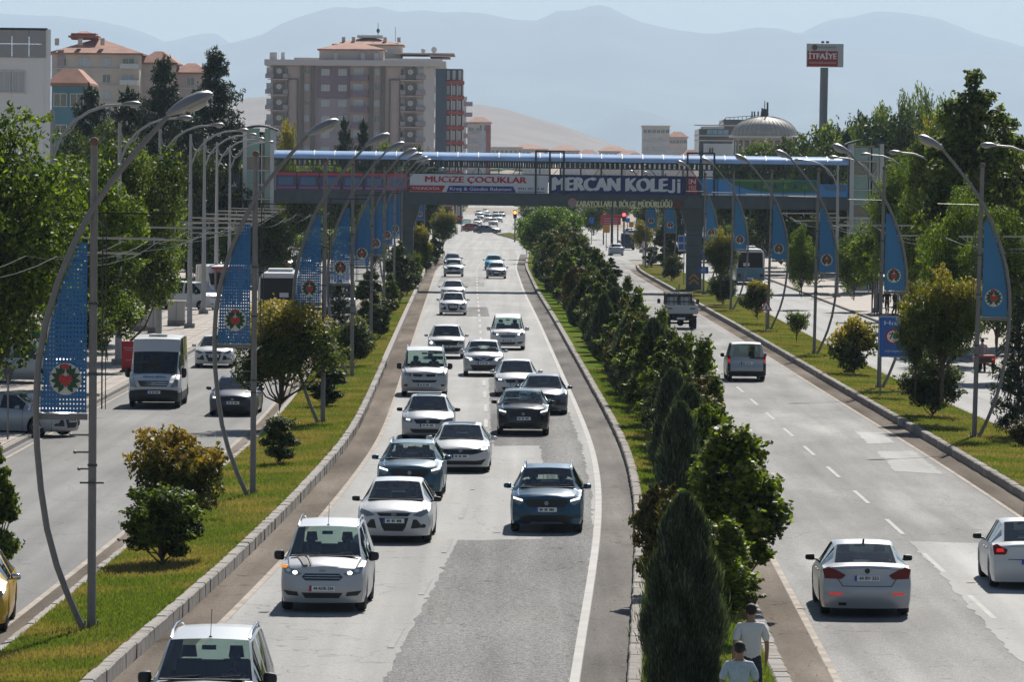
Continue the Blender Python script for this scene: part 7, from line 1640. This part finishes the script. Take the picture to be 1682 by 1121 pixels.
# left median
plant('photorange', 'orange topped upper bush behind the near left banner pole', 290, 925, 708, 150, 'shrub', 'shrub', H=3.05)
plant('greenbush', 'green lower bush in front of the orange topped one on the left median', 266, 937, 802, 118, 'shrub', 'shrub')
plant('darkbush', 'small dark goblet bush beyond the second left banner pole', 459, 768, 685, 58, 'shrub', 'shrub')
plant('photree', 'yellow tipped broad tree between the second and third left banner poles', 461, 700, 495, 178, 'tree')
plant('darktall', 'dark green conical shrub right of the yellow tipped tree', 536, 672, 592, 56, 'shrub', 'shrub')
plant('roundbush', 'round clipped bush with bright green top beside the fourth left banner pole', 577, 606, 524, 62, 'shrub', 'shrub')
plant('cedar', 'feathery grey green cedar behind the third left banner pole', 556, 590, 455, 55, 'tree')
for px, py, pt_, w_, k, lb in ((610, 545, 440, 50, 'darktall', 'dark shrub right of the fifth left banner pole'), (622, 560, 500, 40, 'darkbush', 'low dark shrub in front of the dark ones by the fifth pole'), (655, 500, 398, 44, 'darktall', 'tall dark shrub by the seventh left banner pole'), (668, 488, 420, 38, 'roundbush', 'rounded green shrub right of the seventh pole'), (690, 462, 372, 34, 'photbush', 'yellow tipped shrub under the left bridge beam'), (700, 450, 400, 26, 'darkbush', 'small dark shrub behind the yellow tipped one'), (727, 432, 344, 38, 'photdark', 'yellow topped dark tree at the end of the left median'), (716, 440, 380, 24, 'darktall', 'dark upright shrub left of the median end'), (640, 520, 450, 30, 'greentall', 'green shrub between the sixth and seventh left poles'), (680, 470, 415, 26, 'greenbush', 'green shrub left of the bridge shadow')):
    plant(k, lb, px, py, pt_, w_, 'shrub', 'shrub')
# central median
plant('jun_near', 'large dark juniper cone at the bottom centre in front of everything', 1121, 1172, 812, 128, 'juniper', 'shrub')
plant('jun_a', 'dark juniper cone second from the camera, above the large one', 1116, 915, 662, 84, 'juniper', 'shrub')
plant('jun_b', 'dark slim juniper third from the camera', 1104, 790, 606, 62, 'juniper', 'shrub')
plant('nearbroad', 'broad leaved bright edged tree right of the large juniper', 1203, 1000, 704, 150, 'tree')
plant('nearbroad', 'lower leafy shrub behind the shoulder of the large juniper', 1180, 1060, 860, 120, 'shrub', 'shrub', rz=2)
plant('redbush', 'olive and reddish bush left of the large juniper at the kerb', 1078, 985, 798, 74, 'shrub', 'shrub')
plant('greenbush', 'leafy shrub with pale leaves right of the second juniper', 1160, 850, 668, 80, 'shrub', 'shrub')
plant('spindly', 'thin upright sapling rising above the row right of the third juniper', 1152, 740, 552, 42, 'tree')
plant('spindly', 'short leaning sapling beside the thin upright one', 1172, 745, 612, 36, 'tree')
plant('jun_b', 'slim juniper left of the saplings in the central row', 1072, 700, 524, 60, 'juniper', 'shrub'); plant('greentall', 'leafy green shrub left of the slim junipers', 1090, 720, 560, 80, 'shrub', 'shrub')
plant('jun_a', 'pointed juniper under the saplings', 1118, 735, 588, 62, 'juniper', 'shrub')
rr = random.Random(4); Y = 133.0; i = 0; used_ = set()
adj = ['tall', 'low', 'wide', 'narrow', 'upright', 'dense', 'dull green', 'bluish green', 'yellowish', 'spreading', 'olive', 'deep green', 'grey green', 'rust flecked', 'leafy', 'pointed', 'rounded', 'ragged', 'slender', 'bushy', 'dark', 'mottled']
while Y < 515:
    a, b_ = K2(Y) + 1.45, K3(Y) - .5; w_ = max(.6, b_ - a)
    for s in ((.0, .85) if i % 2 else (.42,)):
        k = rr.choice(['darktall', 'darktall', 'redbush', 'greentall', 'jun_b', 'darkbush', 'greentall', 'redbush', 'jun_a', 'greentall'])
        h = rr.uniform(2.1, 3.3) * (1.05 if Y < 330 else 1.25)
        for _ in range(400):
            lb = f"{rr.choice(adj)} {'juniper' if 'jun' in k else 'shrub'} in the central row's {['left side', 'middle', 'right side', 'centre left', 'centre right'][int(s * 5) % 5]}, " + ref(Y + rr.uniform(-5, 5), 'r' if Y > 150 else 'l')
            if lb not in used_: break
        used_.add(lb)
        plant(k, lb, 0, 0, X=a + w_ * s + rr.uniform(-.3, .3), Y=Y + rr.uniform(-1.2, 1.2), H=h, Wm=rr.uniform(1.0, 1.6) * (1 if Y < 300 else 1.2), name='juniper' if 'jun' in k else 'shrub', cat='shrub', group='shrubs of the central median row', z=.16)
    Y += 3.5 if Y < 260 else 4.6; i += 1
# pale rose bushes along the left edge of the row
for (px, py, pt_, w_, k, lb) in ((905, 432, 340, 88, 'willow', 'large bright green round tree at the head of the central median'), (880, 425, 352, 60, 'willow', 'bright green tree left of the largest at the median head'), (935, 445, 365, 62, 'roundtree', 'green tree right of the bright ones at the median head'), (912, 400, 338, 70, 'willow', 'bright tree standing behind the others at the median head'), (968, 470, 415, 36, 'darktall', 'dark shrub just right of the median head trees'), (1004, 480, 425, 34, 'greentall', 'small green tree standing up from the central row near the bridge'), (1046, 560, 470, 22, 'spindly', 'thin sapling standing above the central row beside the flatbed lorry'), (1030, 530, 452, 18, 'spindly', 'thin sapling above the central row left of the flatbed lorry'), (985, 520, 448, 20, 'spindly', 'thin sapling in the middle of the far central row'), (1085, 640, 505, 26, 'spindly', 'thin sapling above the central row nearer than the lorry'), (1128, 690, 545, 26, 'spindly', 'thin sapling left of the tall upright one in the central row'), (950, 480, 418, 26, 'jun_b', 'slim dark juniper spire in the far central row'), (1010, 560, 478, 26, 'jun_b', 'slim juniper spire in the central row left of the lorry')):
    plant(k, lb, px, py, pt_, w_, 'tree' if k in ('willow', 'roundtree') else 'shrub', 'tree' if k in ('willow', 'roundtree') else 'shrub')
# right median
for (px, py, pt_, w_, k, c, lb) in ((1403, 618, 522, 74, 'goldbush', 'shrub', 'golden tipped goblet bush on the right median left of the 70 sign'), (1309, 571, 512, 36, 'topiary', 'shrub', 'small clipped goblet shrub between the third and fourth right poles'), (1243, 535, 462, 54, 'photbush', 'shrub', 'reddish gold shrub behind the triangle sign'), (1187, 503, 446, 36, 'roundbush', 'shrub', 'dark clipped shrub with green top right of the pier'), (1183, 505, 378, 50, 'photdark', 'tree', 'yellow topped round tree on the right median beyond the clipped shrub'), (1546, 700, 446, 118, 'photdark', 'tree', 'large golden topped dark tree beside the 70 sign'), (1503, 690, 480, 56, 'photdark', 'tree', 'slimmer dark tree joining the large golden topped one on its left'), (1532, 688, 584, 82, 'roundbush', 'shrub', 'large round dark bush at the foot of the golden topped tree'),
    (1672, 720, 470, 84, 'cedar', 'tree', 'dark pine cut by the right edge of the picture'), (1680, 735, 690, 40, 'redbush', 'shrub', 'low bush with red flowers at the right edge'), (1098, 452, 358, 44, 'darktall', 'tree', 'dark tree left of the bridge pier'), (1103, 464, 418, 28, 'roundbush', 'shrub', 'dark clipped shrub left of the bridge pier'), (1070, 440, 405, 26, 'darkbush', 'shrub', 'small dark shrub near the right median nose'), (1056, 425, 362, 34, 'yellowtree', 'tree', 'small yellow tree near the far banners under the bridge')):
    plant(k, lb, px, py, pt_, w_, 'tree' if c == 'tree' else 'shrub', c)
# left pavement trees
for (k, X, Y, pt_, wm, lb) in (('plane_a', -19.4, 176, 128, 7.6, 'largest leafy tree at the left edge of the picture'), ('plane_b', -17.9, 205, 262, 5.0, 'leafy tree in front of the second left pavement column'), ('plane_d', -18.2, 238, 236, 5.0, 'tall tree in the middle of the left pavement row'), ('plane_b', -19.5, 262, 290, 4.6, 'leafy tree right of the tall one in the left pavement row'), ('plane_a', -23, 215, 215, 7.0, 'wide leafy tree behind the largest at the left edge'), ('plane_d', -21.5, 250, 300, 6.0, 'dark leafy tree behind the left pavement row'),
    ('street', -18.1, 223, 470, 2.7, 'young low tree by the red advertising board'), ('street', -17.6, 200, 500, 2.6, 'young tree on the left pavement edge, nearest'), ('plane_d', -19.4, 400, 345, 3.9, 'dark round tree beyond the left bus shelter'), ('street', -21.8, 395, 380, 3.0, 'small tree left of the dark round tree'), ('street', -24.5, 430, 375, 4, 'small tree in the car park'), ('street', -16.6, 420, 372, 4, 'tree behind the third banner panel'), ('street', -15.0, 470, 368, 4.5, 'tree behind the fourth banner panel'), ('street', -24, 330, 345, 4.2, 'small tree beside the petrol sign'), ('plane_b', -26, 470, 305, 6, 'leafy tree under the left end of the bridge')):
    plant(k, lb, 0, 0, pt_, X=X, Y=Y, Wm=wm, name='tree', cat='tree')
plant('greentall', 'leafy branch end at the left edge near the silver car', -8, 950, 735, 72, 'shrub', 'shrub')
# conifers and trees behind, left
for (k, px, Y, pt_, wp, lb) in (('pine_a', 352, 440, 84, 128, 'tallest dark pine left of the bridge'), ('pine_a', 268, 430, 98, 120, 'dark pine left of the tallest'), ('pine_b', 212, 440, 150, 140, 'wide dark pine in the middle of the left group'), ('pine_b', 148, 430, 146, 120, 'dark pine at the left end of the group'), ('pine_b', 310, 420, 190, 130, 'lower dark pine in front of the tallest'), ('pine_b', 395, 450, 205, 110, 'low dark pine right of the tallest'), ('darktree', 180, 400, 205, 130, 'dark round tree under the left pines'), ('darktree', 120, 410, 215, 110, 'dark round tree behind the largest leafy tree'), ('roundtree', 250, 380, 255, 110, 'green tree in front of the pines'), ('darktree', 330, 400, 250, 120, 'dark tree behind the petrol sign'), ('plane_a', 385, 440, 262, 90, 'green tree left of the left lift tower'), ('yellowtree', 468, 520, 196, 50, 'light green tree right of the left lift tower'), ('pine_b', 565, 560, 193, 50, 'dark poplar like tree in front of the taupe block, left'), ('pine_b', 596, 560, 197, 56, 'dark tree in front of the taupe block, right'), ('roundtree', 640, 600, 232, 70, 'low green tree in front of the taupe block'), ('darktree', 690, 600, 240, 60, 'low dark tree at the foot of the taupe block'), ('roundtree', 500, 470, 262, 70, 'green tree seen through the bridge left of centre'), ('roundtree', 560, 480, 265, 70, 'green tree seen through the left part of the bridge'), ('willow', 790, 2000, 266, 70, 'tree seen through the bridge above the white banner'), ('roundtree', 868, 2000, 268, 60, 'second tree seen through the bridge above the white banner'), ('roundtree', 615, 440, 330, 60, 'tree behind the left median banners'), ('roundtree', 430, 460, 322, 70, 'tree low behind the left lift tower'), ('roundtree', 540, 500, 330, 80, 'tree behind the banner panels')):
    X = at(px, 300, Y).x; plant(k, lb, 0, 0, pt_, wp, X=X, Y=Y, name='tree', cat='tree', z=max(.1, terr(X, Y)))
# right side trees
for (k, px, Y, pt_, wp, lb) in (('poplar', 1598, 262, 112, 170, 'tallest tree on the right, dense and pointed'), ('poplar', 1660, 270, 190, 140, 'tall tree at the right edge behind the tallest'), ('plane_d', 1545, 290, 200, 120, 'dense tree left of the tallest on the right'), ('plane_a', 1500, 300, 245, 120, 'leafy tree behind the second right banner pole'), ('plane_b', 1640, 225, 330, 120, 'lower bright tree at the right edge'), ('plane_a', 1575, 245, 300, 120, 'bright leafy tree under the tallest'),
    ('street', 1435, 322, 352, 66, 'young street tree right of the bus shelter'), ('plane_b', 1405, 345, 372, 60, 'bright street tree left of the second right banner'), ('plane_b', 1318, 350, 362, 50, 'street tree behind the third right banner'), ('plane_b', 1306, 400, 352, 46, 'street tree beyond the bus'), ('roundtree', 1340, 400, 345, 80, 'tree under the right end of the bridge'), ('roundtree', 1225, 490, 345, 60, 'tree right of the pier under the bridge'),
    ('roundtree', 1262, 520, 226, 100, 'round green tree hiding the drum of the dome'), ('darktree', 1318, 500, 216, 110, 'dark wide tree between the dome and the mast'), ('roundtree', 1378, 505, 196, 100, 'green tree just right of the mast'), ('darktree', 1408, 540, 180, 90, 'dark tree rising behind the right lift tower'), ('darktree', 1215, 500, 246, 70, 'dark low tree in front of the glass office'), ('roundtree', 1590, 460, 170, 120, 'broad green tree filling behind the tallest right tree'), ('roundtree', 1435, 520, 165, 90, 'green tree left in the far right group'), ('darktree', 1478, 510, 170, 120, 'dark round tree in the far right group'), ('roundtree', 1500, 530, 134, 60, 'high round tree topping the far right group'), ('yellowtree', 1528, 500, 180, 62, 'yellow green tree in the far right group'), ('roundtree', 1550, 520, 152, 90, 'green tree between the yellow one and the tallest'), ('darktree', 1430, 460, 235, 110, 'dark tree behind the right lift tower'), ('pine_b', 1390, 480, 208, 60, 'dark conifer left of the right lift tower'), ('darktree', 1350, 470, 228, 110, 'low dark tree behind the mast'), ('darktree', 1285, 480, 222, 100, 'low dark tree in front of the dome'), ('darktree', 1240, 500, 236, 70, 'low dark tree left of the dome'), ('roundtree', 1470, 440, 270, 100, 'green tree behind the right columns'), ('roundtree', 1182, 560, 248, 24, 'small tree in front of the glass office'), ('roundtree', 1530, 400, 255, 110, 'tree behind the second right column'), ('darktree', 1380, 430, 300, 80, 'dark tree seen behind the right lift tower'), ('pine_a', 1618, 400, 235, 90, 'dark conifer behind the right edge trees'),
    ('darktree', 715, 820, 328, 50, 'dark tree left of the far junction'), ('roundtree', 880, 950, 322, 60, 'tree right of the far road'), ('darktree', 935, 860, 320, 60, 'dark tree beyond the median head'), ('roundtree', 975, 760, 326, 44, 'tree left of the red billboard'), ('roundtree', 1068, 760, 322, 50, 'tree right of the red traffic light'), ('yellowtree', 1090, 700, 345, 34, 'yellow tree behind the far banners'), ('darktree', 1110, 640, 320, 50, 'dark tree left behind the pier'), ('roundtree', 740, 1100, 322, 50, 'far tree above the left of the far junction'), ('roundtree', 1010, 1000, 318, 60, 'far tree above the red billboard')):
    X = at(px, 300, Y).x; plant(k, lb, 0, 0, pt_, wp, X=X, Y=Y, name='tree', cat='tree')
# walls and low buildings beyond the junction
for (x0, x1, yt, Y, m, lb) in ((706, 744, 335, 905, M_brick, 'dark red wall beside the far left road'), (1046, 1064, 335, 900, M_white, 'white building strip right of the red traffic light'), (955, 985, 338, 980, M_offw, 'pale building left of the red billboard'), (1090, 1130, 342, 860, M_offw, 'pale building behind the far banners')):
    a, b_ = at(x0, yt, Y), at(x1, yt, Y); tag(MB().box(((a.x + b_.x) / 2, Y + 4, a.z / 2), (b_.x - a.x, 8, a.z)).build('building' if m != M_brick else 'boundary_wall', m), lb, 'building' if m != M_brick else 'wall')
# litter leaves and small stones on the shoulders
q = MB(); rr = random.Random(9)
for i in range(160):
    Y = rr.uniform(85, 150); f, s = rr.choice(((K2, -1), (K3, 1), (K1, 1))); x = f(Y) + s * rr.uniform(.08, .8); r_ = rr.uniform(.015, .04)
    q.add([(x - r_, Y, .02), (x, Y - r_, .02), (x + r_, Y, .03), (x, Y + r_ * 2, .045)], [(0, 1, 2, 3)])
q.build('fallen_leaves', mat('dry_leaf', (.20, .15, .06), .9))['kind'] = 'stuff'
